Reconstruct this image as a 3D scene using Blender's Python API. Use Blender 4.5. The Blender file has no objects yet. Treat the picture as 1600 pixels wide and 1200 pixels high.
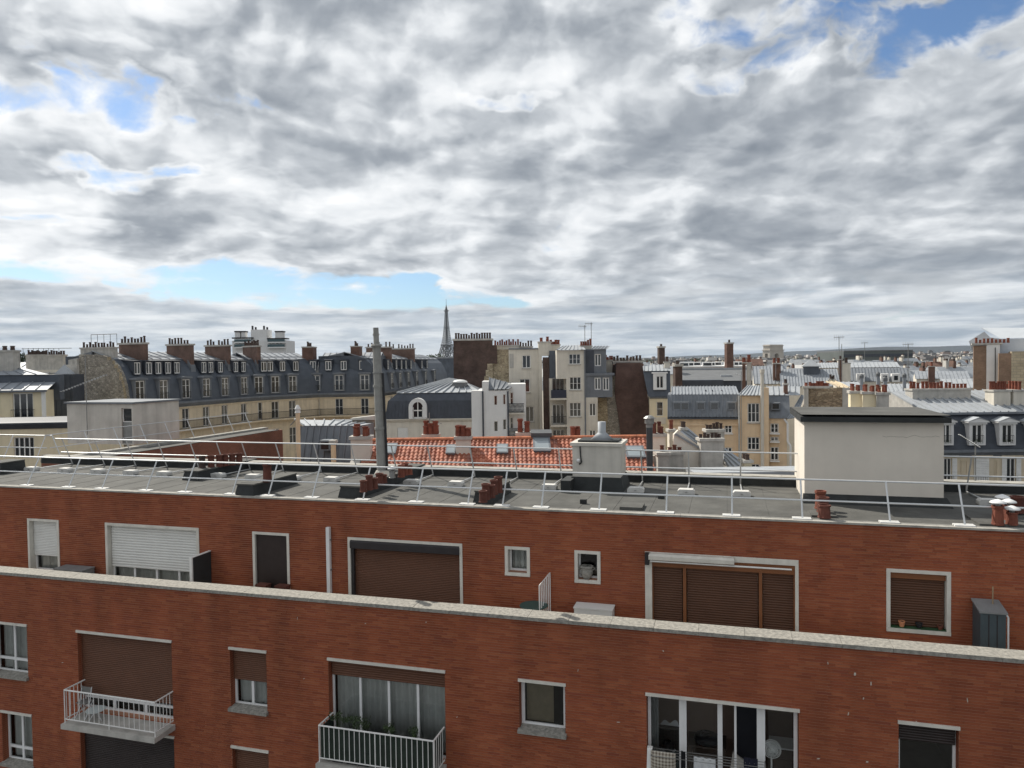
import bpy, math, random
from mathutils import Vector, Matrix
random.seed(7)
R_ = math.radians
S = bpy.context.scene
COL = S.collection
S.cycles.max_bounces = 6; S.cycles.diffuse_bounces = 3; S.cycles.glossy_bounces = 3; S.cycles.volume_bounces = 0; S.cycles.caustics_reflective = False; S.cycles.caustics_refractive = False

# ------------------------------------------------------------------ camera
CZ = 24.0                                   # eye height above the street
F_PX, PITCH, ROLL = 1155.0, R_(1.637), R_(0.762)
cp, sp, cr, sr = math.cos(PITCH), math.sin(PITCH), math.cos(ROLL), math.sin(ROLL)
FW = Vector((0, cp, -sp)); U0 = Vector((0, sp, cp)); R0 = Vector((1, 0, 0))
RT = R0 * cr - U0 * sr
UP = R0 * sr + U0 * cr
cam_d = bpy.data.cameras.new('camera'); cam = bpy.data.objects.new('camera', cam_d); COL.objects.link(cam)
cam_d.sensor_width = 36.0; cam_d.lens = 36.0 * F_PX / 1600.0
cam_d.clip_start = 0.1; cam_d.clip_end = 60000
m = Matrix.Identity(4)
for i in range(3):
    m[i][0] = RT[i]; m[i][1] = UP[i]; m[i][2] = -FW[i]
m[2][3] = CZ
cam.matrix_world = m
S.camera = cam

# ------------------------------------------------------------------ light
SUN_AZ, SUN_EL = R_(-42), R_(43)            # azimuth from +Y, to the left
S.view_settings.view_transform = 'Standard'; S.view_settings.look = 'None'
S.view_settings.gamma = 1.0; S.view_settings.exposure = 0.2
sun_dir = Vector((math.sin(SUN_AZ) * math.cos(SUN_EL), math.cos(SUN_AZ) * math.cos(SUN_EL), math.sin(SUN_EL)))
sd = bpy.data.lights.new('sun', 'SUN'); so = bpy.data.objects.new('sun', sd); COL.objects.link(so)
sd.energy = 4.6; sd.angle = R_(0.8); sd.color = (1.0, 0.94, 0.84)
so.rotation_euler = (-sun_dir).to_track_quat('-Z', 'Y').to_euler()
so.location = (-60, 20, 90)

# ------------------------------------------------------------------ sky
W = bpy.data.worlds.new('World'); S.world = W; W.use_nodes = True
nt = W.node_tree; N = nt.nodes; L = nt.links
bg = N['Background']; bg.inputs['Strength'].default_value = 0.1
def nd(t, **kw):
    n = N.new(t)
    for k, v in kw.items(): setattr(n, k, v)
    return n
def setin(sock, v):
    if hasattr(v, 'links') or hasattr(v, 'is_output'): L.new(v, sock)
    else: sock.default_value = v
def mt(op, a, b=0.0, c=None, clamp=False):
    n = nd('ShaderNodeMath', operation=op); n.use_clamp = clamp
    setin(n.inputs[0], a); setin(n.inputs[1], b)
    if c is not None: setin(n.inputs[2], c)
    return n.outputs[0]
def sstep(v, a, b):
    n = nd('ShaderNodeMapRange', interpolation_type='SMOOTHSTEP')
    setin(n.inputs[0], v); n.inputs[1].default_value = a; n.inputs[2].default_value = b
    return n.outputs[0]
def mixc(f, a, b):
    n = nd('ShaderNodeMix', data_type='RGBA'); setin(n.inputs[0], f); setin(n.inputs[6], a); setin(n.inputs[7], b)
    return n.outputs[2]
sky = nd('ShaderNodeTexSky', sky_type='NISHITA'); sky.sun_disc = False
sky.sun_elevation = SUN_EL; sky.sun_rotation = SUN_AZ; sky.dust_density = 0.6; sky.ozone_density = 2.0
tc = nd('ShaderNodeTexCoord'); sx = nd('ShaderNodeSeparateXYZ'); L.new(tc.outputs['Generated'], sx.inputs[0])
X, Y, Z = sx.outputs
zc = mt('MAXIMUM', Z, 0.0)
inv = mt('DIVIDE', 1.0, mt('ADD', zc, 0.13))        # cloud deck seen in perspective, curving down at the horizon
cb = nd('ShaderNodeCombineXYZ'); L.new(mt('MULTIPLY', X, inv), cb.inputs[0]); L.new(mt('MULTIPLY', Y, inv), cb.inputs[1])
def noise(vec, scale, detail=8, rough=0.55, dist=0.0, w=0.0):
    n = nd('ShaderNodeTexNoise', noise_dimensions='2D'); L.new(offs(vec, (w * 7.13, w * 3.71, 0)), n.inputs['Vector'])
    n.inputs['Scale'].default_value = scale; n.inputs['Detail'].default_value = detail
    n.inputs['Roughness'].default_value = rough; n.inputs['Distortion'].default_value = dist
    return n.outputs[0]
def offs(vec, d):
    n = nd('ShaderNodeVectorMath', operation='ADD'); L.new(vec, n.inputs[0]); n.inputs[1].default_value = d
    return n.outputs[0]
def sky_dir(px, py):                                  # a photo pixel's direction, as azimuth and elevation
    r = (FW * F_PX + RT * (px - 800) + UP * (600 - py)).normalized(); return math.degrees(math.atan2(r.x, r.y)), math.degrees(math.asin(r.z))
GAPS = [(*sky_dir(a_, b_), c_ * 1.2, d_ * 1.25, e_ * .80, f_) for a_, b_, c_, d_, e_, f_ in (
    (70, 145, 6.5, 1.2, .62, -.08), (205, 95, 4, .9, .40, -.1), (760, 152, 3.2, .5, .36, 0), (165, 271, 3, .45, .5, 0), (120, 350, 3, .5, .4, 0),
    (40, 415, 6, .6, .6, -.04), (230, 433, 6, .75, .66, -.06), (430, 446, 7, .95, .7, -.04), (610, 457, 6, .75, .66, -.05), (740, 466, 2.5, .45, .5, 0),
    (1100, 45, 4.5, 1.2, .42, -.1), (1250, 75, 5, .7, .38, .15), (1420, 55, 4.5, 1.2, .44, .2), (1530, 15, 3.5, 1.2, .42, .2), (1330, 8, 4, .7, .34, 0), (1130, 112, 3, .5, .36, 0))]
COVER_ADD = 0.21
P = cb.outputs[0]
SEED = 14.7
def vadd(a, b):
    n = nd('ShaderNodeVectorMath', operation='ADD'); L.new(a, n.inputs[0]); L.new(b, n.inputs[1]); return n.outputs[0]
def vscale(a, s_):
    n = nd('ShaderNodeVectorMath', operation='SCALE'); L.new(a, n.inputs[0]); n.inputs['Scale'].default_value = s_; return n.outputs[0]
def noisec(vec, scale, detail, w):
    n = nd('ShaderNodeTexNoise', noise_dimensions='2D'); L.new(offs(vec, (w * 5.3, w * 2.9, 0)), n.inputs['Vector']); n.inputs['Scale'].default_value = scale
    n.inputs['Detail'].default_value = detail
    return offs(n.outputs['Color'], (-.5, -.5, -.5))
PW = vadd(P, vscale(noisec(P, 1.7, 4, 2.2), 0.42))
az_n = mt('MULTIPLY', mt('ARCTAN2', X, Y), 1.15)
big = noise(P, 0.5, 3, 0.5, 0.0, SEED)
mid = noise(PW, 1.5, 8, 0.5, 0.0, SEED + 4)
mid2 = noise(offs(PW, (-0.13, 0.07, 0.0)), 1.5, 7, 0.5, 0.0, SEED + 4)
# the puffs stand up from the deck, so they are laid out on the dome itself, flattened a little
lift = mt('POWER', mt('MAXIMUM', Z, 0.0), 0.62)
cd = nd('ShaderNodeCombineXYZ'); L.new(az_n, cd.inputs[0]); L.new(mt('MULTIPLY', lift, 2.0), cd.inputs[1])
PD = vadd(cd.outputs[0], vscale(noisec(cd.outputs[0], 5.0, 5, 6.1), 0.10))
def puff(vec, scale, w):                              # cauliflower heads
    v = nd('ShaderNodeTexVoronoi', voronoi_dimensions='2D', feature='F1'); L.new(offs(vec, (w * 1.7, w * 0.9, 0)), v.inputs['Vector'])
    v.inputs['Scale'].default_value = scale; v.inputs['Detail'].default_value = 2.5; v.inputs['Roughness'].default_value = 0.55;
    v.normalize = True
    return mt('SUBTRACT', 1.0, v.outputs['Distance'])
def lump(vec, w): return mt('ADD', mt('MULTIPLY', noise(vec, 5.0, 7, 0.5, 0.0, w), 0.55), mt('MULTIPLY', mt('SUBTRACT', puff(vec, 6.5, w), 0.18), 0.50))
sml = lump(PD, SEED + 6)
sml2 = lump(offs(PD, (-0.018, 0.03, 0.0)), SEED + 6)
fine = noise(PD, 19.0, 7, 0.6, 0.0, SEED + 9)
# openings in the deck: azimuth / elevation in degrees, their outlines broken up by the cloud texture
wob = nd('ShaderNodeSeparateXYZ'); L.new(noisec(PD, 7.0, 7, 8.0), wob.inputs[0])
az0 = mt('MULTIPLY', mt('ARCTAN2', X, Y), 57.2958); el0 = mt('MULTIPLY', mt('ARCSINE', Z), 57.2958)
az = mt('ADD', az0, mt('MULTIPLY', wob.outputs[0], 22.0)); el = mt('ADD', el0, mt('MULTIPLY', wob.outputs[1], mt('ADD', mt('MULTIPLY', el0, 0.24), 1.2)))
def gap(a0, e0, ra, re, amt, tilt=0.0):
    da = mt('SUBTRACT', az, a0)
    de = mt('SUBTRACT', mt('SUBTRACT', el, e0), mt('MULTIPLY', da, tilt))
    q = mt('ADD', mt('POWER', mt('ABSOLUTE', mt('DIVIDE', da, ra)), 2.0), mt('POWER', mt('ABSOLUTE', mt('DIVIDE', de, re)), 2.0))
    return mt('MULTIPLY', sstep(q, 2.4, 0.0), amt)
cover = mt('ADD', mt('ADD', mt('MULTIPLY', mid, 0.30), mt('MULTIPLY', big, 0.18)), mt('ADD', mt('MULTIPLY', sml, 0.36), mt('MULTIPLY', fine, 0.16)))
cover = mt('ADD', mt('MULTIPLY', mt('SUBTRACT', cover, 0.5), 2.3), 0.5 + COVER_ADD)
hole = None
for g in GAPS:
    hole = gap(*g) if hole is None else mt('MAXIMUM', hole, gap(*g))
cover = mt('SUBTRACT', cover, hole)
dens = sstep(cover, 0.24, 0.52)
thick = sstep(cover, 0.42, 0.86)
relief = mt('ADD', mt('MULTIPLY', mt('SUBTRACT', mid, mid2), 1.6), mt('MULTIPLY', mt('SUBTRACT', sml, sml2), 2.7))
shade = mt('ADD', mt('SUBTRACT', 0.88, mt('MULTIPLY', thick, 0.40)), relief)
patch = noise(vadd(cd.outputs[0], vscale(noisec(cd.outputs[0], 3.0, 4, 1.1), 0.16)), 3.6, 4, 0.5, 0.0, SEED + 2)
shade = mt('SUBTRACT', shade, mt('MULTIPLY', sstep(patch, 0.42, 0.70), 0.36))
shade = mt('ADD', shade, mt('MULTIPLY', mt('SUBTRACT', sml, 0.5), 0.3))
shade = mt('ADD', shade, mt('MULTIPLY', mt('SUBTRACT', fine, 0.5), 0.14))
shade = mt('ADD', shade, mt('SUBTRACT', mt('MULTIPLY', sstep(az0, 40.0, -40.0), 0.30), 0.15))   # brighter towards the sun
shade = mt('ADD', mt('MULTIPLY', mt('SUBTRACT', shade, 0.5), 0.74), 0.54)
ramp = nd('ShaderNodeValToRGB'); L.new(shade, ramp.inputs[0])
cr_ = ramp.color_ramp
cr_.elements[0].position = 0.0; cr_.elements[0].color = (0.215, 0.245, 0.285, 1)
cr_.elements[1].position = 1.0; cr_.elements[1].color = (0.90, 0.91, 0.92, 1)
for p_, c_ in ((0.3, (0.325, 0.355, 0.395)), (0.52, (0.49, 0.52, 0.555)), (0.74, (0.73, 0.755, 0.78))):
    cr_.elements.new(p_).color = (*c_, 1)
sc10 = nd('ShaderNodeVectorMath', operation='SCALE'); L.new(ramp.outputs[0], sc10.inputs[0]); sc10.inputs['Scale'].default_value = 10.0
cbh = nd('ShaderNodeCombineXYZ'); L.new(mt('MULTIPLY', az0, 0.045), cbh.inputs[0]); L.new(mt('MULTIPLY', mt('POWER', mt('MAXIMUM', el0, 0.0), 0.75), 0.75), cbh.inputs[1])
band = noise(vadd(cbh.outputs[0], vscale(noisec(cbh.outputs[0], 2.0, 4, 4.4), 0.25)), 2.6, 7, 0.55, 0.0, SEED + 1)
hcol = mixc(sstep(band, 0.36, 0.66), (3.1, 3.75, 4.5, 1), (6.9, 7.2, 7.4, 1))           # far rows of cloud seen edge-on
hz = nd('ShaderNodeMix', data_type='RGBA'); setin(hz.inputs[0], mt('MULTIPLY', sstep(el0, 8.0, 2.0), 0.72)); L.new(sc10.outputs[0], hz.inputs[6]); L.new(hcol, hz.inputs[7])
blue = nd('ShaderNodeMix', data_type='RGBA', blend_type='MULTIPLY'); blue.inputs[0].default_value = 1.0; L.new(sky.outputs[0], blue.inputs[6]); blue.inputs[7].default_value = (0.74, 0.87, 1.0, 1)
fin = mixc(dens, blue.outputs[2], hz.outputs[2])
L.new(fin, bg.inputs['Color'])

# ------------------------------------------------------------------ helpers
def ray(px, py):
    return FW * F_PX + RT * (px - 800) + UP * (600 - py)
def at(px, py, D):
    r = ray(px, py); return Vector((0, 0, CZ)) + r * (D / r.y)
class Fr:
    """upright frame: x along a facade (to the right), y into the building, z up"""
    def __init__(s, X, Y, deg=0.0):
        s.X, s.Y, s.deg = X, Y, deg; a = R_(deg); s.c, s.s = math.cos(a), math.sin(a)
    def loc(s, v):
        dx, dy = v.x - s.X, v.y - s.Y
        return (dx * s.c + dy * s.s, -dx * s.s + dy * s.c, v.z)
    def hit(s, px, py, y=0.0):
        r = ray(px, py); o = s.loc(Vector((0, 0, CZ)))
        rl = (r.x * s.c + r.y * s.s, -r.x * s.s + r.y * s.c, r.z)
        t = (y - o[1]) / rl[1]
        return o[0] + rl[0] * t, o[2] + rl[2] * t
    def hz(s, px, py, z):
        r = ray(px, py); t = (z - CZ) / r.z
        v = Vector((0, 0, CZ)) + r * t
        a = s.loc(v); return a[0], a[1]
def frp(px, D, deg=0.0, py=600):
    p = at(px, py, D); return Fr(p.x, D, deg)

class MB:
    def __init__(s): s.v = []; s.f = []
    def quad(s, *pts):
        i = len(s.v); s.v += [tuple(p) for p in pts]; s.f.append(tuple(range(i, i + len(pts)))); return s
    def hexa(s, p):          # 8 points: bottom 4 (ccw), top 4
        i = len(s.v); s.v += [tuple(q) for q in p]
        for a in ((0, 3, 2, 1), (4, 5, 6, 7), (0, 1, 5, 4), (1, 2, 6, 5), (2, 3, 7, 6), (3, 0, 4, 7)):
            s.f.append(tuple(i + k for k in a))
        return s
    def box(s, x0, x1, y0, y1, z0, z1):
        return s.hexa([(x0, y0, z0), (x1, y0, z0), (x1, y1, z0), (x0, y1, z0), (x0, y0, z1), (x1, y0, z1), (x1, y1, z1), (x0, y1, z1)])
    def extr(s, poly, x0, x1):           # poly of (y,z) extruded along x
        n = len(poly); i = len(s.v)
        s.v += [(x0, y, z) for y, z in poly] + [(x1, y, z) for y, z in poly]
        for k in range(n):
            j = (k + 1) % n; s.f.append((i + k, i + j, i + n + j, i + n + k))
        s.f.append(tuple(i + k for k in range(n - 1, -1, -1))); s.f.append(tuple(i + n + k for k in range(n)))
        return s
    def extr_y(s, poly, y0, y1):         # poly of (x,z) extruded along y
        n = len(poly); i = len(s.v)
        s.v += [(x, y0, z) for x, z in poly] + [(x, y1, z) for x, z in poly]
        for k in range(n):
            j = (k + 1) % n; s.f.append((i + k, i + n + k, i + n + j, i + j))
        s.f.append(tuple(i + k for k in range(n))); s.f.append(tuple(i + n + k for k in range(n - 1, -1, -1)))
        return s
    def tube(s, p, q, r, n=6, r2=None):
        p, q = Vector(p), Vector(q); d = (q - p)
        if d.length < 1e-6: return s
        d.normalize(); a = d.orthogonal().normalized(); b = d.cross(a); r2 = r if r2 is None else r2
        i = len(s.v)
        for c, rr in ((p, r), (q, r2)):
            for k in range(n):
                t = 2 * math.pi * (k + .5) / n; s.v.append(tuple(c + (a * math.cos(t) + b * math.sin(t)) * rr))
        for k in range(n):
            j = (k + 1) % n; s.f.append((i + k, i + j, i + n + j, i + n + k))
        s.f.append(tuple(i + k for k in range(n - 1, -1, -1))); s.f.append(tuple(i + n + k for k in range(n)))
        return s
    def path(s, pts, r, n=6):
        for a, b in zip(pts, pts[1:]): s.tube(a, b, r, n)
        return s
    def lathe(s, c, prof, n=12, sq=False):
        i = len(s.v); m_ = len(prof)
        for r, z in prof:
            for k in range(n):
                t = 2 * math.pi * (k + .5) / n; s.v.append((c[0] + r * math.cos(t), c[1] + r * math.sin(t), c[2] + z))
        for a in range(m_ - 1):
            for k in range(n):
                j = (k + 1) % n; s.f.append((i + a * n + k, i + a * n + j, i + (a + 1) * n + j, i + (a + 1) * n + k))
        s.f.append(tuple(i + k for k in range(n - 1, -1, -1))); s.f.append(tuple(i + (m_ - 1) * n + k for k in range(n)))
        return s
    def mesh(s, name):
        me = bpy.data.meshes.new(name); me.from_pydata(s.v, [], s.f); me.update(); return me
    def build(s, name, mat, parent=None, label=None, smooth=False, kind=None, loc=None):
        me = s.mesh(name); me.materials.append(mat)
        if smooth: me.polygons.foreach_set('use_smooth', [True] * len(me.polygons))
        o = bpy.data.objects.new(name, me); COL.objects.link(o)
        if parent: o.parent = parent
        if label: o['label'] = label
        if kind: o['kind'] = kind
        if loc: o.location = loc
        return o
def box(name, mat, parent, x0, x1, y0, y1, z0, z1, label=None):
    return MB().box(x0, x1, y0, y1, z0, z1).build(name, mat, parent, label)
def tag(o, label, cat, group=None):
    o['label'] = label; o['category'] = cat
    if group: o['group'] = group
    return o
def thing(name, label, cat, fr=None, loc=None, deg=None, group=None):
    o = bpy.data.objects.new(name, None); COL.objects.link(o); o.empty_display_size = 0.3
    if fr is not None:
        o.location = (fr.X, fr.Y, 0.0); o.rotation_euler = (0, 0, R_(fr.deg))
    if loc is not None: o.location = loc
    if deg is not None: o.rotation_euler = (0, 0, R_(deg))
    return tag(o, label, cat, group)
_shared = {}
def inst(key, maker, name, mat, parent, loc, rot=None):
    """an object that shares its mesh with all others of the same key"""
    if key not in _shared:
        me = maker().mesh(name); me.materials.append(mat); _shared[key] = me
    o = bpy.data.objects.new(name, _shared[key]); COL.objects.link(o); o.parent = parent; o.location = loc
    if rot: o.rotation_euler = rot
    return o

# ------------------------------------------------------------------ materials
MATS = {}
def mat(name, col, rough=0.85, var=0.25, scale=1.5, bump=0.15, bscale=None, metal=0.0, streak=0.0, spec=0.4, tint=None):
    if name in MATS: return MATS[name]
    ma = bpy.data.materials.new(name); ma.use_nodes = True; MATS[name] = ma
    t = ma.node_tree; n = t.nodes; l = t.links; b = n['Principled BSDF']
    b.inputs['Roughness'].default_value = rough; b.inputs['Metallic'].default_value = metal
    b.inputs['Specular IOR Level'].default_value = spec
    g = n.new('ShaderNodeNewGeometry')
    no = n.new('ShaderNodeTexNoise'); no.inputs['Scale'].default_value = scale; no.inputs['Detail'].default_value = 7; no.inputs['Roughness'].default_value = 0.62
    l.new(g.outputs['Position'], no.inputs['Vector'])
    mr = n.new('ShaderNodeMapRange'); l.new(no.outputs[0], mr.inputs[0]); mr.inputs[1].default_value = 0.28; mr.inputs[2].default_value = 0.72
    mx = n.new('ShaderNodeMix'); mx.data_type = 'RGBA'; l.new(mr.outputs[0], mx.inputs[0])
    lo = [c * (1 - var) for c in col]; hi = [min(1, c * (1 + var)) for c in col]
    if tint: lo = [c * (1 - var) * k for c, k in zip(col, tint)]
    mx.inputs[6].default_value = (*lo, 1); mx.inputs[7].default_value = (*hi, 1)
    out = mx.outputs[2]
    if streak:
        mp = n.new('ShaderNodeMapping'); mp.inputs['Scale'].default_value = (2.2, 2.2, 0.16); l.new(g.outputs['Position'], mp.inputs[0])
        n2 = n.new('ShaderNodeTexNoise'); n2.inputs['Scale'].default_value = 1.6; n2.inputs['Detail'].default_value = 5; l.new(mp.outputs[0], n2.inputs['Vector'])
        m2 = n.new('ShaderNodeMapRange'); l.new(n2.outputs[0], m2.inputs[0]); m2.inputs[1].default_value = 0.45; m2.inputs[2].default_value = 0.75
        m2.inputs[3].default_value = 0.0; m2.inputs[4].default_value = streak
        m3 = n.new('ShaderNodeMix'); m3.data_type = 'RGBA'; l.new(m2.outputs[0], m3.inputs[0]); l.new(out, m3.inputs[6])
        m3.inputs[7].default_value = (*[c * 0.42 for c in col], 1); out = m3.outputs[2]
    l.new(out, b.inputs['Base Color'])
    if bump:
        bn = n.new('ShaderNodeTexNoise'); bn.inputs['Scale'].default_value = bscale or scale * 9; bn.inputs['Detail'].default_value = 4
        l.new(g.outputs['Position'], bn.inputs['Vector'])
        bp = n.new('ShaderNodeBump'); bp.inputs['Strength'].default_value = bump; bp.inputs['Distance'].default_value = 0.03
        l.new(bn.outputs[0], bp.inputs['Height']); l.new(bp.outputs[0], b.inputs['Normal'])
    return ma
def brick_tex(name, c1, c2, mortar, axis='x', bw=0.23, bh=0.07, dirt=0.35, msize=0.012):
    """brickwork too far off to pick the bricks apart"""
    ma = bpy.data.materials.new(name); ma.use_nodes = True; MATS[name] = ma
    t = ma.node_tree; n = t.nodes; l = t.links; b = n['Principled BSDF']; b.inputs['Roughness'].default_value = 0.9
    tcn = n.new('ShaderNodeTexCoord'); s_ = n.new('ShaderNodeSeparateXYZ'); l.new(tcn.outputs['Object'], s_.inputs[0])
    c_ = n.new('ShaderNodeCombineXYZ'); l.new(s_.outputs[0 if axis == 'x' else 1], c_.inputs[0]); l.new(s_.outputs[2], c_.inputs[1])
    br = n.new('ShaderNodeTexBrick'); l.new(c_.outputs[0], br.inputs['Vector']); br.inputs['Scale'].default_value = 1.0
    br.inputs['Color1'].default_value = (*c1, 1); br.inputs['Color2'].default_value = (*c2, 1); br.inputs['Mortar'].default_value = (*mortar, 1)
    br.inputs['Brick Width'].default_value = bw; br.inputs['Row Height'].default_value = bh; br.inputs['Mortar Size'].default_value = msize
    no = n.new('ShaderNodeTexNoise'); no.inputs['Scale'].default_value = 0.8; no.inputs['Detail'].default_value = 8; no.inputs['Roughness'].default_value = .65
    l.new(tcn.outputs['Object'], no.inputs['Vector'])
    mr = n.new('ShaderNodeMapRange'); l.new(no.outputs[0], mr.inputs[0]); mr.inputs[1].default_value = .35; mr.inputs[2].default_value = .7
    mr.inputs[3].default_value = 1 - dirt; mr.inputs[4].default_value = 1.15
    v = n.new('ShaderNodeVectorMath'); v.operation = 'SCALE'; l.new(br.outputs[0], v.inputs[0]); l.new(mr.outputs[0], v.inputs['Scale'])
    l.new(v.outputs[0], b.inputs['Base Color'])
    bp = n.new('ShaderNodeBump'); bp.inputs['Strength'].default_value = .5; bp.inputs['Distance'].default_value = .02
    l.new(br.outputs['Fac'], bp.inputs['Height']); bp.invert = True; l.new(bp.outputs[0], b.inputs['Normal'])
    return ma
def rubble_tex(name, cols, scale=2.6, zs=1.6):
    ma = bpy.data.materials.new(name); ma.use_nodes = True; MATS[name] = ma
    t = ma.node_tree; n = t.nodes; l = t.links; b = n['Principled BSDF']; b.inputs['Roughness'].default_value = 0.95
    g = n.new('ShaderNodeNewGeometry'); mp = n.new('ShaderNodeMapping'); mp.inputs['Scale'].default_value = (1, 1, zs); l.new(g.outputs['Position'], mp.inputs[0])
    vo = n.new('ShaderNodeTexVoronoi'); vo.inputs['Scale'].default_value = scale; l.new(mp.outputs[0], vo.inputs['Vector'])
    ve = n.new('ShaderNodeTexVoronoi'); ve.feature = 'DISTANCE_TO_EDGE'; ve.inputs['Scale'].default_value = scale; l.new(mp.outputs[0], ve.inputs['Vector'])
    s_ = n.new('ShaderNodeSeparateColor'); l.new(vo.outputs['Color'], s_.inputs[0])
    r_ = n.new('ShaderNodeValToRGB'); l.new(s_.outputs[0], r_.inputs[0]); r_.color_ramp.interpolation = 'LINEAR'
    r_.color_ramp.elements[0].color = (*cols[0], 1); r_.color_ramp.elements[1].color = (*cols[-1], 1)
    for k, c in enumerate(cols[1:-1]):
        e_ = r_.color_ramp.elements.new((k + 1) / (len(cols) - 1)); e_.color = (*c, 1)
    mr = n.new('ShaderNodeMapRange'); l.new(ve.outputs['Distance'], mr.inputs[0]); mr.inputs[1].default_value = 0.0; mr.inputs[2].default_value = 0.12
    mr.inputs[3].default_value = .55; mr.inputs[4].default_value = 1.0
    no = n.new('ShaderNodeTexNoise'); no.inputs['Scale'].default_value = .5; no.inputs['Detail'].default_value = 6; l.new(g.outputs['Position'], no.inputs['Vector'])
    ad = n.new('ShaderNodeMath'); ad.operation = 'MULTIPLY_ADD'; l.new(no.outputs[0], ad.inputs[0]); ad.inputs[1].default_value = .9; ad.inputs[2].default_value = .55
    mu = n.new('ShaderNodeMath'); mu.operation = 'MULTIPLY'; l.new(mr.outputs[0], mu.inputs[0]); l.new(ad.outputs[0], mu.inputs[1])
    v = n.new('ShaderNodeVectorMath'); v.operation = 'SCALE'; l.new(r_.outputs[0], v.inputs[0]); l.new(mu.outputs[0], v.inputs['Scale'])
    l.new(v.outputs[0], b.inputs['Base Color'])
    bp = n.new('ShaderNodeBump'); bp.inputs['Strength'].default_value = .8; bp.inputs['Distance'].default_value = .06
    l.new(mr.outputs[0], bp.inputs['Height']); l.new(bp.outputs[0], b.inputs['Normal'])
    return ma
def brick_piece_mat():
    """per-brick colour: an attribute on the joined bricks, the object's random number on single ones"""
    ma = bpy.data.materials.new('red_brick'); ma.use_nodes = True
    t = ma.node_tree; n = t.nodes; l = t.links; b = n['Principled BSDF']; b.inputs['Roughness'].default_value = 0.8; b.inputs['Specular IOR Level'].default_value = .3
    a = n.new('ShaderNodeAttribute'); a.attribute_name = 'rnd'; oi = n.new('ShaderNodeObjectInfo')
    ad = n.new('ShaderNodeMath'); ad.operation = 'ADD'; l.new(a.outputs['Fac'], ad.inputs[0]); l.new(oi.outputs['Random'], ad.inputs[1])
    fr_ = n.new('ShaderNodeMath'); fr_.operation = 'FRACT'; l.new(ad.outputs[0], fr_.inputs[0])
    r_ = n.new('ShaderNodeValToRGB'); l.new(fr_.outputs[0], r_.inputs[0]); cr2 = r_.color_ramp
    stops = [(0, (.228, .060, .028)), (.08, (.262, .070, .032)), (.4, (.290, .080, .036)), (.65, (.310, .088, .039)), (.86, (.340, .108, .049)), (.95, (.265, .071, .036)), (1, (.232, .062, .033))]
    cr2.elements[0].position = 0; cr2.elements[0].color = (*stops[0][1], 1); cr2.elements[1].position = 1; cr2.elements[1].color = (*stops[-1][1], 1)
    for p_, c_ in stops[1:-1]: cr2.elements.new(p_).color = (*c_, 1)
    g = n.new('ShaderNodeNewGeometry'); no = n.new('ShaderNodeTexNoise'); no.inputs['Scale'].default_value = .35; no.inputs['Detail'].default_value = 6
    l.new(g.outputs['Position'], no.inputs['Vector'])
    mr = n.new('ShaderNodeMapRange'); l.new(no.outputs[0], mr.inputs[0]); mr.inputs[1].default_value = .3; mr.inputs[2].default_value = .7; mr.inputs[3].default_value = .86; mr.inputs[4].default_value = 1.12
    # soft rain streaks and soot, of their own shape
    mp = n.new('ShaderNodeMapping'); mp.inputs['Scale'].default_value = (1.3, 1.3, .22); l.new(g.outputs['Position'], mp.inputs[0])
    n2 = n.new('ShaderNodeTexNoise'); n2.inputs['Scale'].default_value = 1.1; n2.inputs['Detail'].default_value = 5; l.new(mp.outputs[0], n2.inputs['Vector'])
    m2 = n.new('ShaderNodeMapRange'); l.new(n2.outputs[0], m2.inputs[0]); m2.inputs[1].default_value = .4; m2.inputs[2].default_value = .75; m2.inputs[3].default_value = 1.06; m2.inputs[4].default_value = .7
    mu = n.new('ShaderNodeMath'); mu.operation = 'MULTIPLY'; l.new(mr.outputs[0], mu.inputs[0]); l.new(m2.outputs[0], mu.inputs[1])
    v = n.new('ShaderNodeVectorMath'); v.operation = 'SCALE'; l.new(r_.outputs[0], v.inputs[0]); l.new(mu.outputs[0], v.inputs['Scale'])
    l.new(v.outputs[0], b.inputs['Base Color'])
    return ma
def glass_mat(name, tintc=(.9, .95, .95), refl=0.12):
    ma = bpy.data.materials.new(name); ma.use_nodes = True; t = ma.node_tree; n = t.nodes; l = t.links
    n.remove(n['Principled BSDF']); o = n['Material Output']
    tr = n.new('ShaderNodeBsdfTransparent'); tr.inputs[0].default_value = (*tintc, 1)
    gl = n.new('ShaderNodeBsdfGlossy'); gl.inputs['Roughness'].default_value = .03
    fz = n.new('ShaderNodeFresnel'); fz.inputs[0].default_value = 1.5
    ad = n.new('ShaderNodeMath'); ad.operation = 'ADD'; l.new(fz.outputs[0], ad.inputs[0]); ad.inputs[1].default_value = refl; ad.use_clamp = True
    mx = n.new('ShaderNodeMixShader'); l.new(ad.outputs[0], mx.inputs[0]); l.new(tr.outputs[0], mx.inputs[1]); l.new(gl.outputs[0], mx.inputs[2])
    l.new(mx.outputs[0], o.inputs[0]); return ma
M_BRICK = brick_piece_mat()
M_MORTAR = mat('mortar', (.40, .20, .125), .95, .2, 2)
M_BRICKFAR = brick_tex('brick_wing', (.30, .10, .055), (.24, .075, .042), (.26, .14, .10), 'y', dirt=.25)
M_BRICKCH = brick_tex('brick_chimney', (.20, .098, .070), (.15, .076, .056), (.2, .13, .1), 'x', dirt=.45)
M_BRICKDK = brick_tex('brick_dark', (.115, .062, .048), (.07, .040, .033), (.15, .11, .09), 'x', dirt=.5)
M_BRICKTAN = brick_tex('brick_tan', (.34, .2, .13), (.27, .15, .1), (.36, .28, .2), 'x', dirt=.3)
M_BLOCK = brick_tex('pale_block', (.60, .50, .34), (.50, .41, .28), (.42, .36, .27), 'x', bw=.7, bh=.34, dirt=.2, msize=.03)
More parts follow.
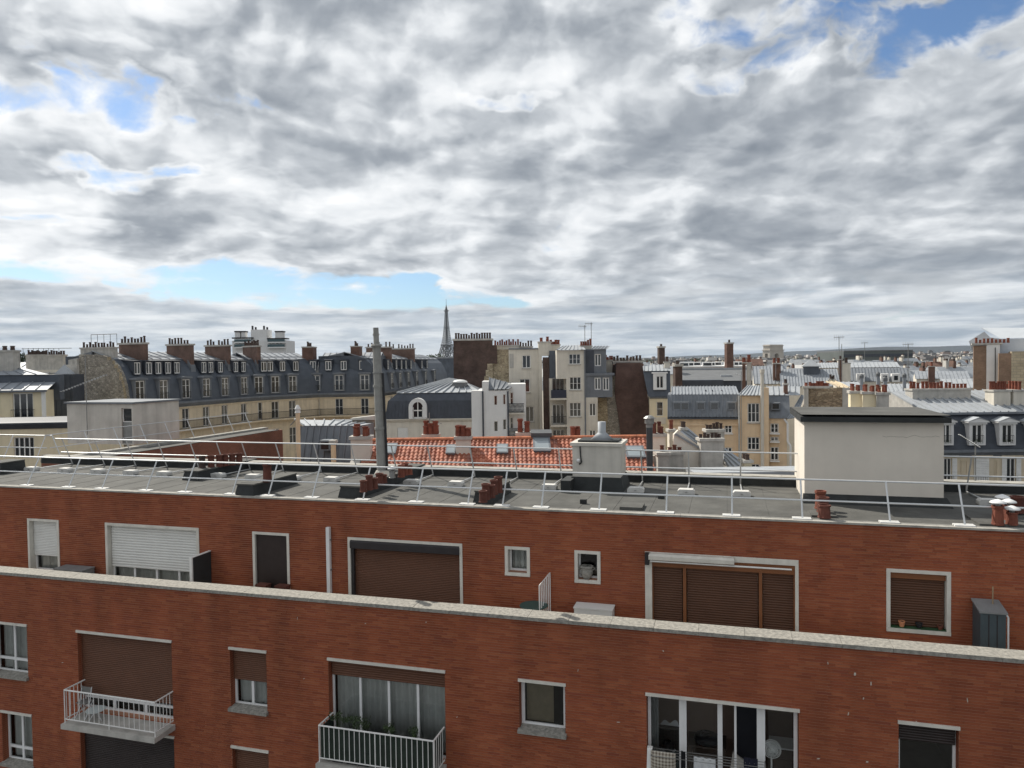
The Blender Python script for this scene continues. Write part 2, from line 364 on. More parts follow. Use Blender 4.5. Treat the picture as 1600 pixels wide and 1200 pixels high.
M_RUBBLE = rubble_tex('rubble_stone', [(.21, .19, .16), (.37, .335, .28), (.27, .245, .205), (.48, .44, .37)], 3.4)
M_RUBBLE2 = rubble_tex('pale_rubble', [(.30, .24, .16), (.48, .40, .27), (.37, .30, .2), (.56, .47, .33)], 2.4, 2.4)
M_COPING = mat('coping_stone', (.345, .325, .285), .9, .22, 12, .35, tint=(.6, .62, .64))
M_CONC = mat('concrete', (.48, .46, .42), .9, .2, 2.2, .25, streak=.4)
M_CONC2 = mat('render_grey', (.70, .645, .565), .9, .06, .9, .1, streak=.07)
M_HUT = mat('hut_render', (.60, .57, .51), .9, .14, 1.2, .12, streak=.28)
M_BITUM = mat('bitumen_roof', (.088, .087, .080), .9, .34, 1.1, .35)
M_BITDK = mat('bitumen_upstand', (.028, .031, .031), .75, .35, 2.5, .3)
M_WHITEMET = mat('galvanised_rail', (.62, .63, .63), .38, .08, 4, 0, metal=.35)
M_WHITE = mat('white_paint', (.78, .77, .74), .6, .08, 3, .04)
M_PVC = mat('white_pvc', (.78, .78, .77), .4, .05, 3, 0)
M_FRAME = mat('cream_frame', (.68, .65, .58), .75, .12, 3, .1, streak=.25)
M_WSHUT = mat('white_shutter', (.74, .735, .70), .55, .05, 2, 0)
M_BSHUT = mat('brown_shutter', (.135, .058, .032), .6, .1, 2, .03)
M_OSHUT = mat('chestnut_slats', (.105, .044, .022), .55, .12, 3, .03)
M_OBOX = mat('chestnut_box', (.22, .082, .03), .5, .1, 3, .02)
M_DSHUT = mat('dark_brown_panel', (.03, .02, .018), .5, .2, 3, .03)
M_DKBOX = mat('shutter_box', (.028, .024, .026), .5, .15, 3, 0)
M_GLASSN = glass_mat('window_glass', (.88, .91, .90), .04)
M_PANE = mat('far_pane', (.022, .026, .03), .07, .3, .8, 0, spec=.7)
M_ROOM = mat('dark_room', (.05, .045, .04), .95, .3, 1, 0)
M_CURT = mat('net_curtain', (.62, .62, .60), .95, .1, 4, 0)
M_SLATE = mat('slate_zinc_dark', (.082, .096, .118), .58, .22, .9, .12, streak=.25)
M_SLATE2 = mat('slate_black', (.052, .060, .076), .5, .25, 1.2, .12)
M_SLATE3 = mat('slate_hall', (.145, .15, .155), .65, .15, .8, .1)
M_ZINC = mat('zinc_sheet', (.30, .32, .345), .58, .16, .8, .06, spec=.18, metal=.06, streak=.22)
M_ZINC2 = mat('zinc_pale', (.38, .40, .42), .6, .12, .8, .05, spec=.18, metal=.06, streak=.15)
M_ZINCD = mat('zinc_dull', (.18, .195, .215), .75, .18, .8, .06, metal=.05, streak=.3)
M_LIME = mat('limestone', (.66, .56, .41), .9, .14, 1.0, .12, streak=.3)
M_CREAM = mat('cream_render', (.74, .65, .46), .9, .08, .8, .08, streak=.15)
M_BEIGE = mat('beige_render', (.74, .555, .365), .9, .1, .9, .08, streak=.25)
M_OFFW = mat('off_white_render', (.66, .615, .53), .9, .1, .8, .08, streak=.25)
M_WRENDER = mat('white_render', (.74, .735, .72), .88, .05, .8, .05, streak=.08)
M_TERRA = mat('terracotta', (.205, .066, .040), .85, .3, 4, .15, tint=(.8, .75, .8))
M_TERRAD = mat('sooty_terracotta', (.07, .048, .04), .9, .4, 4, .15)
M_TILE = mat('roof_tile', (.48, .17, .085), .8, .32, 3.2, .12, tint=(.75, .7, .75))
M_IRON = mat('black_iron', (.018, .019, .022), .5, .2, 4, 0)
M_STEEL = mat('grey_steel', (.28, .28, .27), .5, .2, 4, 0, metal=.5)
M_PIPE = mat('flue_cement', (.30, .295, .275), .9, .22, 2.5, .2, streak=.5)
M_GREEN = mat('green_screen', (.022, .032, .024), .9, .3, 5, .1)
M_LEAF = mat('leaf', (.038, .06, .022), .7, .45, 6, 0)
M_EIFFEL = mat('tower_iron', (.055, .048, .042), .7, .1, .02, 0)
M_STONEA = mat('arch_stone', (.50, .46, .40), .9, .12, .05, 0)
M_BLUEGR = mat('blue_grey_cabinet', (.055, .075, .085), .5, .12, 3, .04)
M_LID = mat('grey_lid', (.22, .225, .225), .6, .15, 3, .04)
M_TARP = mat('white_sheeting', (.50, .53, .56), .5, .08, .6, .2)

# ================================================================== the ground
gm = MB(); gx = [-9000, -3000, -800, -200, 0, 200, 800, 3000, 9000]; gy = [-400, -50, 60, 200, 600, 1500, 4000, 9000, 14000]
for i in range(8):
    for j in range(8):
        gm.quad((gx[i], gy[j], 0), (gx[i + 1], gy[j], 0), (gx[i + 1], gy[j + 1], 0), (gx[i], gy[j + 1], 0))
M_GROUND = mat('ground_asphalt', (.07, .07, .068), .95, .3, .02, .1)
gm.build('ground', M_GROUND, kind='structure')

# ================================================================== generic building pieces
def wall_cells(mb, x0, x1, z0, z1, holes, y=0.0, rev=0.22):
    xs = sorted({x0, x1, *[min(max(h[0], x0), x1) for h in holes], *[min(max(h[1], x0), x1) for h in holes]})
    zs = sorted({z0, z1, *[min(max(h[2], z0), z1) for h in holes], *[min(max(h[3], z0), z1) for h in holes]})
    for a, b in zip(xs, xs[1:]):
        for c, d in zip(zs, zs[1:]):
            mx, mz = (a + b) / 2, (c + d) / 2
            if any(h[0] < mx < h[1] and h[2] < mz < h[3] for h in holes): continue
            mb.quad((a, y, c), (b, y, c), (b, y, d), (a, y, d))
    for h in holes:
        a, b, c, d = h[:4]
        mb.quad((a, y, c), (a, y, d), (a, y + rev, d), (a, y + rev, c)); mb.quad((b, y, c), (b, y + rev, c), (b, y + rev, d), (b, y, d))
        mb.quad((a, y, c), (a, y + rev, c), (b, y + rev, c), (b, y, c)); mb.quad((a, y, d), (b, y, d), (b, y + rev, d), (a, y + rev, d))
def facade(root, m_, x0, x1, z0, z1, depth, holes=(), y=0.0, rev=0.22, name='wall', label=None):
    mb = MB(); wall_cells(mb, x0, x1, z0, z1, list(holes), y, rev)
    for a in (x0, x1): mb.quad((a, y, z0), (a, y + rev, z0), (a, y + rev, z1), (a, y, z1))
    mb.quad((x0, y, z1), (x1, y, z1), (x1, y + rev, z1), (x0, y + rev, z1))
    mb.box(x0, x1, y + rev, y + depth, z0, z1)
    return mb.build(name, m_, root, label)
def window(root, h, y=0.1, nv=1, nh=1, fm=None, fw=0.06, pm=None, sill=None, balc=False, name='window', label=None):
    a, b, c, d = h[:4]; mb = MB(); t = .05
    mb.box(a, a + fw, y, y + t, c, d); mb.box(b - fw, b, y, y + t, c, d)
    mb.box(a + fw, b - fw, y, y + t, c, c + fw); mb.box(a + fw, b - fw, y, y + t, d - fw, d)
    for k in range(nv):
        xc = a + (b - a) * (k + 1) / (nv + 1); mb.box(xc - fw * .55, xc + fw * .55, y - .004, y + t - .004, c + fw, d - fw)
    for k in range(nh):
        zc_ = c + (d - c) * (k + 1) / (nh + 1); mb.box(a + fw, b - fw, y + .006, y + t - .008, zc_ - .018, zc_ + .018)
    o = mb.build(name, fm or M_WHITE, root, label)
    MB().quad((a + fw * .5, y + .03, c + fw * .5), (b - fw * .5, y + .03, c + fw * .5), (b - fw * .5, y + .03, d - fw * .5), (a + fw * .5, y + .03, d - fw * .5)).build('pane', pm or M_PANE, o)
    if sill: MB().box(a - .08, b + .08, -.12, y - .006, c - .1, c - .004).build('sill', sill, o)
    if balc:
        g = MB(); yy = -.14; hb = .85
        g.tube((a - .1, yy, c + hb), (b + .1, yy, c + hb), .022, 4); g.tube((a - .1, yy, c + .08), (b + .1, yy, c + .08), .018, 4)
        n_ = max(4, int((b - a) / .14))
        for k in range(n_ + 1):
            xx = a - .1 + (b - a + .2) * k / n_; g.tube((xx, yy, c + .08), (xx, yy, c + hb), .012, 4)
        for xx in (a - .1, b + .1): g.tube((xx, yy, c + hb), (xx, .02, c + hb), .018, 4)
        g.build('balconet', M_IRON, o)
    return o
def pot_mesh(r, h):
    def mk():
        return MB().lathe((0, 0, 0), [(r * 1.05, 0), (r, h * .06), (r * .86, h * .82), (r * 1.08, h * .86), (r * 1.08, h), (r * .8, h), (r * .78, h * .8)], 8)
    return mk
def pots(stack, pts, r=.13, h=.6, m_=None, name='chimney_pot'):
    m_ = m_ or M_TERRA
    for k, p in enumerate(pts):
        hh = random.choice((h, h * .75, h * 1.2)); hh = round(hh, 3)
        inst(('pot', r, hh, m_.name), pot_mesh(r, hh), name, m_, stack, p)
def chimney(root, x0, x1, y0, y1, z0, z1, m_, npots=0, pr=.13, ph=.6, pm=None, cap=M_CONC, label=None, name='chimney_stack', base_poly=None, rows=1):
    mb = MB()
    if base_poly: mb.extr(base_poly, x0, x1)
    else: mb.box(x0, x1, y0, y1, z0, z1 - .16)
    o = mb.build(name, m_, root, label)
    MB().box(x0 - .08, x1 + .08, y0 - .08, y1 + .08, z1 - .16, z1).build('cap', cap, o)
    if npots:
        lx, ly = x1 - x0, y1 - y0
        pts = []
        for rw in range(rows):
            for k in range(npots):
                t = (k + .5) / npots + random.uniform(-.012, .012)
                off = (rw + .5) / rows
                pts.append((x0 + lx * t, y0 + ly * off, z1 - .01) if lx >= ly else (x0 + lx * off, y0 + ly * t, z1 - .01))
        pots(o, pts, pr, ph, pm)
    return o
def zinc(root, a, b, c, d, n, m_=None, rib=.085, name='roof_panel', part=None):
    """standing-seam sheets: a-b is the eave (left to right), d-c the ridge"""
    m_ = m_ or M_ZINC; a, b, c, d = map(Vector, (a, b, c, d))
    nrm = (b - a).cross(d - a).normalized()
    if nrm.z < 0: nrm = -nrm
    for k in range(n):
        t0, t1 = k / n, (k + 1) / n
        p, q = a.lerp(b, t0), a.lerp(b, t1); s_, r = d.lerp(c, t0), d.lerp(c, t1)
        g = .004; u = (q - p).normalized(); mb = MB(); h = nrm * .02
        p1, q1, r1, s1 = p + u * g, q - u * g, r - u * g, s_ + u * g
        mb.hexa([p1, q1, r1, s1, p1 + h, q1 + h, r1 + h, s1 + h])
        w = u * rib * .8; hh = nrm * (.02 + rib)
        mb.hexa([p1 + h, p1 + h + w, s1 + h + w, s1 + h, p1 + hh, p1 + hh + w * .8, s1 + hh + w * .8, s1 + hh])
        mb.build(name, m_, root)
def rail(mb, p, q, r=.025, n=6): mb.tube(p, q, r, n)

# ================================================================== the red brick building in front
FB = frp(800, 18.2, -16.12, 1000)
CR = 0.065                                                   # brick course
ZC = FB.hit(800, 962, -.06)[1]                               # coping of the terrace parapet
YU = 2.16                                                    # setback of the top storey
ZR = FB.hit(800, 795, YU - .06)[1]                           # roof level
Z0 = ZC - 6.5; Z0 = ZC - round((ZC - Z0) / CR) * CR - .09
XL = FB.hit(-110, 900)[0] - 2.5; XR = FB.hit(1700, 1000)[0] + 2.5
YF = FB.hz(800, 747, ZR)[1]                                  # inner face of the far parapet
YC = FB.hz(800, 951, ZC)[1]                                  # back edge of the coping
print('FRONT', 'ZC', ZC, 'ZR', ZR, 'XL', XL, 'XR', XR, 'YF', YF, 'YC', YC)
front = thing('apartment_building', 'long red brick apartment building with flat roof, setback top storey and balconies', 'building', FB)

def snap(z): return Z0 + round((z - Z0) / CR) * CR
def prect(px0, py0, px1, py1, y=0.0, fr=FB, sn=True):
    """opening from the pixels of its top-left and bottom-right corners"""
    a, t = fr.hit(px0, py0, y); b, _ = fr.hit(px1, py0, y); _, c = fr.hit(px1, py1, y)
    _, t2 = fr.hit(px1, py0, y)
    return [a, b, snap(c) if sn else c, snap(t) if sn else t]

HEAD = snap(FB.hit(813, 1066)[1]); STO = snap(HEAD) - snap(HEAD - 2.8)
HEADU = snap(FB.hit(800, 856, YU)[1])
def lx(px, py, y=0.0): return FB.hit(px, py, y)[0]
RV = .26
low = {}
low['w_left'] = [lx(-14, 975), lx(42, 981), HEAD - 1.55, HEAD]
low['balcony_door'] = [lx(121, 992), lx(268, 1004), HEAD - 2.34, HEAD]
low['w_half'] = [lx(359, 1016), lx(416, 1021), snap(HEAD - 1.62), HEAD]
low['balcony_big'] = [lx(513, 1031), lx(695, 1052), HEAD - 2.34, HEAD]
low['w_plain'] = [lx(811, 1064), lx(883, 1073), snap(HEAD - 1.2), HEAD]
low['wide'] = [lx(1010, 1089), lx(1248, 1117), HEAD - 2.34, HEAD]
low['w_right'] = [lx(1404, 1136), lx(1498, 1146), snap(HEAD - 1.62), HEAD]
for k in list(low): low[k][2] = snap(low[k][2])
low2 = {k + '2': [h[0], h[1], h[2] - STO, h[3] - STO] for k, h in low.items()}
low2['w_left2'][0] = lx(3, 1121); low2['w_left2'][1] = lx(50, 1127)
upp = {}
upp['u1'] = [lx(46, 818, YU), lx(90, 820, YU), HEADU - 1.75, HEADU]
upp['u2'] = [lx(168, 826, YU), lx(308, 833, YU), HEADU - 2.3, HEADU]
upp['u3'] = [lx(398, 837, YU), lx(449, 840, YU), HEADU - 2.3, HEADU]
upp['u4'] = [lx(547, 847, YU), lx(719, 856, YU), HEADU - 2.3, HEADU]
upp['u5'] = [lx(793, 858, YU), lx(824, 859, YU), snap(FB.hit(810, 894, YU)[1]), HEADU]
upp['u6'] = [lx(902, 866, YU), lx(934, 868, YU), snap(FB.hit(918, 905, YU)[1]), HEADU]
upp['u7'] = [lx(1018, 878, YU), lx(1243, 888, YU), HEADU - 2.3, HEADU]
upp['u8'] = [lx(1390, 899, YU), lx(1480, 905, YU), snap(FB.hit(1436, 984, YU)[1]), HEADU]
for k in upp: upp[k][2] = snap(upp[k][2])
ZT = ZC - 1.12                                               # terrace floor

def brick_wall(x0, x1, z0, z1, y, holes, name, label, single=0):
    mb = MB(); wall_cells(mb, x0, x1, z0, z1, holes, y, RV); w = mb.build(name, M_MORTAR, front, label)
    bl = []; nC = int(round((z1 - z0) / CR))
    for c in range(nC):
        zz = z0 + c * CR
        iv = [(x0, x1)]
        for h in holes:
            if h[2] < zz + CR * .5 < h[3]:
                nv = []
                for a, b in iv:
                    if h[1] <= a or h[0] >= b: nv.append((a, b)); continue
                    if h[0] > a: nv.append((a, h[0]))
                    if h[1] < b: nv.append((h[1], b))
                iv = nv
        off = (c % 2) * .152 + random.choice((0, .07, .03, .11))
        for a, b in iv:
            k = math.floor((a - x0 - off) / .304)
            while True:
                p = x0 + off + k * .304; q = p + .30; k += 1
                if p >= b: break
                p2, q2 = max(p, a + .002), min(q, b - .002)
                if q2 - p2 > .02: bl.append((p2, q2, zz + .0065, zz + CR - .0065))
    cx, cy, czz = FB.loc(Vector((0, 0, CZ)))
    if single:
        def px_ok(b_):
            p = FB.X + b_[0] * FB.c - y * FB.s, FB.Y + b_[0] * FB.s + y * FB.c, b_[2]
            v = Vector(p) - Vector((0, 0, CZ)); dz = v.dot(FW)
            return dz > 0 and 0 < 800 + F_PX * v.dot(RT) / dz < 1590 and 0 < 600 - F_PX * v.dot(UP) / dz < 1195
        full = [b_ for b_ in bl if abs(b_[1] - b_[0] - .30) < 1e-4 and px_ok(b_)]
        full.sort(key=lambda b_: (b_[0] - cx) ** 2 + (y - cy) ** 2 + (b_[2] - czz) ** 2)
        near = full[:single]; ns = set(near); bl = [b_ for b_ in bl if b_ not in ns]
        for b_ in near:
            o = inst('brick', lambda: MB().box(0, .30, -.0085, .002, 0, CR - .013), 'brick', M_BRICK, w, (b_[0], y + random.uniform(-.0025, .0015), b_[2]))
    vs, fs, rv = [], [], []
    for (p, q, r, s_) in bl:
        i = len(vs); yy = y - .0085 + random.uniform(-.0025, .0015); yb = y + .002; t = random.random()
        vs += [(p, yy, r), (q, yy, r), (q, yy, s_), (p, yy, s_), (p, yb, r), (q, yb, r), (q, yb, s_), (p, yb, s_)]
        fs += [(i, i + 1, i + 2, i + 3), (i, i + 3, i + 7, i + 4), (i + 1, i + 5, i + 6, i + 2), (i + 3, i + 2, i + 6, i + 7), (i, i + 4, i + 5, i + 1)]
        rv += [t] * 5
    me = bpy.data.meshes.new('brickwork'); me.from_pydata(vs, [], fs); me.update(); me.materials.append(M_BRICK)
    at_ = me.attributes.new('rnd', 'FLOAT', 'FACE'); at_.data.foreach_set('value', rv)
    o = bpy.data.objects.new('brickwork', me); COL.objects.link(o); o.parent = w; o['kind'] = 'stuff'
    # brick returns inside the openings
    rm = MB()
    for h in holes:
        a, b, c, d = h[:4]; e = .006
        for zz in range(int((d - c) / CR)):
            z_ = c + zz * CR
            for xa, s2 in ((a, 1), (b, -1)):
                for (u0, u1) in ((.0, .12), (.13, RV)):
                    if s2 == 1: rm.quad((xa + e, y + u0, z_ + .004), (xa + e, y + u0, z_ + CR - .005), (xa + e, y + u1, z_ + CR - .005), (xa + e, y + u1, z_ + .004))
                    else: rm.quad((xa - e, y + u0, z_ + .004), (xa - e, y + u1, z_ + .004), (xa - e, y + u1, z_ + CR - .005), (xa - e, y + u0, z_ + CR - .005))
    if rm.v:
        o = rm.build('reveal_brickwork', M_BRICK, w, kind='stuff')
    return w
holes_low = [*low.values(), *low2.values()]
WALLTOP = Z0 + math.floor((ZC - .09 - Z0) / CR) * CR
brick_wall(XL, XR, Z0, WALLTOP, 0.0, holes_low, 'wall', 'red brick wall of the lower storeys below the stone coping', single=300)
ZU0 = snap(ZT - .1); ZU1 = Z0 + math.floor((ZR - .03 - Z0) / CR) * CR
wu = brick_wall(XL, XR, ZU0, ZU1, YU, list(upp.values()), 'wall', 'red brick wall of the setback top storey')
# core behind the walls, rooms' back walls
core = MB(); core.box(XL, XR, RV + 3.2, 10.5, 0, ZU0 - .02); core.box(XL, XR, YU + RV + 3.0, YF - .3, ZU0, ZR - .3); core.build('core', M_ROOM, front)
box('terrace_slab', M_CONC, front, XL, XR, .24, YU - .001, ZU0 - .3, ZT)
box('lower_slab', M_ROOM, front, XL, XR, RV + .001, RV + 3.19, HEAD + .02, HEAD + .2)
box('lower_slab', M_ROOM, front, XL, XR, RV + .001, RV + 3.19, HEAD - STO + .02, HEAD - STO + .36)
box('wall', mat('plain_brick_base', (.27, .09, .055), .9, .2, 2), front, XL, XR, .0, .25, 0, Z0 - .002)
MB().quad((XL, .27, WALLTOP), (XR, .27, WALLTOP), (XR, .27, ZT), (XL, .27, ZT)).build('parapet_back', M_CONC, front)
# coping slabs
cw = 1.02; xx = XL; k = 0
while xx < XR:
    j = random.uniform(-.004, .004)
    MB().hexa([(xx, -.075, WALLTOP + .002), (xx + cw - .008, -.075, WALLTOP + .002), (xx + cw - .008, YC, WALLTOP + .002), (xx, YC, WALLTOP + .002),
               (xx, -.075, ZC + j), (xx + cw - .008, -.075, ZC + j), (xx + cw - .008, YC, ZC + .015 + j), (xx, YC, ZC + .015 + j)]).build('coping_slab', M_COPING, front)
    xx += cw
box('coping_joint', M_CONC, front, XL, XR, -.05, YC - .02, WALLTOP + .001, ZC - .012)
# roof
M_EDGE = mat('roof_edge', (.36, .345, .31), .9, .25, 4, .2, streak=.3)
xx = XL
while xx < XR:
    MB().box(xx, xx + 2.0 - .006, YU - .05, YU + .22, ZU1 + .002, ZR + .02).build('roof_edging', M_EDGE, front); xx += 2.0
XW = FB.hz(175, 707, ZR)[0]                                    # right-hand wall of the rear wing
YW1 = FB.hz(448, 668, ZR + .12)[1]
print('WING', XW, FB.hz(448, 668, ZR)[0], YW1)
M_SEAM = mat('bitumen_seam', (.075, .075, .07), .9, .2, 3, .2)
rd = MB(); rd.box(XL, XR, YU + .22, YF + .3, ZR - .28, ZR); rd.build('roof_deck', M_BITUM, front)
xx = XL + .4
while xx < XR:                                                # lapped sheets of roofing felt
    w_ = random.uniform(.9, 1.05)
    MB().hexa([(xx, YU + .24, ZR + .001), (xx + w_, YU + .24, ZR + .001), (xx + w_, YF - .02, ZR + .001), (xx, YF - .02, ZR + .001),
               (xx, YU + .24, ZR + .005), (xx + w_, YU + .24, ZR + .011), (xx + w_, YF - .02, ZR + .011), (xx, YF - .02, ZR + .005)]).build('felt_sheet', M_BITUM, front)
    xx += w_ + .004
ZP = FB.hit(800, 736, YF)[1]
box('parapet', M_BITDK, front, XW, XR, YF, YF + .26, ZR, ZP)
xx = XW
while xx < XR:
    MB().box(xx, min(xx + 1.5, XR) - .008, YF - .05, YF + .42, ZP + .001, ZP + .07).build('parapet_coping', M_EDGE, front); xx += 1.5
# rear wing
wing = MB(); wing.box(XL, XW, YF + .301, YW1, 0, ZR - .02); wing.build('wing_wall', M_BRICKFAR, front, 'red brick rear wing wall running back behind the flat roof')
rbk = MB(); rbk.box(XW, XR, YF + .001, YF + .29, 0, ZR - .001); rbk.build('wall', M_BRICKFAR, front)
box('wing_roof', M_BITUM, front, XL, XW - .35, YF + .302, YW1 - .35, ZR - .018, ZR + .01)
box('wing_coping', M_EDGE, front, XW - .35, XW + .05, YF + .27, YW1 + .05, ZR - .019, ZR + .12)
yh = FB.hz(105, 698, ZR)[1]
box('wing_upstand', M_BITDK, front, XL, XW - .36, YF + .35, YF + .6, ZR + .011, ZR + .3)

# --- windows of the red building
def roller(o, a, b, c, d, y, m_, pitch=.055, name='shutter', t=.02):
    mb = MB(); n_ = max(1, int((d - c) / pitch)); p = (d - c) / n_
    for k in range(n_):
        z = c + k * p
        mb.extr([(y + t, z), (y + .004, z + p * .06), (y - .006, z + p * .5), (y + .004, z + p * .9), (y + t, z + p * .97)], a, b)
    return mb.build(name, m_, o)
def curtain(o, a, b, c, d, y, m_=None, folds=9, amp=.035):
    mb = MB(); n_ = folds * 6; pv = None
    for k in range(n_ + 1):
        t = k / n_; x = a + (b - a) * t; yy = y + amp * math.sin(t * folds * 6.283 + 1.3 * math.sin(t * 17))
        if pv: mb.quad((pv[0], pv[1], c), (x, yy, c), (x, yy, d), (pv[0], pv[1], d))
        pv = (x, yy)
    return mb.build('curtain', m_ or M_CURT, o, smooth=True)
def lintel(o, h, y=0.0): MB().box(h[0] - .02, h[1] + .02, y - .045, y + RV - .05, h[3] + .002, h[3] + .075).build('lintel', M_FRAME, o)
def bigsill(o, h, y=0.0): MB().hexa([(h[0] - .03, y - .11, h[2] - .10), (h[1] + .03, y - .11, h[2] - .10), (h[1] + .03, y + RV - .06, h[2] - .10), (h[0] - .03, y + RV - .06, h[2] - .10),
                                    (h[0] - .03, y - .11, h[2] - .015), (h[1] + .03, y - .11, h[2] - .015), (h[1] + .03, y + RV - .06, h[2] + .03), (h[0] - .03, y + RV - .06, h[2] + .03)]).build('sill', M_COPING, o)
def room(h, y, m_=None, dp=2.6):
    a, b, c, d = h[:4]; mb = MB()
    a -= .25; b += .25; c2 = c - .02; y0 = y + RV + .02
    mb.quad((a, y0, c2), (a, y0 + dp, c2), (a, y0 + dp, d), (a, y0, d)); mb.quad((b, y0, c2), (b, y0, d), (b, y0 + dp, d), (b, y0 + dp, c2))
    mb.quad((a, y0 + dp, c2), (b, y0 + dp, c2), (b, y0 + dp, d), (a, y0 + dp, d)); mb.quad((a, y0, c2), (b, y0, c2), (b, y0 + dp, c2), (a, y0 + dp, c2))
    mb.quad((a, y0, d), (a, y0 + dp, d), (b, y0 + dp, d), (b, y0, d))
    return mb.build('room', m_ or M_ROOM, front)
def nwin(h, y, nv=1, nh=0, shut=0.0, sm=M_BSHUT, fm=M_PVC, cur=None, lin=True, sil=True, fw=.07, low_t=None, pitch=.055, surround=None):
    a, b, c, d = h
    if surround:
        s_ = MB(); w_ = surround; yy = y - .03
        s_.box(a - w_, a + .014, yy, y + RV - .02, c, d + w_); s_.box(b - .014, b + w_, yy, y + RV - .02, c, d + w_); s_.box(a + .014, b - .014, yy, y + RV - .02, d - .01, d + w_)
        if sil: s_.box(a - w_, b + w_, yy - .02, y + RV - .02, c - w_ * 1.2, c - .001)
    o = None
    if low_t:
        w = MB(); w.box(a + fw, b - fw, y + RV - .075, y + RV - .02, c + low_t - .04, c + low_t + .04)
    o = window(front, [a + .004, b - .004, c, d], y + RV - .07, nv, nh, fm, fw, M_GLASSN)
    if low_t: w.build('transom', fm, o)
    if surround: s_.build('surround', M_FRAME, o)
    else:
        if lin: lintel(o, h, y)
        if sil: bigsill(o, h, y)
    if shut > 0: roller(o, a + .03, b - .03, d - (d - c) * shut, d - .01, y + RV - .13, sm, pitch)
    if cur: curtain(o, a + .05, b - .05, c + .02, d - .02, y + RV + .12, folds=cur)
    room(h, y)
    return o
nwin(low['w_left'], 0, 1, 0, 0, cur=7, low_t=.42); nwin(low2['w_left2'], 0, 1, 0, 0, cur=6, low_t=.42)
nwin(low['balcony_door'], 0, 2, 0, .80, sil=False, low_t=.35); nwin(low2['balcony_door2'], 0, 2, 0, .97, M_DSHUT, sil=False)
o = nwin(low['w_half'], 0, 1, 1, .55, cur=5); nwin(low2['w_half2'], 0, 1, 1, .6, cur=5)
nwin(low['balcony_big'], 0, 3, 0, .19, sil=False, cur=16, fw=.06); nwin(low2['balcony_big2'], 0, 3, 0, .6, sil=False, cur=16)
ow = nwin(low['w_plain'], 0, 0, 0, 0, cur=0, fw=.085); hq_ = low['w_plain']; box('reflection_panel', mat('olive_reflection', (.26, .21, .14), .9, .15, 3, .05), ow, hq_[0] + .1, hq_[0] + (hq_[1] - hq_[0]) * .68, RV + .1, RV + .11, hq_[2] + .05, hq_[3] - .05); nwin(low2['w_plain2'], 0, 0, 0, .5, fw=.085)  # beige panel added behind the glass, painted as the reflection of a wall opposite
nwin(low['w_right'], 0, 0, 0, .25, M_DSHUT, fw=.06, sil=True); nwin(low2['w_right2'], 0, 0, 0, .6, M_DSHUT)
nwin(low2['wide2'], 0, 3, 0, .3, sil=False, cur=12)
nwin(upp['u1'], YU, 0, 0, .70, M_WSHUT, cur=6, surround=.07, fw=.08)
nwin(upp['u2'], YU, 3, 0, .62, M_WSHUT, cur=9, surround=.08, sil=False, fw=.07, pitch=.085)
o = nwin(upp['u3'], YU, 0, 0, 0, surround=.07, sil=False, fw=.03); h = upp['u3']; box('shutter_panel', M_DSHUT, o, h[0] + .016, h[1] - .016, YU + .05, YU + .09, h[2], h[3] - .01)
o = nwin(upp['u4'], YU, 1, 0, .98, M_BSHUT, surround=.07, sil=False, pitch=.05); h = upp['u4']
MB().extr([(YU - .06, h[3] - .25), (YU - .06, h[3] - .06), (YU - .01, h[3] - .01), (YU + .1, h[3] - .01), (YU + .1, h[3] - .25)], h[0] + .016, h[1] - .016).build('shutter_box', M_DKBOX, o)
MB().box(h[0] + .016, h[0] + .10, YU + .02, YU + .11, h[2], h[3] - .26).build('shutter_guide', M_DKBOX, o)
nwin(upp['u5'], YU, 0, 0, 0, cur=4, surround=.075, fw=.06); nwin(upp['u6'], YU, 0, 0, 0, surround=.075, fw=.05)
o = nwin(upp['u8'], YU, 0, 0, .985, M_OSHUT, surround=.075, fw=.06, pitch=.06); h = upp['u8']
MB().box(h[0] + .01, h[1] - .01, YU + .06, YU + .18, h[3] - .17, h[3] - .008).build('shutter_box', M_OBOX, o)
MB().box(h[0] + .01, h[1] - .01, YU - .02, YU + .16, h[2] + .001, h[2] + .02).build('green_mat', mat('green_mat', (.03, .075, .03), .95, .3, 8, .2), o)
# wide terrace door with awning cassette and three chestnut shutters
h = upp['u7']; o = window(front, [h[0] + .004, h[1] - .004, h[2], h[3]], YU + RV - .05, 2, 0, M_OSHUT, .07, M_GLASSN, label='wide terrace door closed by three chestnut roller shutters'); room(h, YU)
s_ = MB(); s_.box(h[0] - .17, h[0] + .01, YU - .03, YU + RV - .04, h[2], h[3]); s_.box(h[1] - .01, h[1] + .07, YU - .03, YU + RV - .04, h[2], h[3]); s_.box(h[0] - .17, h[1] + .07, YU - .02, YU + RV - .04, h[3] + .001, h[3] + .15); s_.build('surround', M_FRAME, o)
MB().box(h[0], h[1], YU + .02, YU + .2, h[3] - .24, h[3] - .003).build('shutter_box', M_OBOX, o)
s1 = lx(1067, 930, YU + .1); s2 = lx(1185, 930, YU + .1)
for a, b in ((h[0], s1), (s1 + .1, s2), (s2 + .1, h[1])): roller(o, a + .015, b - .015, h[2], h[3] - .242, YU + .1, M_OSHUT, .062)
for a in (s1, s2, h[0] - .05, h[1] - .05): MB().box(a + .008, a + .092, YU + .03, YU + .2, h[2], h[3] - .245).build('shutter_post', M_OBOX, o)
aw = thing('awning_cassette', 'rolled-up white awning cassette over the chestnut terrace shutters', 'awning', FB)
zc1 = h[3] + .03
MB().extr([(YU - .19, zc1 - .05), (YU - .2, zc1 + .05), (YU - .14, zc1 + .1), (YU - .032, zc1 + .1), (YU - .032, zc1 - .07)], h[0] - .06, lx(1147, 876, YU)).build('cassette', M_FRAME, aw)
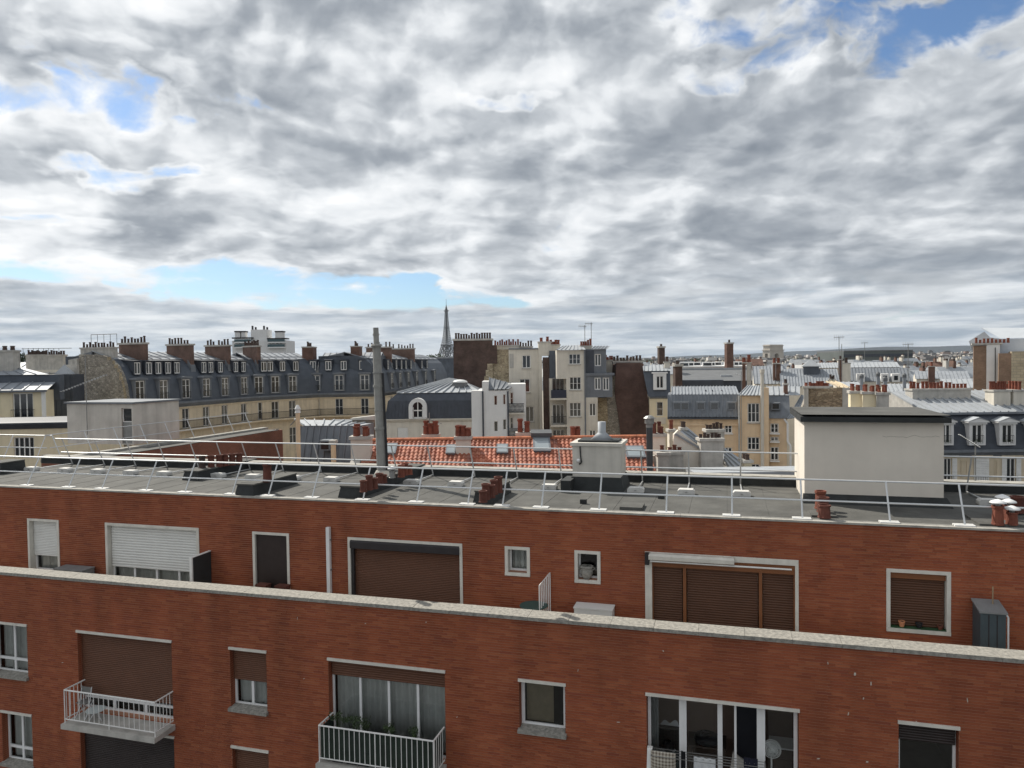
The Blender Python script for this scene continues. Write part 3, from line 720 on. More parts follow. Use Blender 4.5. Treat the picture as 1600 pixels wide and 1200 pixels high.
MB().box(h[0] - .16, h[0] - .05, YU - .17, YU - .032, zc1 - .2, zc1 + .11).build('bracket', M_DKBOX, aw)
MB().tube((h[0] - .02, YU - .13, zc1 - .1), (h[1] - .1, YU - .13, zc1 - .1), .022).build('front_bar', M_WHITE, aw)

# --- balconies
def balcony(px_fl, px_fr, proj, label, floor_z, screen=False, nb=19):
    a = lx(*px_fl, -proj); b = lx(*px_fr, -proj)
    s = MB().hexa([(a - .06, -proj - .1, floor_z - .16), (b + .06, -proj - .1, floor_z - .16), (b + .06, .0, floor_z - .16), (a - .06, .0, floor_z - .16),
                   (a - .06, -proj - .1, floor_z - .02), (b + .06, -proj - .1, floor_z - .02), (b + .06, .0, floor_z), (a - .06, .0, floor_z)]).build('balcony', M_CONC, front, label)
    zt, zb = floor_z + .95, floor_z + .1
    for z, nme, r in ((zt, 'top_rail', .022), (zb, 'bottom_rail', .016)):
        MB().path([(a, -.0, z), (a, -proj, z), (b, -proj, z), (b, .0, z)], r).build(nme, M_WHITE, s)
    pts = [(a + (b - a) * k / nb, -proj) for k in range(nb + 1)]
    ns = 5
    pts += [(a, -proj * k / (ns + .5)) for k in range(1, ns + 1)] + [(b, -proj * k / (ns + .5)) for k in range(1, ns + 1)]
    for x, y in pts:
        post = (abs(y + proj) < 1e-6 and (x in (a, b) or abs(x - (a + b) / 2) < .06))
        bz = floor_z - .02 if post else zb
        inst(('bar', post), lambda: MB().tube((0, 0, 0), (0, 0, (.97 if post else .85)), .016 if post else .0105), 'bar', M_WHITE, s, (x, y, bz))
    if screen:
        g = MB(); g.box(a + .03, b - .03, -proj + .03, -proj + .05, floor_z + .06, zt - .05); g.box(a + .03, a + .05, -proj + .06, -.05, floor_z + .06, zt - .05); g.box(b - .05, b - .03, -proj + .06, -.05, floor_z + .06, zt - .05)
        g.build('privacy_screen', M_GREEN, s)
    return a, b
fz = low['balcony_door'][2] - .03
PB = .72
ba, bb = balcony((100, 1072), (241, 1092), PB, 'concrete balcony with white bar railing', fz, nb=18)
fz2 = low['balcony_big'][2] - .03
ca, cb2 = balcony((498, 1125), (677, 1149), PB, 'balcony with green screening behind its white bar railing', fz2, True, 22)
balcony((100, 1072), (241, 1092), PB, None, fz - STO, nb=18)

# ================================================================== on the roof of the red building
def roof_xy(px, py, z=None): return FB.hz(px, py, ZR if z is None else z)
def guard_rail(name, label, feet, lean, toprise=1.02, wt=None, arm=None, closed=None, base_z=None):
    """free-standing guard rail: raked posts, two rails; lean is the inward offset of the post tops (local y)"""
    g = thing(name, label, 'railing', FB); bz = ZR + .02 if base_z is None else base_z
    tops, mids = [], []
    for x, y in feet:
        dx, dy = (lean if isinstance(lean, tuple) else (0, lean))
        p = Vector((x, y, bz)); q = Vector((x + dx, y + dy, bz + toprise)); tops.append(q); mids.append(p.lerp(q, .47))
        MB().tube(p, q, .024, 6).build('post', M_WHITEMET, g)
        if wt == 'plate':
            MB().box(x - .24, x + .2, y - .09, y + .12, bz - .012, bz + .03).build('foot_plate', M_WHITE, g)
        if arm:
            ay = y + arm
            MB().tube((x, y, bz + .03), (x + .02, ay, bz + .06), .02, 5).build('arm', M_WHITEMET, g)
            o = MB().extr_y([(x - .25, bz), (x + .25, bz), (x + .25, bz + .1), (x + .2, bz + .15), (x - .2, bz + .15), (x - .25, bz + .1)], ay - .16, ay + .14).build('counterweight', M_CONC2 if False else mat('cast_weight', (.58, .57, .54), .8, .12, 4, .1), g)
            MB().lathe((x, ay - .17, bz + .075), [(.04, 0), (.04, .001)], 8).build('grip_hole', M_DKBOX, o)
    for pts, nme in ((tops, 'top_rail'), (mids, 'mid_rail')):
        e0 = pts[0] + (pts[0] - pts[1]).normalized() * .35; e1 = pts[-1] + (pts[-1] - pts[-2]).normalized() * .35
        MB().path([e0, *pts, e1], .024, 6).build(nme, M_WHITEMET, g)
    return g
near_feet_px = [(1, 742), (42, 759), (107, 761), (159, 764), (228, 766), (289, 769), (362.5, 772), (419, 774), (487.5, 775.5), (567, 779), (651, 782), (731, 784), (785, 787), (846, 790), (936, 794), (1041, 798), (1144, 803), (1254, 806), (1391, 814), (1508, 820), (1640, 828)]
nf = []
for px, py in near_feet_px:
    x = FB.hit(px, py, YU + .16)[0]; nf.append((x, YU + .16))
nf[0] = (nf[1][0] - 1.9, YU + .16)
guard_rail('guard_rail', 'white raked guard rail along the brick roof edge above the windows', nf, .52, .92, 'plate')
ff_px = [(455 / 4, 721), (655 / 4, 722), (850 / 4, 724), (1045 / 4, 725), (311, 727), (352, 728), (391, 729), (443, 730), (502, 732), (559, 733), (621, 734), (677, 737), (742, 738), (809, 740), (878, 744), (1004, 748), (1077, 754), (1157, 760)]
fx = [(FB.hit(px, py, YF - .1)[0], YF - .1) for px, py in ff_px]
fx += [(fx[-1][0] + 2.2 + 2.1 * k, YF - .1) for k in range(4)]
guard_rail('guard_rail', 'white raked guard rail with cast weights along the far dark parapet', fx, -.5, 1.12, arm=-1.9)
# rails on the rear wing
wy = [YF + 1.5 + 1.75 * k for k in range(int((YW1 - YF - 2) / 1.75) + 1)]
guard_rail('guard_rail', 'guard rail climbing along the edge of the brick rear wing', [(XW - .55, y) for y in wy], (-.5, 0), 1.05)
lf = [(XW - 1.4 - 1.9 * k, YF + 1.0) for k in range(7)]
guard_rail('guard_rail', 'guard rail on the rear wing roof before the pale roof hut', lf, .5, 1.0)

def terr_pots(parent, items, m_=M_TERRA):
    for (px, py, w, hh) in items:
        pass
# low party-wall upstands, running back from the edge
def upstand(pn, pf, w=.55, hgt=.32, label=None):
    x0, y0 = roof_xy(*pn); x1, y1 = roof_xy(*pf); x = (x0 + x1) / 2
    o = MB().hexa([(x - w, y0, ZR), (x, y0, ZR), (x, y1, ZR), (x - w, y1, ZR), (x - w + .06, y0 + .08, ZR + hgt), (x - .06, y0 + .08, ZR + hgt), (x - .06, y1, ZR + hgt), (x - w + .06, y1, ZR + hgt)]).build('roof_upstand', M_BITDK, front, label)
    MB().box(x - w + .04, x - .04, y0 + .06, y1, ZR + hgt + .002, ZR + hgt + .05).build('upstand_cap', M_BITUM, o)
    return x, y0, y1, ZR + hgt + .05, o
U_A = upstand((396, 776), (466, 756), .7); U_B = upstand((570, 780), (660, 740), .75); U_C = upstand((762, 788), (806, 770), .6); U_D = upstand((10, 742), (32, 735), .9, .4)
U_E = upstand((318, 752), (396, 730), .7, .3)
def sq_pot(r, h, taper=.9):
    def mk():
        m_ = MB(); m_.lathe((0, 0, 0), [(r * 1.1, 0), (r * 1.08, h * .08), (r, h * .1), (r * taper, h * .84), (r * 1.06, h * .87), (r * 1.06, h), (r * .8, h), (r * .78, h * .85)], 10); return m_
    return mk
def pot_at(parent, px, py_base, ztop_px, z, r=.15, m_=None, cap=False):
    """pot whose foot is at a pixel on height z and whose top is at pixel row ztop_px"""
    x, y = FB.hz(px, py_base, z); zt = FB.hit(px, ztop_px, y)[1]; h = max(.2, zt - z); m_ = m_ or M_TERRA
    o = MB().lathe((x, y, z - .01), [(r * 1.1, 0), (r * 1.08, h * .08), (r, h * .1), (r * .9, h * .84), (r * 1.06, h * .87), (r * 1.06, h), (r * .8, h), (r * .78, h * .85)], 12).build('chimney_pot', m_, parent, smooth=False)
    if cap:
        MB().lathe((x, y, z + h), [(.02, .0), (r * .5, .04), (r * 1.45, .05), (r * 1.3, .08), (r * .6, .12), (.02, .14)], 14).build('rain_cap', M_PVC, o, smooth=True)
        MB().tube((x, y, z + h - .05), (x, y, z + h + .04), r * .5).build('cap_stem', M_STEEL, o)
    return o
M_TERRAB = mat('weathered_terracotta', (.12, .042, .029), .85, .35, 4, .15)
zb = U_B[3]
for a in [(568, 768, 750, .105), (577, 765, 742, .11), (585, 763, 746, .11), (593, 757, 739, .12), (600, 754, 741, .1)]: pot_at(U_B[4], a[0], a[1], a[2], zb, a[3], M_TERRAB)
for a in [(627, 745, 726, .11), (633, 742, 723, .11), (640, 741, 727, .1)]: pot_at(U_B[4], a[0], a[1], a[2], zb, a[3], M_TERRA)
pot_at(U_B[4], 613, 746, 735, zb, .11, M_STEEL, True)
zc_ = U_C[3]
for a in [(755, 784, 766, .11), (759, 780, 755, .11), (768, 777, 757, .1), (772, 772, 749, .11), (779, 769, 744, .12)]: pot_at(U_C[4], a[0], a[1], a[2], zc_, a[3], M_TERRAB)
pot_at(U_A[4], 418, 752, 724, U_A[3], .14, M_TERRAB)
for k, px in enumerate((316, 330, 343, 352, 363, 374)): pot_at(U_E[4], px, 731 - k * 1.2, 712 - k * .9, U_E[3], .12, M_TERRAB if k else M_TERRAD)
# pots by the stair box and at the right-hand end
ch = MB().box(*(lambda p: (p[0] - .3, p[0] + .3, p[1] - .1, p[1] + .55))(roof_xy(1287, 808)), ZR, ZR + .06).build('pot_base', M_BITUM, front)
for a in [(1288, 808, 788, .15, M_TERRAB), (1286, 800, 776, .15, M_TERRAB), (1282, 794, 766, .14, M_TERRA)]: pot_at(ch, a[0], a[1], a[2], ZR + .06, a[3], a[4])
ch = MB().box(*(lambda p: (p[0] - .6, p[0] + .8, p[1] - .15, p[1] + 1.1))(roof_xy(1572, 822)), ZR, ZR + .06).build('pot_base', M_BITUM, front)
for a in [(1559, 819, 789, .125), (1581, 819, 799, .125), (1576, 812, 788, .12), (1566, 806, 781, .12)]: pot_at(ch, a[0], a[1], a[2], ZR + .06, a[3], M_TERRA, True)
for a in [(1590, 800, 775, .17)]: pot_at(ch, a[0], a[1], a[2], ZR + .06, a[3], M_TERRAB)

# rendered chimney block with metal cowl
x0, yb = roof_xy(895, 765); x1, _ = roof_xy(972, 765); zt = FB.hit(930, 697, yb)[1]
cbk = MB().box(x0, x1, yb, yb + 1.25, ZR, zt).build('chimney_block', M_HUT, front, 'square grey rendered chimney block with metal cowl on the flat roof')
MB().hexa([(x0 - .12, yb - .14, ZR + .001), (x1 + .12, yb - .14, ZR + .001), (x1 + .12, yb + 1.4, ZR + .001), (x0 - .12, yb + 1.4, ZR + .001), (x0 - .03, yb - .04, ZR + .42), (x1 + .03, yb - .04, ZR + .42), (x1 + .03, yb + 1.28, ZR + .42), (x0 - .03, yb + 1.28, ZR + .42)]).build('plinth', M_BITDK, cbk)
MB().box(x0 - .06, x1 + .06, yb - .06, yb + 1.31, zt + .001, zt + .1).build('cap', M_HUT, cbk)
MB().box(x0 + .15, x1 - .1, yb + .15, yb + 1.1, zt + .101, zt + .16).build('lid', M_BITDK, cbk)
xm = x0 + (x1 - x0) * .56
MB().lathe((xm, yb + .6, zt + .16), [(.36, 0), (.15, .2), (.13, .22), (.13, .56), (.12, .56)], 14).build('cowl', M_ZINC2, cbk, smooth=True)
MB().path([(x0 + .25, yb - .02, zt - .02), (x0 + .27, yb - .05, zt - .3), (x0 + .3, yb - .05, zt - .52), (x0 + .22, yb - .05, zt - .58)], .022).build('cable', M_IRON, cbk)
MB().lathe((x0 + .2, yb - .04, zt - .5), [(.05, 0), (.07, .05), (.03, .1)], 8).build('lamp', M_PVC, cbk)
xh, yh2 = roof_xy(968, 797); xh2, _ = roof_xy(1004, 797)
MB().box(xh, xh2, yh2, yh2 + .7, ZR, ZR + .09).build('roof_hatch', M_BITUM, front)
for px, py in ((911, 788), (1033, 780)):
    xa, ya = roof_xy(px, py); MB().box(xa - .09, xa + .09, ya, ya + .12, ZR, ZR + .13).build('vent_stub', M_BITDK, front)
xa, ya = roof_xy(876, 770); xb_, _ = roof_xy(892, 770); MB().box(xa, xb_, ya, ya + 1.0, ZR, ZR + .38).build('roof_upstand', M_BITDK, front)

# big pale stair box on the right
xa, ya = roof_xy(1257, 785); xb_, yb2 = roof_xy(1470, 790); zt2 = FB.hit(1360, 659, ya)[1]
yback = FB.hz(1335, 640, zt2 + .12)[1]
print('BOX', xa, xb_, ya, yb2, zt2 - ZR, yback)
sb = MB().box(xa, xb_, ya, yback - .25, ZR, zt2).build('stair_box', M_CONC2, front, 'large pale rendered stair box with dark flat roof')
MB().hexa([(xa - .12, ya - .25, zt2 + .001), (xb_ + .12, ya - .25, zt2 + .001), (xb_ + .12, yback, zt2 + .001), (xa - .12, yback, zt2 + .001), (xa - .12, ya - .25, zt2 + .14), (xb_ + .12, ya - .25, zt2 + .14), (xb_ + .12, yback, zt2 + .2), (xa - .12, yback, zt2 + .2)]).build('box_roof', M_BITDK, sb)
MB().box(xa - .1, xb_ + .1, ya - .23, yback - .02, zt2 + .201, zt2 + .206).build('roof_felt', M_BITUM, sb)
MB().hexa([(xa - .05, ya - .2, ZR + .001), (xb_ + .2, ya - .2, ZR + .001), (xb_ + .2, ya + .0, ZR + .001), (xa - .05, ya + .0, ZR + .001), (xa - .04, ya - .06, ZR + .2), (xb_ + .08, ya - .06, ZR + .2), (xb_ + .08, ya, ZR + .26), (xa - .04, ya, ZR + .26)]).build('plinth', M_BITDK, sb)
crk = MB(); pv = None
for k in range(15):
    p = (xb_ - .1 - k * .1, ya - .002, FB.hit(1462, 682, ya)[1] + random.uniform(-.03, .03) - (.02 * (k > 6)))
    if pv: crk.tube(pv, p, .004, 3)
    pv = p
crk.build('crack', mat('crack_grey', (.25, .23, .2), .95, .1, 3, 0), sb)

# pale roof hut on the rear wing
hx1, hy = roof_xy(209, 695); hx0 = FB.hit(106, 690, hy)[0]; hz1 = FB.hit(200, 631, hy)[1]
dx0, dx1 = FB.hit(190, 660, hy)[0], FB.hit(206, 660, hy)[0]
print('HUT', hx0, hx1, hy, hz1 - ZR, dx1 - dx0)
hut = facade(front, M_HUT, hx0, hx1, ZR, hz1, 3.4, [(dx0, dx1, ZR + .05, hz1 - .22)], y=hy, rev=.18, name='roof_hut', label='pale rendered roof hut with narrow door on the rear wing')
MB().box(hx0 - .1, hx1 + .1, hy - .1, hy + 3.5, hz1 + .001, hz1 + .09).build('hut_roof', M_ZINCD, hut)
window(hut, (dx0, dx1, ZR + (hz1 - ZR) * .55, hz1 - .22), hy + .1, 0, 0, M_WHITE, .05)
MB().box(dx0, dx1, hy + .08, hy + .14, ZR + .05, ZR + (hz1 - ZR) * .55).build('door', M_STEEL, hut)

# tall cement flue with cable
xa, ya = roof_xy(597, 748); fl = thing('flue_pipe', 'tall grey cement flue rising from the flat roof between the guard rails', 'flue', FB)
ztop = FB.hit(588, 512, ya)[1]; lean = FB.hit(588, 560, ya)[0] - xa
def fp(t, off=0.0): return (xa + lean * t + off, ya, ZR + (ztop - ZR) * t)
seg = [(0, .34, .172), (.34, .62, .162), (.62, .88, .148)]
for a, b, r in seg:
    MB().tube(fp(a), fp(b), r, 10, r * .96).build('flue_section', M_PIPE, fl)
    MB().tube(fp(b - .012), fp(b + .004), r * 1.12, 10).build('collar', M_PIPE, fl)
MB().tube(fp(.88), fp(.892), .215, 10, .17).build('crown', M_PIPE, fl)
MB().tube(fp(.892), fp(.95), .098, 10).build('flue_section', M_PIPE, fl); MB().tube(fp(.95), fp(.96), .118, 10).build('collar', M_PIPE, fl); MB().tube(fp(.96), fp(1.0), .095, 10).build('flue_section', M_PIPE, fl)
MB().path([fp(0, .22), fp(.35, .212), fp(.7, .2)], .04).build('cable', M_IRON, fl)
MB().lathe((xa, ya, ZR), [(.36, 0), (.34, .08), (.2, .3), (.17, .31)], 10).build('footing', M_CONC, fl)
for t in (.45, .7): MB().tube(fp(t), fp(t + .006), .178, 10).build('strap', M_STEEL, fl)

# dark flue with cap behind the far parapet
fr2 = frp(1015, 30, 0, 700); z2 = fr2.hit(1015, 735)[1]; z3 = fr2.hit(1012, 668)[1]
fl2 = thing('flue_pipe', 'dark metal flue with domed cap beyond the far parapet beside the tiled roof', 'flue', fr2)
MB().tube((0, 0, 12), (0, 0, z3), .13, 10).build('flue_section', mat('dark_flue', (.08, .085, .09), .5, .15, 3, 0, metal=.4), fl2)
MB().lathe((0, 0, z3), [(.14, 0), (.14, .14), (.19, .16), (.19, .36), (.25, .38), (.14, .47), (.02, .5)], 10).build('cowl', M_STEEL, fl2)

# aerials
def yagi(name, label, fr, base, topz, boom_a, boom_b, nel=9, el=.45, r=.018, vert=False):
    g = thing(name, label, 'antenna', fr); x, y, z = base
    MB().tube((x, y, z), (x, y, topz), r * 1.3).build('mast', M_STEEL, g)
    a, b = Vector(boom_a), Vector(boom_b)
    MB().tube(a, b, r).build('boom', M_STEEL, g)
    d = (b - a).normalized(); side = Vector((0, 1, 0)) if not vert else Vector((0, 0, 1)); side = (side - d * side.dot(d)).normalized()
    for k in range(nel):
        p = a.lerp(b, (k + .3) / nel); MB().tube(p - side * el / 2, p + side * el / 2, r * .55, 4).build('element', M_WHITEMET, g)
    return g
xm = FB.hit(136, 660, hy - .12)[0]
zt_ = FB.hit(135, 545, hy - .12)[1]; A_ = FB.hit(97, 612, hy - .12); B_ = FB.hit(168, 585, hy - .12)
yagi('antenna', 'long tilted antenna on a mast fixed to the pale roof hut', FB, (xm, hy - .12, ZR + .5), zt_, (A_[0], hy - .16, A_[1]), (B_[0], hy - .16, B_[1]), 16, .3)
fr3 = Fr(FB.X, FB.Y, FB.deg)
yq = YF + .3; A_ = FB.hit(1499, 679, yq); B_ = FB.hit(1531, 699, yq); xm = FB.hit(1524, 720, yq)[0]
yagi('antenna', 'tilted antenna behind the roof by the stair box', FB, (xm, yq, ZP), FB.hit(1523, 690, yq)[1], (A_[0], yq, A_[1]), (B_[0], yq, B_[1]), 12, .3)

# ================================================================== on the terrace of the top storey
def on_terrace(px, py, y): return FB.hit(px, py, y)
pt = thing('terrace_divider', 'dark panelled terrace divider beside the white shuttered window', 'divider', FB)
xq = lx(330, 880, YU); hd = FB.hit(330, 861, YU - .02)[1]; hn = FB.hit(299, 871, .9)[1]
xn = xq
MB().hexa([(xq - .03, 1.28, ZT), (xq + .03, 1.28, ZT), (xq + .03, YU - .04, ZT), (xq - .03, YU - .04, ZT), (xq - .03, 1.28, hd), (xq + .03, 1.28, hd), (xq + .03, YU - .04, hd), (xq - .03, YU - .04, hd)]).build('panel', mat('dark_panel', (.03, .034, .035), .6, .2, 3, .03), pt)
MB().box(xq - .045, xq + .045, 1.23, 1.28, ZT, hd + .03).build('post', M_WHITE, pt); MB().box(xq - .04, xq + .04, 1.28, YU - .04, hd + .001, hd + .025).build('top_trim', M_WHITE, pt)
pp = thing('drain_pipe', 'white vertical drain pipe on the brick wall beside the brown shutter', 'pipe', FB)
xq = lx(516, 880, YU); zq = FB.hit(514, 824, YU - .1)[1]
MB().box(xq - .055, xq + .055, YU - .13, YU - .02, ZT, zq).build('pipe', M_PVC, pp)
for z in (zq - .4, zq - 1.3): MB().box(xq - .075, xq + .075, YU - .1, YU - .012, z, z + .04).build('clip', M_STEEL, pp)
def ac_box(name, label, px0, px1, pyt, y0, y1, cat, m_=M_CONC2, lid=None):
    a = FB.hit(px0, pyt, y0)[0]; b = FB.hit(px1, pyt, y0)[0]; z = FB.hit((px0 + px1) / 2, pyt, y0)[1]
    g = thing(name, label, cat, FB)
    MB().box(a, b, y0, y1, ZT + .08, z - .03).build('casing', m_, g); MB().box(a - .02, b + .02, y0 - .02, y1 + .02, z - .029, z).build('lid', lid or m_, g)
    for xx in (a + .08, b - .16): MB().box(xx, xx + .08, y0 + .05, y1 - .05, ZT, ZT + .079).build('foot', M_DKBOX, g)
    gr = MB()
    for k in range(5): gr.box(a + .08, b - .08, y0 - .006, y0 - .001, ZT + .18 + k * .07, ZT + .2 + k * .07)
    gr.build('grille', M_DKBOX, g)
    return g
ac_box('air_conditioner', 'grey outdoor unit on the terrace beside the narrow white shutter', 84, 128, 890, YU - .55, YU - .06, 'outdoor unit', M_LID, M_LID)
ac_box('air_conditioner', 'pale outdoor unit on the terrace below the pot in the small window', 897, 956, 951, YU - .5, YU - .06, 'outdoor unit', M_WSHUT, M_WSHUT)
# white bar screen and round green table top
sc = thing('bar_screen', 'upright white bar screen standing out from the terrace wall', 'screen', FB)
xq = lx(860, 900, YU); z1_ = FB.hit(859, 894, YU)[1]; ys = [.9 + (YU - .95) * k / 6 for k in range(7)]
for y in ys: MB().tube((xq, y, ZT), (xq, y, z1_), .014).build('bar', M_WHITE, sc)
for z in (z1_, ZT + .12, ZT + .5): MB().tube((xq, ys[0], z), (xq, ys[-1], z), .014).build('rail', M_WHITE, sc)
tb = thing('round_table', 'round green table top showing above the terrace coping by the bar screen', 'table', FB)
zq = FB.hit(832, 945, 1.3)[1]; xq = lx(834, 945, 1.3)
MB().lathe((xq, 1.3, zq - .03), [(.36, 0), (.38, .01), (.38, .025), (.34, .03)], 20).build('table_top', mat('green_table', (.04, .085, .075), .5, .1, 3, 0), tb)
MB().tube((xq, 1.3, ZT + .03), (xq, 1.3, zq - .03), .03).build('stem', M_IRON, tb); MB().lathe((xq, 1.3, ZT), [(.25, 0), (.22, .03), (.03, .05)], 14).build('base', M_IRON, tb)
# blue-grey cabinet with sloping lid
cbn = thing('storage_cabinet', 'blue grey terrace cabinet with sloping grey lid', 'cabinet', FB)
y0 = 1.5; a = FB.hit(1532, 955, y0)[0]; b = FB.hit(1572, 955, y0)[0]; zf = FB.hit(1550, 956, y0)[1]; zb_ = FB.hit(1540, 939, YU - .1)[1]
zb_ = max(zb_, zf + .12)
MB().extr([(y0, ZT), (YU - .1, ZT), (YU - .1, zb_ - .04), (y0, zf - .04)], a, b).build('body', M_BLUEGR, cbn)
MB().extr([(y0 - .04, zf - .039), (YU - .08, zb_ - .037), (YU - .08, zb_), (y0 - .04, zf)], a - .03, b + .03).build('lid', M_LID, cbn)
for k in (.33, .66): MB().box(a + (b - a) * k - .01, a + (b - a) * k + .01, y0 - .006, y0 - .001, ZT + .1, zf - .08).build('door_seam', M_DKBOX, cbn)
MB().path([(b + .06, y0 + .05, ZT), (b + .06, y0 + .05, zf - .12), (b + .0, y0 + .1, zf - .02)], .022).build('hose', M_PVC, cbn)
MB().tube(((a + b) / 2 + .1, YU - .3, zb_ - .06), ((a + b) / 2 + .1, YU - .3, zb_ + .36), .016).build('stick', mat('wood_stick', (.35, .25, .15), .8, .2, 4, 0), cbn)
# pots in the windows
def flower_pot(label, x, y, z, r, h, m_, plant=False, group=None):
    g = thing('flower_pot', label, 'flower pot', FB, group=group)
    MB().lathe((x, y, z), [(r * .7, 0), (r * .95, h * .75), (r * 1.1, h * .78), (r * 1.1, h), (r * .9, h), (r * .85, h * .85)], 14).build('pot', m_, g)
    MB().lathe((x, y, z + h * .84), [(r * .86, 0), (r * .3, .02), (.001, .02)], 10).build('soil', mat('soil', (.04, .028, .02), .95, .3, 8, .2), g)
h = upp['u8']; zz = h[2] + .021
flower_pot('pale orange pot on the green sill before the chestnut shutter', lx(1409, 975, YU + .05), YU + .05, zz, .07, .14, mat('pale_orange', (.62, .26, .13), .7, .1, 4, 0))
flower_pot('black pot on the green sill before the chestnut shutter', lx(1436, 976, YU + .06), YU + .06, zz, .075, .12, M_IRON)
flower_pot('small dark red pot on the green sill before the chestnut shutter', lx(1469, 980, YU + .05), YU + .05, zz, .06, .1, mat('dark_red_pot', (.16, .05, .03), .7, .2, 4, 0))
h = upp['u6']
g = thing('stone_urn', 'pale carved stone urn standing in the small white-framed window', 'urn', FB); xq = lx(917, 895, YU + .1)
MB().lathe((xq, YU + .09, h[2]), [(.09, 0), (.1, .02), (.13, .06), (.17, .17), (.165, .25), (.145, .28), (.18, .31), (.185, .35), (.15, .36), (.13, .3)], 14).build('urn', M_COPING, g, smooth=True)
for s2 in (-1, 1): MB().path([(xq + s2 * .16, YU + .09, h[2] + .24), (xq + s2 * .22, YU + .09, h[2] + .29), (xq + s2 * .17, YU + .09, h[2] + .33)], .016).build('handle', M_COPING, g)
for k, px in enumerate((411, 441)):
    g = thing('clay_trough', 'small clay trough on the terrace before the dark brown door panel', 'trough', FB, group='clay troughs at the brown door')
    xq = lx(px, 918, YU - .2); zz = FB.hit(px, 914 + k * 2, YU - .2)[1]
    MB().hexa([(xq - .14, YU - .28, ZT), (xq + .14, YU - .28, ZT), (xq + .14, YU - .1, ZT), (xq - .14, YU - .1, ZT), (xq - .19, YU - .32, zz), (xq + .19, YU - .32, zz), (xq + .19, YU - .06, zz), (xq - .19, YU - .06, zz)]).build('trough', M_TERRAB, g)
    MB().box(xq - .2, xq + .2, YU - .33, YU - .05, zz + .001, zz + .03).build('rim', M_TERRAB, g)

# ================================================================== on the balconies
fzt = fz
g = thing('folding_table', 'small pale folding table on the open concrete balcony', 'table', FB)
xq = lx(150, 1120, -.38); 
MB().lathe((xq, -.38, fzt + .3), [(.26, 0), (.27, .008), (.27, .02), (.25, .024)], 18).build('table_top', mat('pale_table', (.5, .55, .54), .4, .1, 3, 0), g)
for a_ in range(3): MB().tube((xq, -.38, fzt + .3), (xq + .2 * math.cos(a_ * 2.1), -.38 + .2 * math.sin(a_ * 2.1), fzt), .012).build('leg', M_WHITEMET, g)
g = thing('folding_chair', 'folded garden chair leaning in the corner of the open balcony', 'chair', FB); xq = lx(127, 1090, -.2)
for dx in (0, .36):
    MB().path([(xq + dx, -.12, fzt), (xq + dx + .05, -.3, fzt + .42), (xq + dx, -.16, fzt + .85)], .014).build('frame', M_WHITEMET, g)
    MB().path([(xq + dx, -.42, fzt), (xq + dx, -.12, fzt + .44)], .014).build('leg', M_WHITEMET, g)
MB().box(xq, xq + .36, -.4, -.1, fzt + .42, fzt + .44).build('seat', M_STEEL, g)
MB().box(xq, xq + .36, -.19, -.17, fzt + .6, fzt + .84).build('backrest', M_STEEL, g)
def leaf_clump(mb, c, r, n, size=.06, flat=1.0):
    for _ in range(n):
        while True:
            p = Vector((random.uniform(-1, 1), random.uniform(-1, 1), random.uniform(-1, 1)))
            if p.length < 1: break
        p = Vector(c) + Vector((p.x * r[0], p.y * r[1], p.z * r[2]))
        u = Vector((random.gauss(0, 1), random.gauss(0, 1), random.gauss(0, 1))).normalized(); w = u.orthogonal().normalized()
        s_ = size * random.uniform(.6, 1.3)
        mb.quad(p - u * s_, p + w * s_ * .45, p + u * s_, p - w * s_ * .45)
zz = fz2
for k, (px, py, label, sz) in enumerate([(530, 1120, 'wispy green plant trailing over the screened balcony corner', .22), (552, 1122, 'tall thin-leaved plant beside the balcony curtain window', .2), (570, 1126, 'low leafy plant at the screened balcony rail beside the wispy ones', .15),
                                (608, 1134, 'compact dark green bush in a pot at the middle of the screened balcony', .14), (646, 1140, 'thin flowering plant by the right half of the screened balcony', .13)]):
    xq = lx(px, py, -.5); zt_ = FB.hit(px, py, -.5)[1]
    g = thing('potted_plant', label, 'plant', FB)
    MB().lathe((xq, -.5, zz + .35), [(.09, 0), (.13, .26), (.14, .26), (.14, .3), (.11, .3)], 12).build('pot', M_TERRAB, g)
    MB().box(xq - .15, xq + .15, -.64, -.36, zz, zz + .349).build('stand', M_IRON, g)
    st = MB()
    for _ in range(6): st.tube((xq, -.5, zz + .6), (xq + random.uniform(-sz, sz), -.5 + random.uniform(-.1, .1), zt_ + random.uniform(-.1, .12)), .006, 4)
    st.build('stem', M_LEAF, g)
    mb = MB(); [leaf_clump(mb, (xq + random.uniform(-sz, sz), -.5 + random.uniform(-.1, .1), zt_ - .08 + random.uniform(-.12, .14) * (k != 3)), (.07, .06, .09), 16, .03) for _ in range(9 if k != 3 else 14)]; mb.build('foliage', M_LEAF, g)

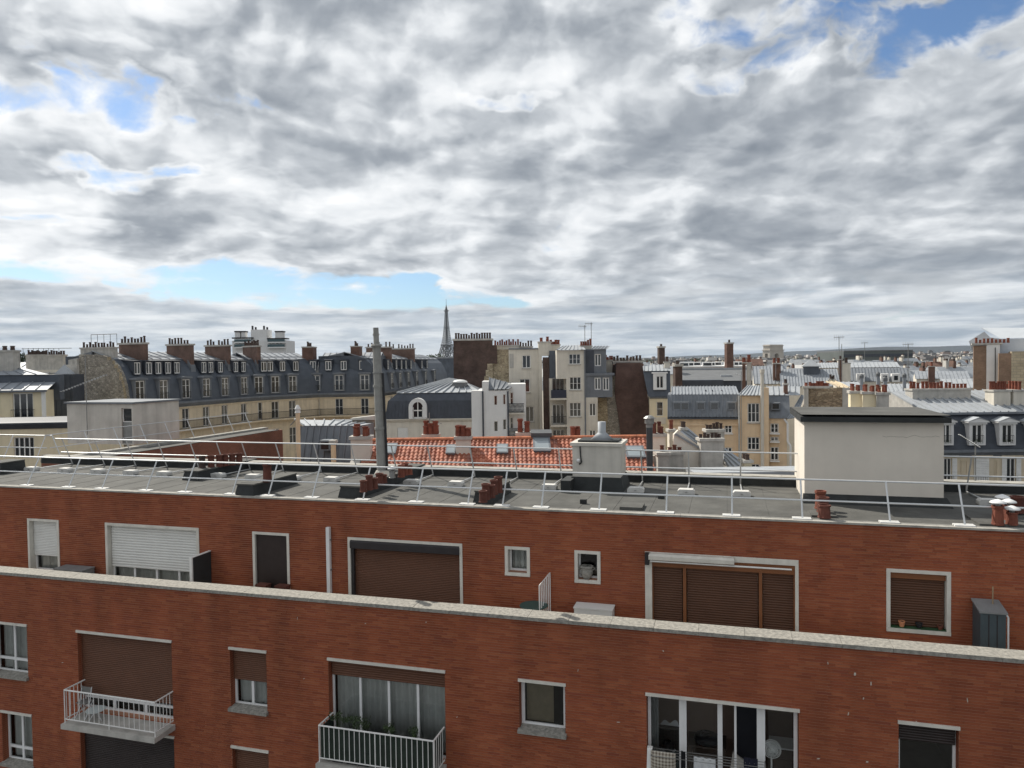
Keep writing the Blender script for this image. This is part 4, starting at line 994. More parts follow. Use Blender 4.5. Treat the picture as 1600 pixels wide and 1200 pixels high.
# ================================================================== the wide open window
h = low['wide']; wy = RV - .07
wd = MB(); a, b, c, d = h; fw = .06
cols = [lx(1019, 1140, wy), lx(1068, 1140, wy), lx(1125, 1140, wy), lx(1148, 1140, wy), lx(1188, 1140, wy), lx(1240, 1140, wy)]
wd.box(a + .003, b - .003, wy, wy + .06, d - .06, d - .002); wd.box(a + .003, b - .003, wy, wy + .06, c, c + .06)
for px, w_ in ((1015, .07), (1067, .17), (1125, .11), (1149, .05), (1189, .18), (1243, .08)):
    xq = lx(px, 1140, wy); wd.box(xq - w_ / 2, xq + w_ / 2, wy - .01, wy + .05, c + .06, d - .06)
    if w_ > .15: wd.box(xq - .012, xq + .012, wy - .018, wy - .011, c + .06, d - .06)
wo = wd.build('window', M_PVC, front, 'wide white window standing partly open on a lit room'); lintel(wo, h)
for p0, p1 in ((1019, 1060), (1074, 1120), (1200, 1238)):
    q0, q1 = lx(p0, 1140, wy), lx(p1, 1140, wy)
    MB().quad((q0, wy + .02, c + .06), (q1, wy + .02, c + .06), (q1, wy + .02, d - .06), (q0, wy + .02, d - .06)).build('pane', glass_mat('clear_glass', (.93, .95, .95), .02) if p0 == 1019 else bpy.data.materials['clear_glass'], wo)
M_RWALL = mat('room_wall', (.36, .27, .22), .95, .15, 1, 0)
rm = room(h, 0, M_RWALL, 2.85)
curtain(wo, lx(1017, 1140, wy + .15), lx(1029, 1140, wy + .15), c, d - .02, wy + .2, mat('grey_curtain', (.2, .21, .21), .95, .1, 4, 0), 2, .03)
MB().box(lx(1150, 1140, 1.4), lx(1188, 1140, 1.4), 1.2, 1.9, c, d - .3).build('wardrobe', mat('navy_wardrobe', (.012, .014, .022), .6, .2, 2, 0), wo)
rz = c
dk = thing('desk', 'dark desk with black things on it inside the wide window', 'desk', FB)
q0, q1 = lx(1075, 1170, 1.3), lx(1135, 1170, 1.3)
M_DESK = mat('dark_wood', (.06, .042, .032), .5, .2, 3, 0)
MB().box(q0, q1, 1.0, 1.7, rz + .72, rz + .76).build('desk_top', M_DESK, dk)
for xx in (q0 + .03, q1 - .09):
    for yy in (1.03, 1.61): MB().box(xx, xx + .06, yy, yy + .06, rz, rz + .719).build('leg', M_DESK, dk)
bgm = thing('black_bag', 'black soft bag lying on the desk inside the wide window', 'bag', FB)
mb = MB(); mb.lathe(((q0 + q1) / 2, 1.3, rz + .761), [(.28, 0), (.33, .05), (.3, .14), (.16, .2), (.02, .21)], 14); mb.build('bag', M_IRON, bgm, smooth=True)
MB().path([((q0 + q1) / 2 - .2, 1.2, rz + .9), ((q0 + q1) / 2 - .1, 1.2, rz + 1.06), ((q0 + q1) / 2 + .05, 1.2, rz + 1.0)], .014).build('strap', M_IRON, bgm)
# chair with a white garment over it
cg = thing('armchair', 'chair heaped with white clothes just inside the wide window', 'chair', FB); q = lx(1043, 1160, 1.0)
MB().box(q - .3, q + .3, .7, 1.25, rz + .1, rz + .45).build('seat', mat('green_cloth', (.02, .05, .05), .95, .2, 4, 0), cg); MB().box(q - .3, q + .3, 1.25, 1.4, rz + .1, rz + 1.0).build('backrest', M_ROOM, cg)
for xx in (q - .28, q + .22):
    for yy in (.72, 1.32): MB().box(xx, xx + .06, yy, yy + .06, rz, rz + .099).build('leg', M_DESK, cg)
M_CLOTH = mat('white_cloth', (.55, .56, .56), .95, .1, 5, .1)
gm_ = thing('garment_heap', 'crumpled white garment draped over the chair inside the wide window', 'clothes', FB)
mb = MB(); n1, n2 = 18, 14
def gsurf(u, v):
    x = q - .28 + .56 * u; t = v
    y = .68 + .7 * min(1, t * 1.6); z = rz + .47 + .12 * math.sin(u * 5 + 1) * math.sin(v * 6) + (.62 * max(0, t - .55) / .45) + .05 * math.sin(u * 13 + v * 9)
    return (x + .04 * math.sin(v * 11), y, z)
for i in range(n1):
    for j in range(n2): mb.quad(gsurf(i / n1, j / n2), gsurf((i + 1) / n1, j / n2), gsurf((i + 1) / n1, (j + 1) / n2), gsurf(i / n1, (j + 1) / n2))
mb.build('cloth', M_CLOTH, gm_, smooth=True)
MB().lathe((q + .02, .95, rz + .62), [(.14, 0), (.17, .08), (.12, .19), (.02, .22)], 10).build('dark_scarf', M_IRON, gm_, smooth=True)
# white side table and pedestal fan
stb = thing('sideboard', 'low dark sideboard with pale top inside the wide window behind the fan', 'sideboard', FB); q0, q1 = lx(1205, 1165, 1.5), lx(1243, 1165, 1.5)
MB().box(q0, q1, 1.3, 1.8, rz + .04, rz + .8).build('body', M_DESK, stb); MB().box(q0 - .03, q1 + .03, 1.26, 1.83, rz + .801, rz + .84).build('top', M_CLOTH, stb)
for k in (1, 2): MB().box(q0 + .03, q1 - .03, 1.285, 1.299, rz + .08 + .24 * k, rz + .3 + .24 * k).build('drawer', M_DESK, stb)
fn = thing('pedestal_fan', 'pale pedestal fan standing at the right side of the wide window', 'fan', FB)
fx_, fy_ = lx(1206, 1170, .62), .62; fzc = FB.hit(1206, 1170, .62)[1]; M_FAN = mat('fan_plastic', (.74, .76, .74), .5, .05, 3, 0)
MB().lathe((fx_, fy_ + .14, rz), [(.2, 0), (.2, .02), (.05, .05)], 16).build('base', M_FAN, fn)
MB().tube((fx_, fy_ + .14, rz + .04), (fx_, fy_ + .14, fzc - .03), .022, 8).build('pole', M_FAN, fn)
MB().tube((fx_, fy_ + .02, fzc), (fx_, fy_ + .2, fzc), .065, 10).build('motor', M_FAN, fn)
cg_ = MB(); RF = .2
for yy in (fy_ - .07, fy_ + .05):
    for rr in (.06, .13, RF):
        pts = [(fx_ + rr * math.cos(t * .3142), yy + (.02 if rr == RF else 0) * (1 if yy < fy_ else -1), fzc + rr * math.sin(t * .3142)) for t in range(21)]
        cg_.path(pts, .009, 4)
    for t in range(36): a_ = t * .1745; cg_.tube((fx_ + .03 * math.cos(a_), yy, fzc + .03 * math.sin(a_)), (fx_ + RF * math.cos(a_), yy + (.02 if yy < fy_ else -.02), fzc + RF * math.sin(a_)), .0055, 3)
cg_.build('cage', M_FAN, fn)
for k in range(3):
    a_ = k * 2.094 + .4; d1 = Vector((math.cos(a_), 0, math.sin(a_))); d2 = Vector((-math.sin(a_), 0, math.cos(a_))); o_ = Vector((fx_, fy_ - .01, fzc))
    MB().quad(o_ + d1 * .03 - d2 * .02, o_ + d1 * .17 - d2 * .05 + Vector((0, .03, 0)), o_ + d1 * .17 + d2 * .07 - Vector((0, .03, 0)), o_ + d1 * .03 + d2 * .03).build('blade', M_CLOTH, fn)
MB().tube((fx_, fy_ - .05, fzc), (fx_, fy_, fzc), .035, 10).build('hub', M_FAN, fn)
# drying rack hung outside the wide window, with its washing
zr = FB.hit(1100, 1181, -.3)[1]
dr = thing('drying_rack', 'thin wire drying rack hung outside the wide window', 'drying rack', FB)
ra, rb = lx(1018, 1175, -.3), lx(1196, 1190, -.3); zr = FB.hit(1075, 1184, -.3)[1]
for yy in (-.06, -.18, -.3, -.42): MB().tube((ra, yy, zr), (rb, yy, zr), .007, 5).build('wire', M_STEEL, dr)
for xx in (ra, rb): MB().path([(xx, .0, zr - .35), (xx, 0.0, zr), (xx, -.44, zr)], .01).build('side_frame', M_STEEL, dr)
fb_ = thing('flower_box', 'white planter box at the left jamb of the wide window', 'planter', FB); q = lx(1013, 1190, -.1)
MB().hexa([(q - .02, -.32, zr - .5), (q + .1, -.32, zr - .5), (q + .1, -.02, zr - .5), (q - .02, -.02, zr - .5), (q - .02, -.12, zr + .02), (q + .1, -.12, zr + .02), (q + .1, -.02, zr + .02), (q - .02, -.02, zr + .02)]).build('planter', M_WHITE, fb_)
def chk():
    ma = bpy.data.materials.new('checked_cloth'); ma.use_nodes = True; n = ma.node_tree.nodes; l = ma.node_tree.links; b_ = n['Principled BSDF']; b_.inputs['Roughness'].default_value = .95
    tcn = n.new('ShaderNodeTexCoord'); wv = []
    for ax in ('X', 'Z'):
        w_ = n.new('ShaderNodeTexWave'); w_.bands_direction = ax; w_.inputs['Scale'].default_value = 4.2; l.new(tcn.outputs['Object'], w_.inputs[0])
        r_ = n.new('ShaderNodeMath'); r_.operation = 'GREATER_THAN'; l.new(w_.outputs['Fac'], r_.inputs[0]); r_.inputs[1].default_value = .55; wv.append(r_)
    ad = n.new('ShaderNodeMath'); ad.operation = 'ADD'; l.new(wv[0].outputs[0], ad.inputs[0]); l.new(wv[1].outputs[0], ad.inputs[1])
    dv = n.new('ShaderNodeMath'); dv.operation = 'MULTIPLY'; l.new(ad.outputs[0], dv.inputs[0]); dv.inputs[1].default_value = .5
    r2 = n.new('ShaderNodeValToRGB'); l.new(dv.outputs[0], r2.inputs[0]); r2.color_ramp.elements[0].color = (.5, .46, .38, 1); r2.color_ramp.elements[1].color = (.14, .11, .085, 1)
    l.new(r2.outputs[0], b_.inputs['Base Color']); return ma
q0, q1 = lx(1017, 1185, -.3), lx(1056, 1190, -.3)
mb = MB()
for i in range(14):
    for j in range(10):
        def cu(u, v): return (q0 + (q1 - q0) * u, -.34 - .09 * math.sin(math.pi * u) ** .5 * math.sin(math.pi * v) ** .5, zr - .42 + .5 * v)
        mb.quad(cu(i / 14, j / 10), cu((i + 1) / 14, j / 10), cu((i + 1) / 14, (j + 1) / 10), cu(i / 14, (j + 1) / 10))
mb.box(q0 + .02, q1 - .02, -.34, -.3, zr - .4, zr + .06)
tag(mb.build('cushion', chk(), None, smooth=True), 'checked beige cushion airing on the drying rack of the wide window', 'cushion'); bpy.data.objects['cushion'].matrix_world = front.matrix_world
co = bpy.data.objects['cushion']; co.location = (FB.X, FB.Y, 0); co.rotation_euler = (0, 0, R_(FB.deg))
def washing(name, label, px0, px1, m_, drop, y, up=.0, cat='clothes'):
    a_, b_ = lx(px0, 1188, y), lx(px1, 1188, y); mb = MB(); n_ = 16
    prof = [(-.03, -drop), (-.025, -drop * .5), (-.01, .012 + up), (.01, .012 + up), (.025, -drop * .4), (.03, -drop * .8)]
    for i in range(n_):
        u0, u1 = i / n_, (i + 1) / n_
        for (ya, za), (yb_, zb2) in zip(prof, prof[1:]):
            f = lambda u, yy, z_: (a_ + (b_ - a_) * u, y + yy + .015 * math.sin(u * 19 + yy * 30), zr + z_ * (1 + .05 * math.sin(u * 7)))
            mb.quad(f(u0, ya, za), f(u1, ya, za), f(u1, yb_, zb2), f(u0, yb_, zb2))
    o_ = mb.build(name, m_, None, smooth=True); o_.location = (FB.X, FB.Y, 0); o_.rotation_euler = (0, 0, R_(FB.deg)); return tag(o_, label, cat)
washing('white_towel', 'white printed cloth hanging on the drying rack of the wide window', 1084, 1118, M_CLOTH, .4, -.3, .03)
washing('black_sock', 'black pointed cloth hanging on the drying rack beside the checked cushion', 1064, 1071, M_IRON, .3, -.3, .12)
washing('navy_shirt', 'dark navy cloth bunched at the right end of the drying rack', 1162, 1184, mat('navy_cloth', (.012, .014, .028), .95, .2, 4, 0), .4, -.18, .1)
tp = thing('sloping_boards', 'pale board leaning behind the drying rack in the wide window', 'board', FB); q0, q1 = lx(1135, 1185, .5), lx(1160, 1185, .5)
MB().hexa([(q0, .45, rz), (q1, .45, rz), (q1, .5, rz), (q0, .5, rz), (q0 + .15, .9, rz + .78), (q1 + .05, .9, rz + .6), (q1 + .05, .95, rz + .6), (q0 + .15, .95, rz + .78)]).build('board', M_HUT, tp)

# pale mortar smears and droppings on the lower brick wall
sm = mat('pale_smear', (.55, .50, .43), .95, .2, 6, 0)
for px, py, w_, h_ in [(1294, 1036, .02, .06), (1336, 1053, .05, .07), (1361, 1068, .025, .09), (1325, 1115, .025, .08), (1349, 1091, .03, .05), (1512, 1094, .02, .09), (966, 1128, .09, .02), (1278, 1185, .07, .03), (1355, 1190, .06, .03), (571, 974, .04, .03), (666, 972, .03, .03), (465, 966, .015, .08), (475, 1060, .04, .03), (98, 1035, .07, .025), (903, 1047, .02, .07), (1037, 1017, .03, .04), (1431, 1127, .03, .03), (714, 1120, .03, .03), (829, 800 + 5, .03, .03)]:
    if py < 900: continue
    x, z = FB.hit(px, py); i_ = random.uniform(-.02, .02)
    MB().quad((x - w_ / 2, -.0125, z - h_ / 2), (x + w_ * .3, -.0125, z - h_ * .4), (x + w_ / 2 + i_, -.0125, z + h_ / 2), (x - w_ * .3 + i_, -.0125, z + h_ * .45)).build('smear', sm, front)

# ================================================================== the curved street of slate mansards
ZK = 20.05
PROF = [(0.0, 0.0), (.10, 1.0), (.28, 2.1), (.62, 3.1), (1.2, 4.1), (2.1, 4.85), (3.2, 5.3)]
def street_block(label, fr, x0, x1, lows, ups, panels, balc=False, depth=9.0, name='mansard_building', group=None, ridge=5.6, far=False):
    g = thing(name, label, 'building', fr, group=group)
    holes = []
    for px in lows:
        xc = fr.hit(px, 635)[0]; holes.append((xc - .55, xc + .55, ZK - 3.15, ZK - .85))
    h2 = [(a, b, c - 3.6, d - 3.7) for a, b, c, d in holes]
    facade(g, M_LIME, x0, x1, 0, ZK - .35, depth, holes + h2)
    for h in holes: window(g, h, .1, 1, 1, M_WHITE, .07, balc=not balc)
    for h in h2: window(g, h, .1, 1, 1, M_WHITE, .07)
    MB().extr([(-.12, ZK - .6), (-.3, ZK - .36), (-.42, ZK - .2), (-.42, ZK), (.3, ZK), (.3, ZK - .6)], x0, x1).build('cornice', M_SLATE2 if far else M_ZINCD, g)
    MB().extr([(-.06, ZK - .85), (-.14, ZK - .62), (.1, ZK - .62), (.1, ZK - .85)], x0, x1).build('frieze', M_LIME, g)
    MB().extr([(-.2, ZK - 3.62), (-.2, ZK - 3.4), (.1, ZK - 3.4), (.1, ZK - 3.62)], x0, x1).build('string_course', M_LIME, g)
    poly = [(y, ZK + z) for y, z in PROF] + [(depth, ZK + 5.3), (depth, ZK)]
    MB().extr(poly, x0, x1).build('mansard', M_SLATE, g)
    if balc:
        b = MB().box(x0, x1, -.75, -.01, ZK - 3.39, ZK - 3.2).build('balcony', M_LIME, g)
        r = MB(); r.tube((x0, -.7, ZK - 2.25), (x1, -.7, ZK - 2.25), .03, 4); r.tube((x0, -.7, ZK - 3.1), (x1, -.7, ZK - 3.1), .025, 4)
        k = x0
        while k < x1: r.tube((k, -.7, ZK - 3.2), (k, -.7, ZK - 2.25), .02, 4); k += .16
        r.build('railing', M_IRON, b)
    for px in lows:                                   # tall windows in the lower slope
        xc = fr.hit(px, 600)[0]; a, b = xc - .62, xc + .62; c, d = ZK + .35, ZK + 2.55
        dm = MB(); dm.box(a - .16, a, -.12, .55, c, d); dm.box(b, b + .16, -.12, .55, c, d); dm.box(a - .16, b + .16, -.12, .7, d, d + .1)
        dm.extr_y([(a - .3, d + .1), (b + .3, d + .1), (b + .22, d + .3), (xc, d + .38), (a - .22, d + .3)], -.24, .75); dm.box(a - .16, b + .16, -.12, .3, c - .1, c)
        o = dm.build('dormer', M_ZINCD, g); w = window(o, (a, b, c, d), -.02, 1, 2, M_WHITE, .1)
        r = MB(); r.tube((a, -.2, c + .75), (b, -.2, c + .75), .025, 4); r.tube((a, -.2, c + .1), (b, -.2, c + .1), .02, 4)
        for k in range(8): r.tube((a + (b - a) * k / 7, -.2, c + .05), (a + (b - a) * k / 7, -.2, c + .75), .015, 4)
        r.build('balconet', M_IRON, o)
    for px in ups:                                    # small dormers in the upper slope
        xc = fr.hit(px, 568, .5)[0]; a, b = xc - .42, xc + .42; c, d = ZK + 3.25, ZK + 4.55
        dm = MB(); dm.extr([(.42, c), (.42, d + .12), (2.0, d + .22), (1.6, d - .2)], a - .12, a); dm.extr([(.42, c), (.42, d + .12), (2.0, d + .22), (1.6, d - .2)], b, b + .12)
        dm.extr([(.34, d + .1), (.34, d + .2), (2.3, d + .32), (2.3, d + .2)], a - .2, b + .2); dm.box(a, b, .42, .7, c - .08, c)
        o = dm.build('dormer', M_SLATE2 if not far else M_SLATE2, g); window(o, (a, b, c, d), .48, 1, 0, M_WHITE, .1)
    y0, z0 = PROF[-2]; 
    zinc(g, (x0, y0 - .05, ZK + z0 + .04), (x1, y0 - .05, ZK + z0 + .04), (x1, 5.2, ZK + ridge + .2), (x0, 5.2, ZK + ridge + .2), panels, M_ZINC)
    MB().extr([(5.2, ZK + 5.2), (5.2, ZK + ridge + .2), (depth + .1, ZK + 5.0)], x0, x1).build('rear_roof', M_ZINCD, g)
    return g
def party_stack(g, fr, px, yr=.9, ln=3.6, th=.55, top=6.75, npots=8, m_=None, py=572):
    """brick party-wall chimney across the roof: its foot follows the slope"""
    x = fr.hit(px, py, yr)[0]
    prof = [p for p in PROF if p[0] > yr]
    zf = ZK + 3.55
    poly = [(yr, zf), (yr, ZK + top - .2), (yr + ln, ZK + top - .2), (yr + ln, ZK + 5.2), (yr + ln * .4, ZK + 4.9)]
    o = MB().extr(poly, x - th / 2, x + th / 2).build('chimney_stack', m_ or M_BRICKY, g)
    MB().box(x - th / 2 - .1, x + th / 2 + .1, yr - .12, yr + ln + .12, ZK + top - .199, ZK + top).build('cap', M_CONC, o)
    MB().extr([(yr - .12, zf - .2), (yr - .06, zf + .6), (yr + .4, zf + 1.3), (yr + .4, zf)], x - th / 2 - .12, x + th / 2 + .12).build('flashing', M_ZINCD, o)
    pots(o, [(x, yr + ln * (k + .5) / npots + random.uniform(-.04, .04), ZK + top - .01) for k in range(npots) if random.random() < .88], .13, .62, M_TERRAD)
M_BRICKY = brick_tex('brick_chimney_y', (.225, .125, .095), (.175, .10, .078), (.22, .165, .135), 'y', dirt=.45)

C1 = Fr(-40.6, 78.5, 71.0); L1 = 20.8
c1 = street_block('long slate mansard building with stone gable end and four brick chimney walls', C1, 0, L1, (218, 255, 290, 322, 351, 381), (214, 232, 247, 262, 276, 318, 329, 344, 368, 380), 16, True)
for px, n_ in ((229, 8), (301, 8), (359, 8)): party_stack(c1, C1, px, npots=n_)
# rubble gable
gp = [(y - .02, ZK + z + .05) for y, z in PROF] + [(6.6, ZK + 5.5), (6.6, 0), (-.02, 0)]
MB().extr(gp, -.35, -.005).build('gable_wall', M_RUBBLE, c1, 'rubble stone gable with curved edge')
MB().extr([(6.601, 0), (6.601, ZK + 5.1), (7.9, ZK + 4.9), (7.9, 0)], -.6, .3).build('gable_pier', M_CONC, c1)
qs = MB()
for k in range(16):
    z = ZK - 1.5 + k * .42; yy = .0
    for (ya, za), (yb_, zb_) in zip(PROF, PROF[1:]):
        if ZK + za <= z < ZK + zb_: yy = ya + (yb_ - ya) * (z - ZK - za) / (zb_ - za)
    MB().box(-.38, -.351, yy + .04, yy + random.choice((.35, .55)), z, z + .38).build('quoin', M_RUBBLE2, c1)
chimney(c1, .35, 1.0, 2.6, 7.2, ZK + 5.0, ZK + 6.25, M_CONC, 11, .12, .5, M_TERRAD, label='long rendered chimney behind the gable')
rl = MB()
for k in range(5): rl.tube((0, 1.6 + .9 * k, ZK + 6.3), (0, 1.6 + .9 * k, ZK + 7.6), .03, 4)
rl.tube((0, 1.6, ZK + 7.6), (0, 5.2, ZK + 7.6), .03, 4); rl.build('stay_frame', M_IRON, c1)
e1 = (C1.X + L1 * C1.c, C1.Y + L1 * C1.s)
C1b = Fr(e1[0], e1[1], 50.0); L2 = 9.6
c1b = street_block('corner slate mansard building bending between the two longer mansards', C1b, 0, L2, (404, 430, 457), (412, 422, 441, 462), 9, True)
party_stack(c1b, C1b, 405, npots=8)
e2 = (e1[0] + L2 * C1b.c, e1[1] + L2 * C1b.s)
C2 = Fr(e2[0], e2[1], 3.0); L3 = C2.hit(592, 600)[0]
print('C', e1, e2, L3)
c2 = street_block('slate mansard building facing across with iron balcony behind the cement flue', C2, 0, L3, (493, 530, 570), (489, 513, 537, 566), 10, True)
for pa, pb in ((472, 489), (548, 562)):
    xa_, xb2 = C2.hit(pa, 560, 1.0)[0], C2.hit(pb, 560, 1.0)[0]
    chimney(c2, xa_, xb2, 1.0, 3.6, ZK + 3.5, ZK + 6.7, M_BRICKCH, 4, .13, .6, M_TERRAD)
e3 = (e2[0] + L3 * C2.c, e2[1] + L3 * C2.s)
C3 = Fr(e3[0], e3[1], 82.0); L4 = 44.0
c3 = street_block('slate mansard building receding down the street towards the iron tower', C3, 0, L4, (612, 625, 638, 651, 665, 679), (606, 619, 627, 634, 642, 659, 667), 14, False, far=True)
for px, n_ in ((612, 7), (648, 8)): party_stack(c3, C3, px, ln=4.0, npots=n_)
# dark block closing the street
fr = frp(692, 170, 4, 570); g = thing('mansard_building', 'plain dark slate roof block closing the street under the iron tower', 'building', fr)
w_ = 9
MB().box(-w_, w_, 0, 9, 0, 17).build('wall', M_LIME, g); MB().extr([(0, 17), (1.6, fr.hit(690, 560)[1]), (8, fr.hit(690, 559)[1]), (9, 17)], -w_, w_).build('roof', M_SLATE, g)
MB().box(-w_, w_, 1.5, 1.9, fr.hit(690, 560)[1], fr.hit(690, 558)[1]).build('ridge_flashing', M_ZINC, g)

# ================================================================== buildings at the left edge
A = frp(0, 66, 5, 640)
def prx(fr, l, t, r, b, y=0.0):
    a, z1_ = fr.hit(l, (t + b) / 2, y)[0], fr.hit((l + r) / 2, t, y)[1]
    return (a, fr.hit(r, (t + b) / 2, y)[0], fr.hit((l + r) / 2, b, y)[1], z1_)
ga = thing('cream_building', 'cream building with zinc attic roof and iron balconet behind the roof hut', 'building', A)
ax0 = -7.0; ax1 = A.hit(69, 640)[0]; azt = A.hit(40, 610)[1]; azm = A.hit(40, 663)[1]
hw = prx(A, 20, 614, 52, 655)
facade(ga, M_CREAM, ax0, ax1, azm, azt, 1.7, [hw], y=0.0)
window(ga, hw, .1, 2, 0, M_WHITE, .09, balc=True)
MB().box(ax1 - .16, ax1 + .16, -.1, .05, azm, azt).build('quoin', M_WHITE, ga)
zinc(ga, (ax0, -.35, azt + .02), (ax1 + .5, -.35, azt + .02), (ax1 + .2, 1.7, A.hit(30, 598, 1.7)[1]), (ax0, 1.7, A.hit(30, 598, 1.7)[1]), 11, M_ZINC)
MB().box(ax0, ax1 + .4, -.38, -.2, azt - .15, azt + .015).build('gutter', M_ZINCD, ga)
z2_ = A.hit(30, 600, 1.7)[1]; z3_ = A.hit(30, 586, 2.0)[1]
MB().box(ax0, A.hit(95, 600, 2.0)[0], 1.75, 2.6, z2_ - 1.5, z3_).build('attic', M_SLATE, ga)
zinc(ga, (ax0, 1.6, z3_ + .01), (A.hit(77, 585, 1.6)[0], 1.6, z3_ + .01), (A.hit(24, 572, 5)[0], 5.0, A.hit(20, 572, 5)[1]), (ax0, 5.0, A.hit(20, 572, 5)[1]), 9, M_ZINC)
# lower cream wing with cornice
B = frp(0, 58, 5, 690); bx1 = B.hit(106, 680)[0]; bzt = B.hit(50, 660)[1]; hb = prx(B, 21, 683, 53, 697)
hb = (hb[0], hb[1], hb[3] - 1.6, hb[3])
facade(ga, M_CREAM, -12 + 0, bx1 + 1.2, 0, bzt - .45, 9, [], y=-8.6) if False else None
gb = thing('cream_building', 'lower cream building with dark cornice beside the guard rails', 'building', B)
facade(gb, M_CREAM, -9, bx1 + 1.5, 0, bzt - .3, 6.5, [hb]); window(gb, hb, .1, 3, 0, M_WHITE, .08)
MB().extr([(-.1, bzt - .5), (-.4, bzt - .1), (-.4, bzt), (.6, bzt + .05), (.6, bzt - .5)], -9, bx1 + 1.5).build('cornice', M_SLATE2, gb)
MB().box(-9, bx1 + 1.5, .601, 6.5, bzt - .299, bzt + .05).build('roof', M_SLATE2, gb)
chimney(ga, A.hit(-16, 560, 3)[0], A.hit(20, 560, 3)[0], 3.0, 4.2, z3_ - .5, A.hit(8, 547, 3)[1], M_CONC, 3, .2, .55, M_TERRAD)
# dark zinc-clad block with pyramid skylight
Dk = frp(95, 74, 5, 620); gd = thing('slate_building', 'dark slate-clad block with small pyramid rooflight beside the stone gable', 'building', Dk)
dx0 = Dk.hit(68, 620)[0]; dx1 = Dk.hit(114, 620)[0]; dz = Dk.hit(95, 585)[1]
MB().box(dx0, dx1, 0, 2.4, 0, dz).build('wall', M_SLATE2, gd)
for k in range(6): MB().box(dx0 + (dx1 - dx0) * (k + .5) / 6 - .03, dx0 + (dx1 - dx0) * (k + .5) / 6 + .03, -.05, -.001, dz - 9, dz).build('seam', M_SLATE2, gd)
cx = Dk.hit(94, 580)[0]; py_ = MB(); py_.lathe((cx, .9, dz + .001), [(.95, 0), (.95, .06), (.02, 1.0)], 4); py_.build('rooflight', M_ZINC2, gd)
tp_ = MB(); tp_.box(Dk.hit(88, 590)[0], Dk.hit(105, 590)[0], 1.9, 2.39, dz + .001, Dk.hit(95, 570, 1.7)[1]); tp_.build('stair_tower', M_CONC, gd)
# rendered chimney walls behind
Bk = frp(60, 95, 4, 565); gk = thing('rear_building', 'grey zinc-roofed building with long rendered chimney walls behind the cream one', 'building', Bk)
kx0, kx1 = Bk.hit(24, 570)[0], Bk.hit(92, 570)[0]
MB().box(kx0 - 4, kx1, 0, 8, 0, Bk.hit(60, 578)[1]).build('wall', M_OFFW, gk)
chimney(gk, Bk.hit(33, 560)[0], Bk.hit(64, 560)[0], 1, 2, 18, Bk.hit(50, 554, 1)[1], M_CONC, 11, .13, .5, M_TERRAD)
chimney(gk, Bk.hit(65, 560)[0], Bk.hit(96, 560)[0], .4, 1.4, 18, Bk.hit(80, 554, .4)[1], M_CONC, 8, .13, .5, M_TERRAD)
zinc(gk, (kx0 - 4, -.2, Bk.hit(60, 584)[1]), (kx1, -.2, Bk.hit(60, 584)[1]), (kx1, 4, Bk.hit(60, 566, 4)[1]), (kx0 - 4, 4, Bk.hit(60, 566, 4)[1]), 8, M_ZINC)
ar = MB()
for px in range(36, 100, 8): x = Bk.hit(px, 545, 2)[0]; ar.tube((x, 2, Bk.hit(px, 556, 2)[1]), (x, 2, Bk.hit(px, 544, 2)[1]), .03, 4)
ar.tube((Bk.hit(34, 545, 2)[0], 2, Bk.hit(34, 545, 2)[1]), (Bk.hit(112, 544, 2)[0], 2, Bk.hit(112, 544, 2)[1]), .03, 4); ar.build('stay_frame', M_IRON, gk)

# ================================================================== white terrace-tower block beyond the mansards
T = frp(404, 280, 3, 520); gt = thing('apartment_tower', 'distant white stepped apartment block with glass balconies above the mansards', 'building', T)
def tb_(l, r, t, b_, y0, y1, m_, nm): a = prx(T, l, t, r, b_, y0); return MB().box(a[0], a[1], y0, y1, a[2], a[3]).build(nm, m_, gt)
tb_(363, 447, 532, 560, 0, 14, M_WRENDER, 'wall'); tb_(392, 417, 515, 532, 1, 8, M_WRENDER, 'lift_tower')
for a, b in ((367, 375), (377, 383), (430, 442)):
    o = tb_(a, b, 519, 529, 2, 5, M_WRENDER, 'chimney_stack'); q = prx(T, a, 517, b, 519, 2); MB().box(q[0] - .2, q[1] + .2, 1.8, 5.2, q[2], q[3]).build('cap', M_DKBOX, o)
tb_(362, 394, 527, 529, -1, 4, M_DKBOX, 'roof_edge'); tb_(417, 447, 528, 530, -1, 4, M_DKBOX, 'roof_edge')
for a, b in ((366, 392), (418, 445)):
    for t in (531, 539): o = tb_(a, b, t + 3, t + 5, -1.4, 0, M_WRENDER, 'balcony'); q = prx(T, a, t - 1, b, t + 3, -1.3); MB().box(q[0], q[1], -1.35, -1.28, q[2], q[3]).build('glass_front', mat('teal_glass', (.05, .09, .1), .1, .1, 1, 0), o)
    for k in range(4): q = prx(T, a + k * 6 + 1, 532, a + k * 6 + 5, 537, 0); MB().box(q[0], q[1], -.05, -.005, q[2], q[3]).build('window', M_PANE, gt)
for k, a in enumerate((393, 398, 411, 416)): o = tb_(a, a + 2, 509 + (k % 2) * 2, 515, 3, 4, M_DKBOX, 'roof_vent')

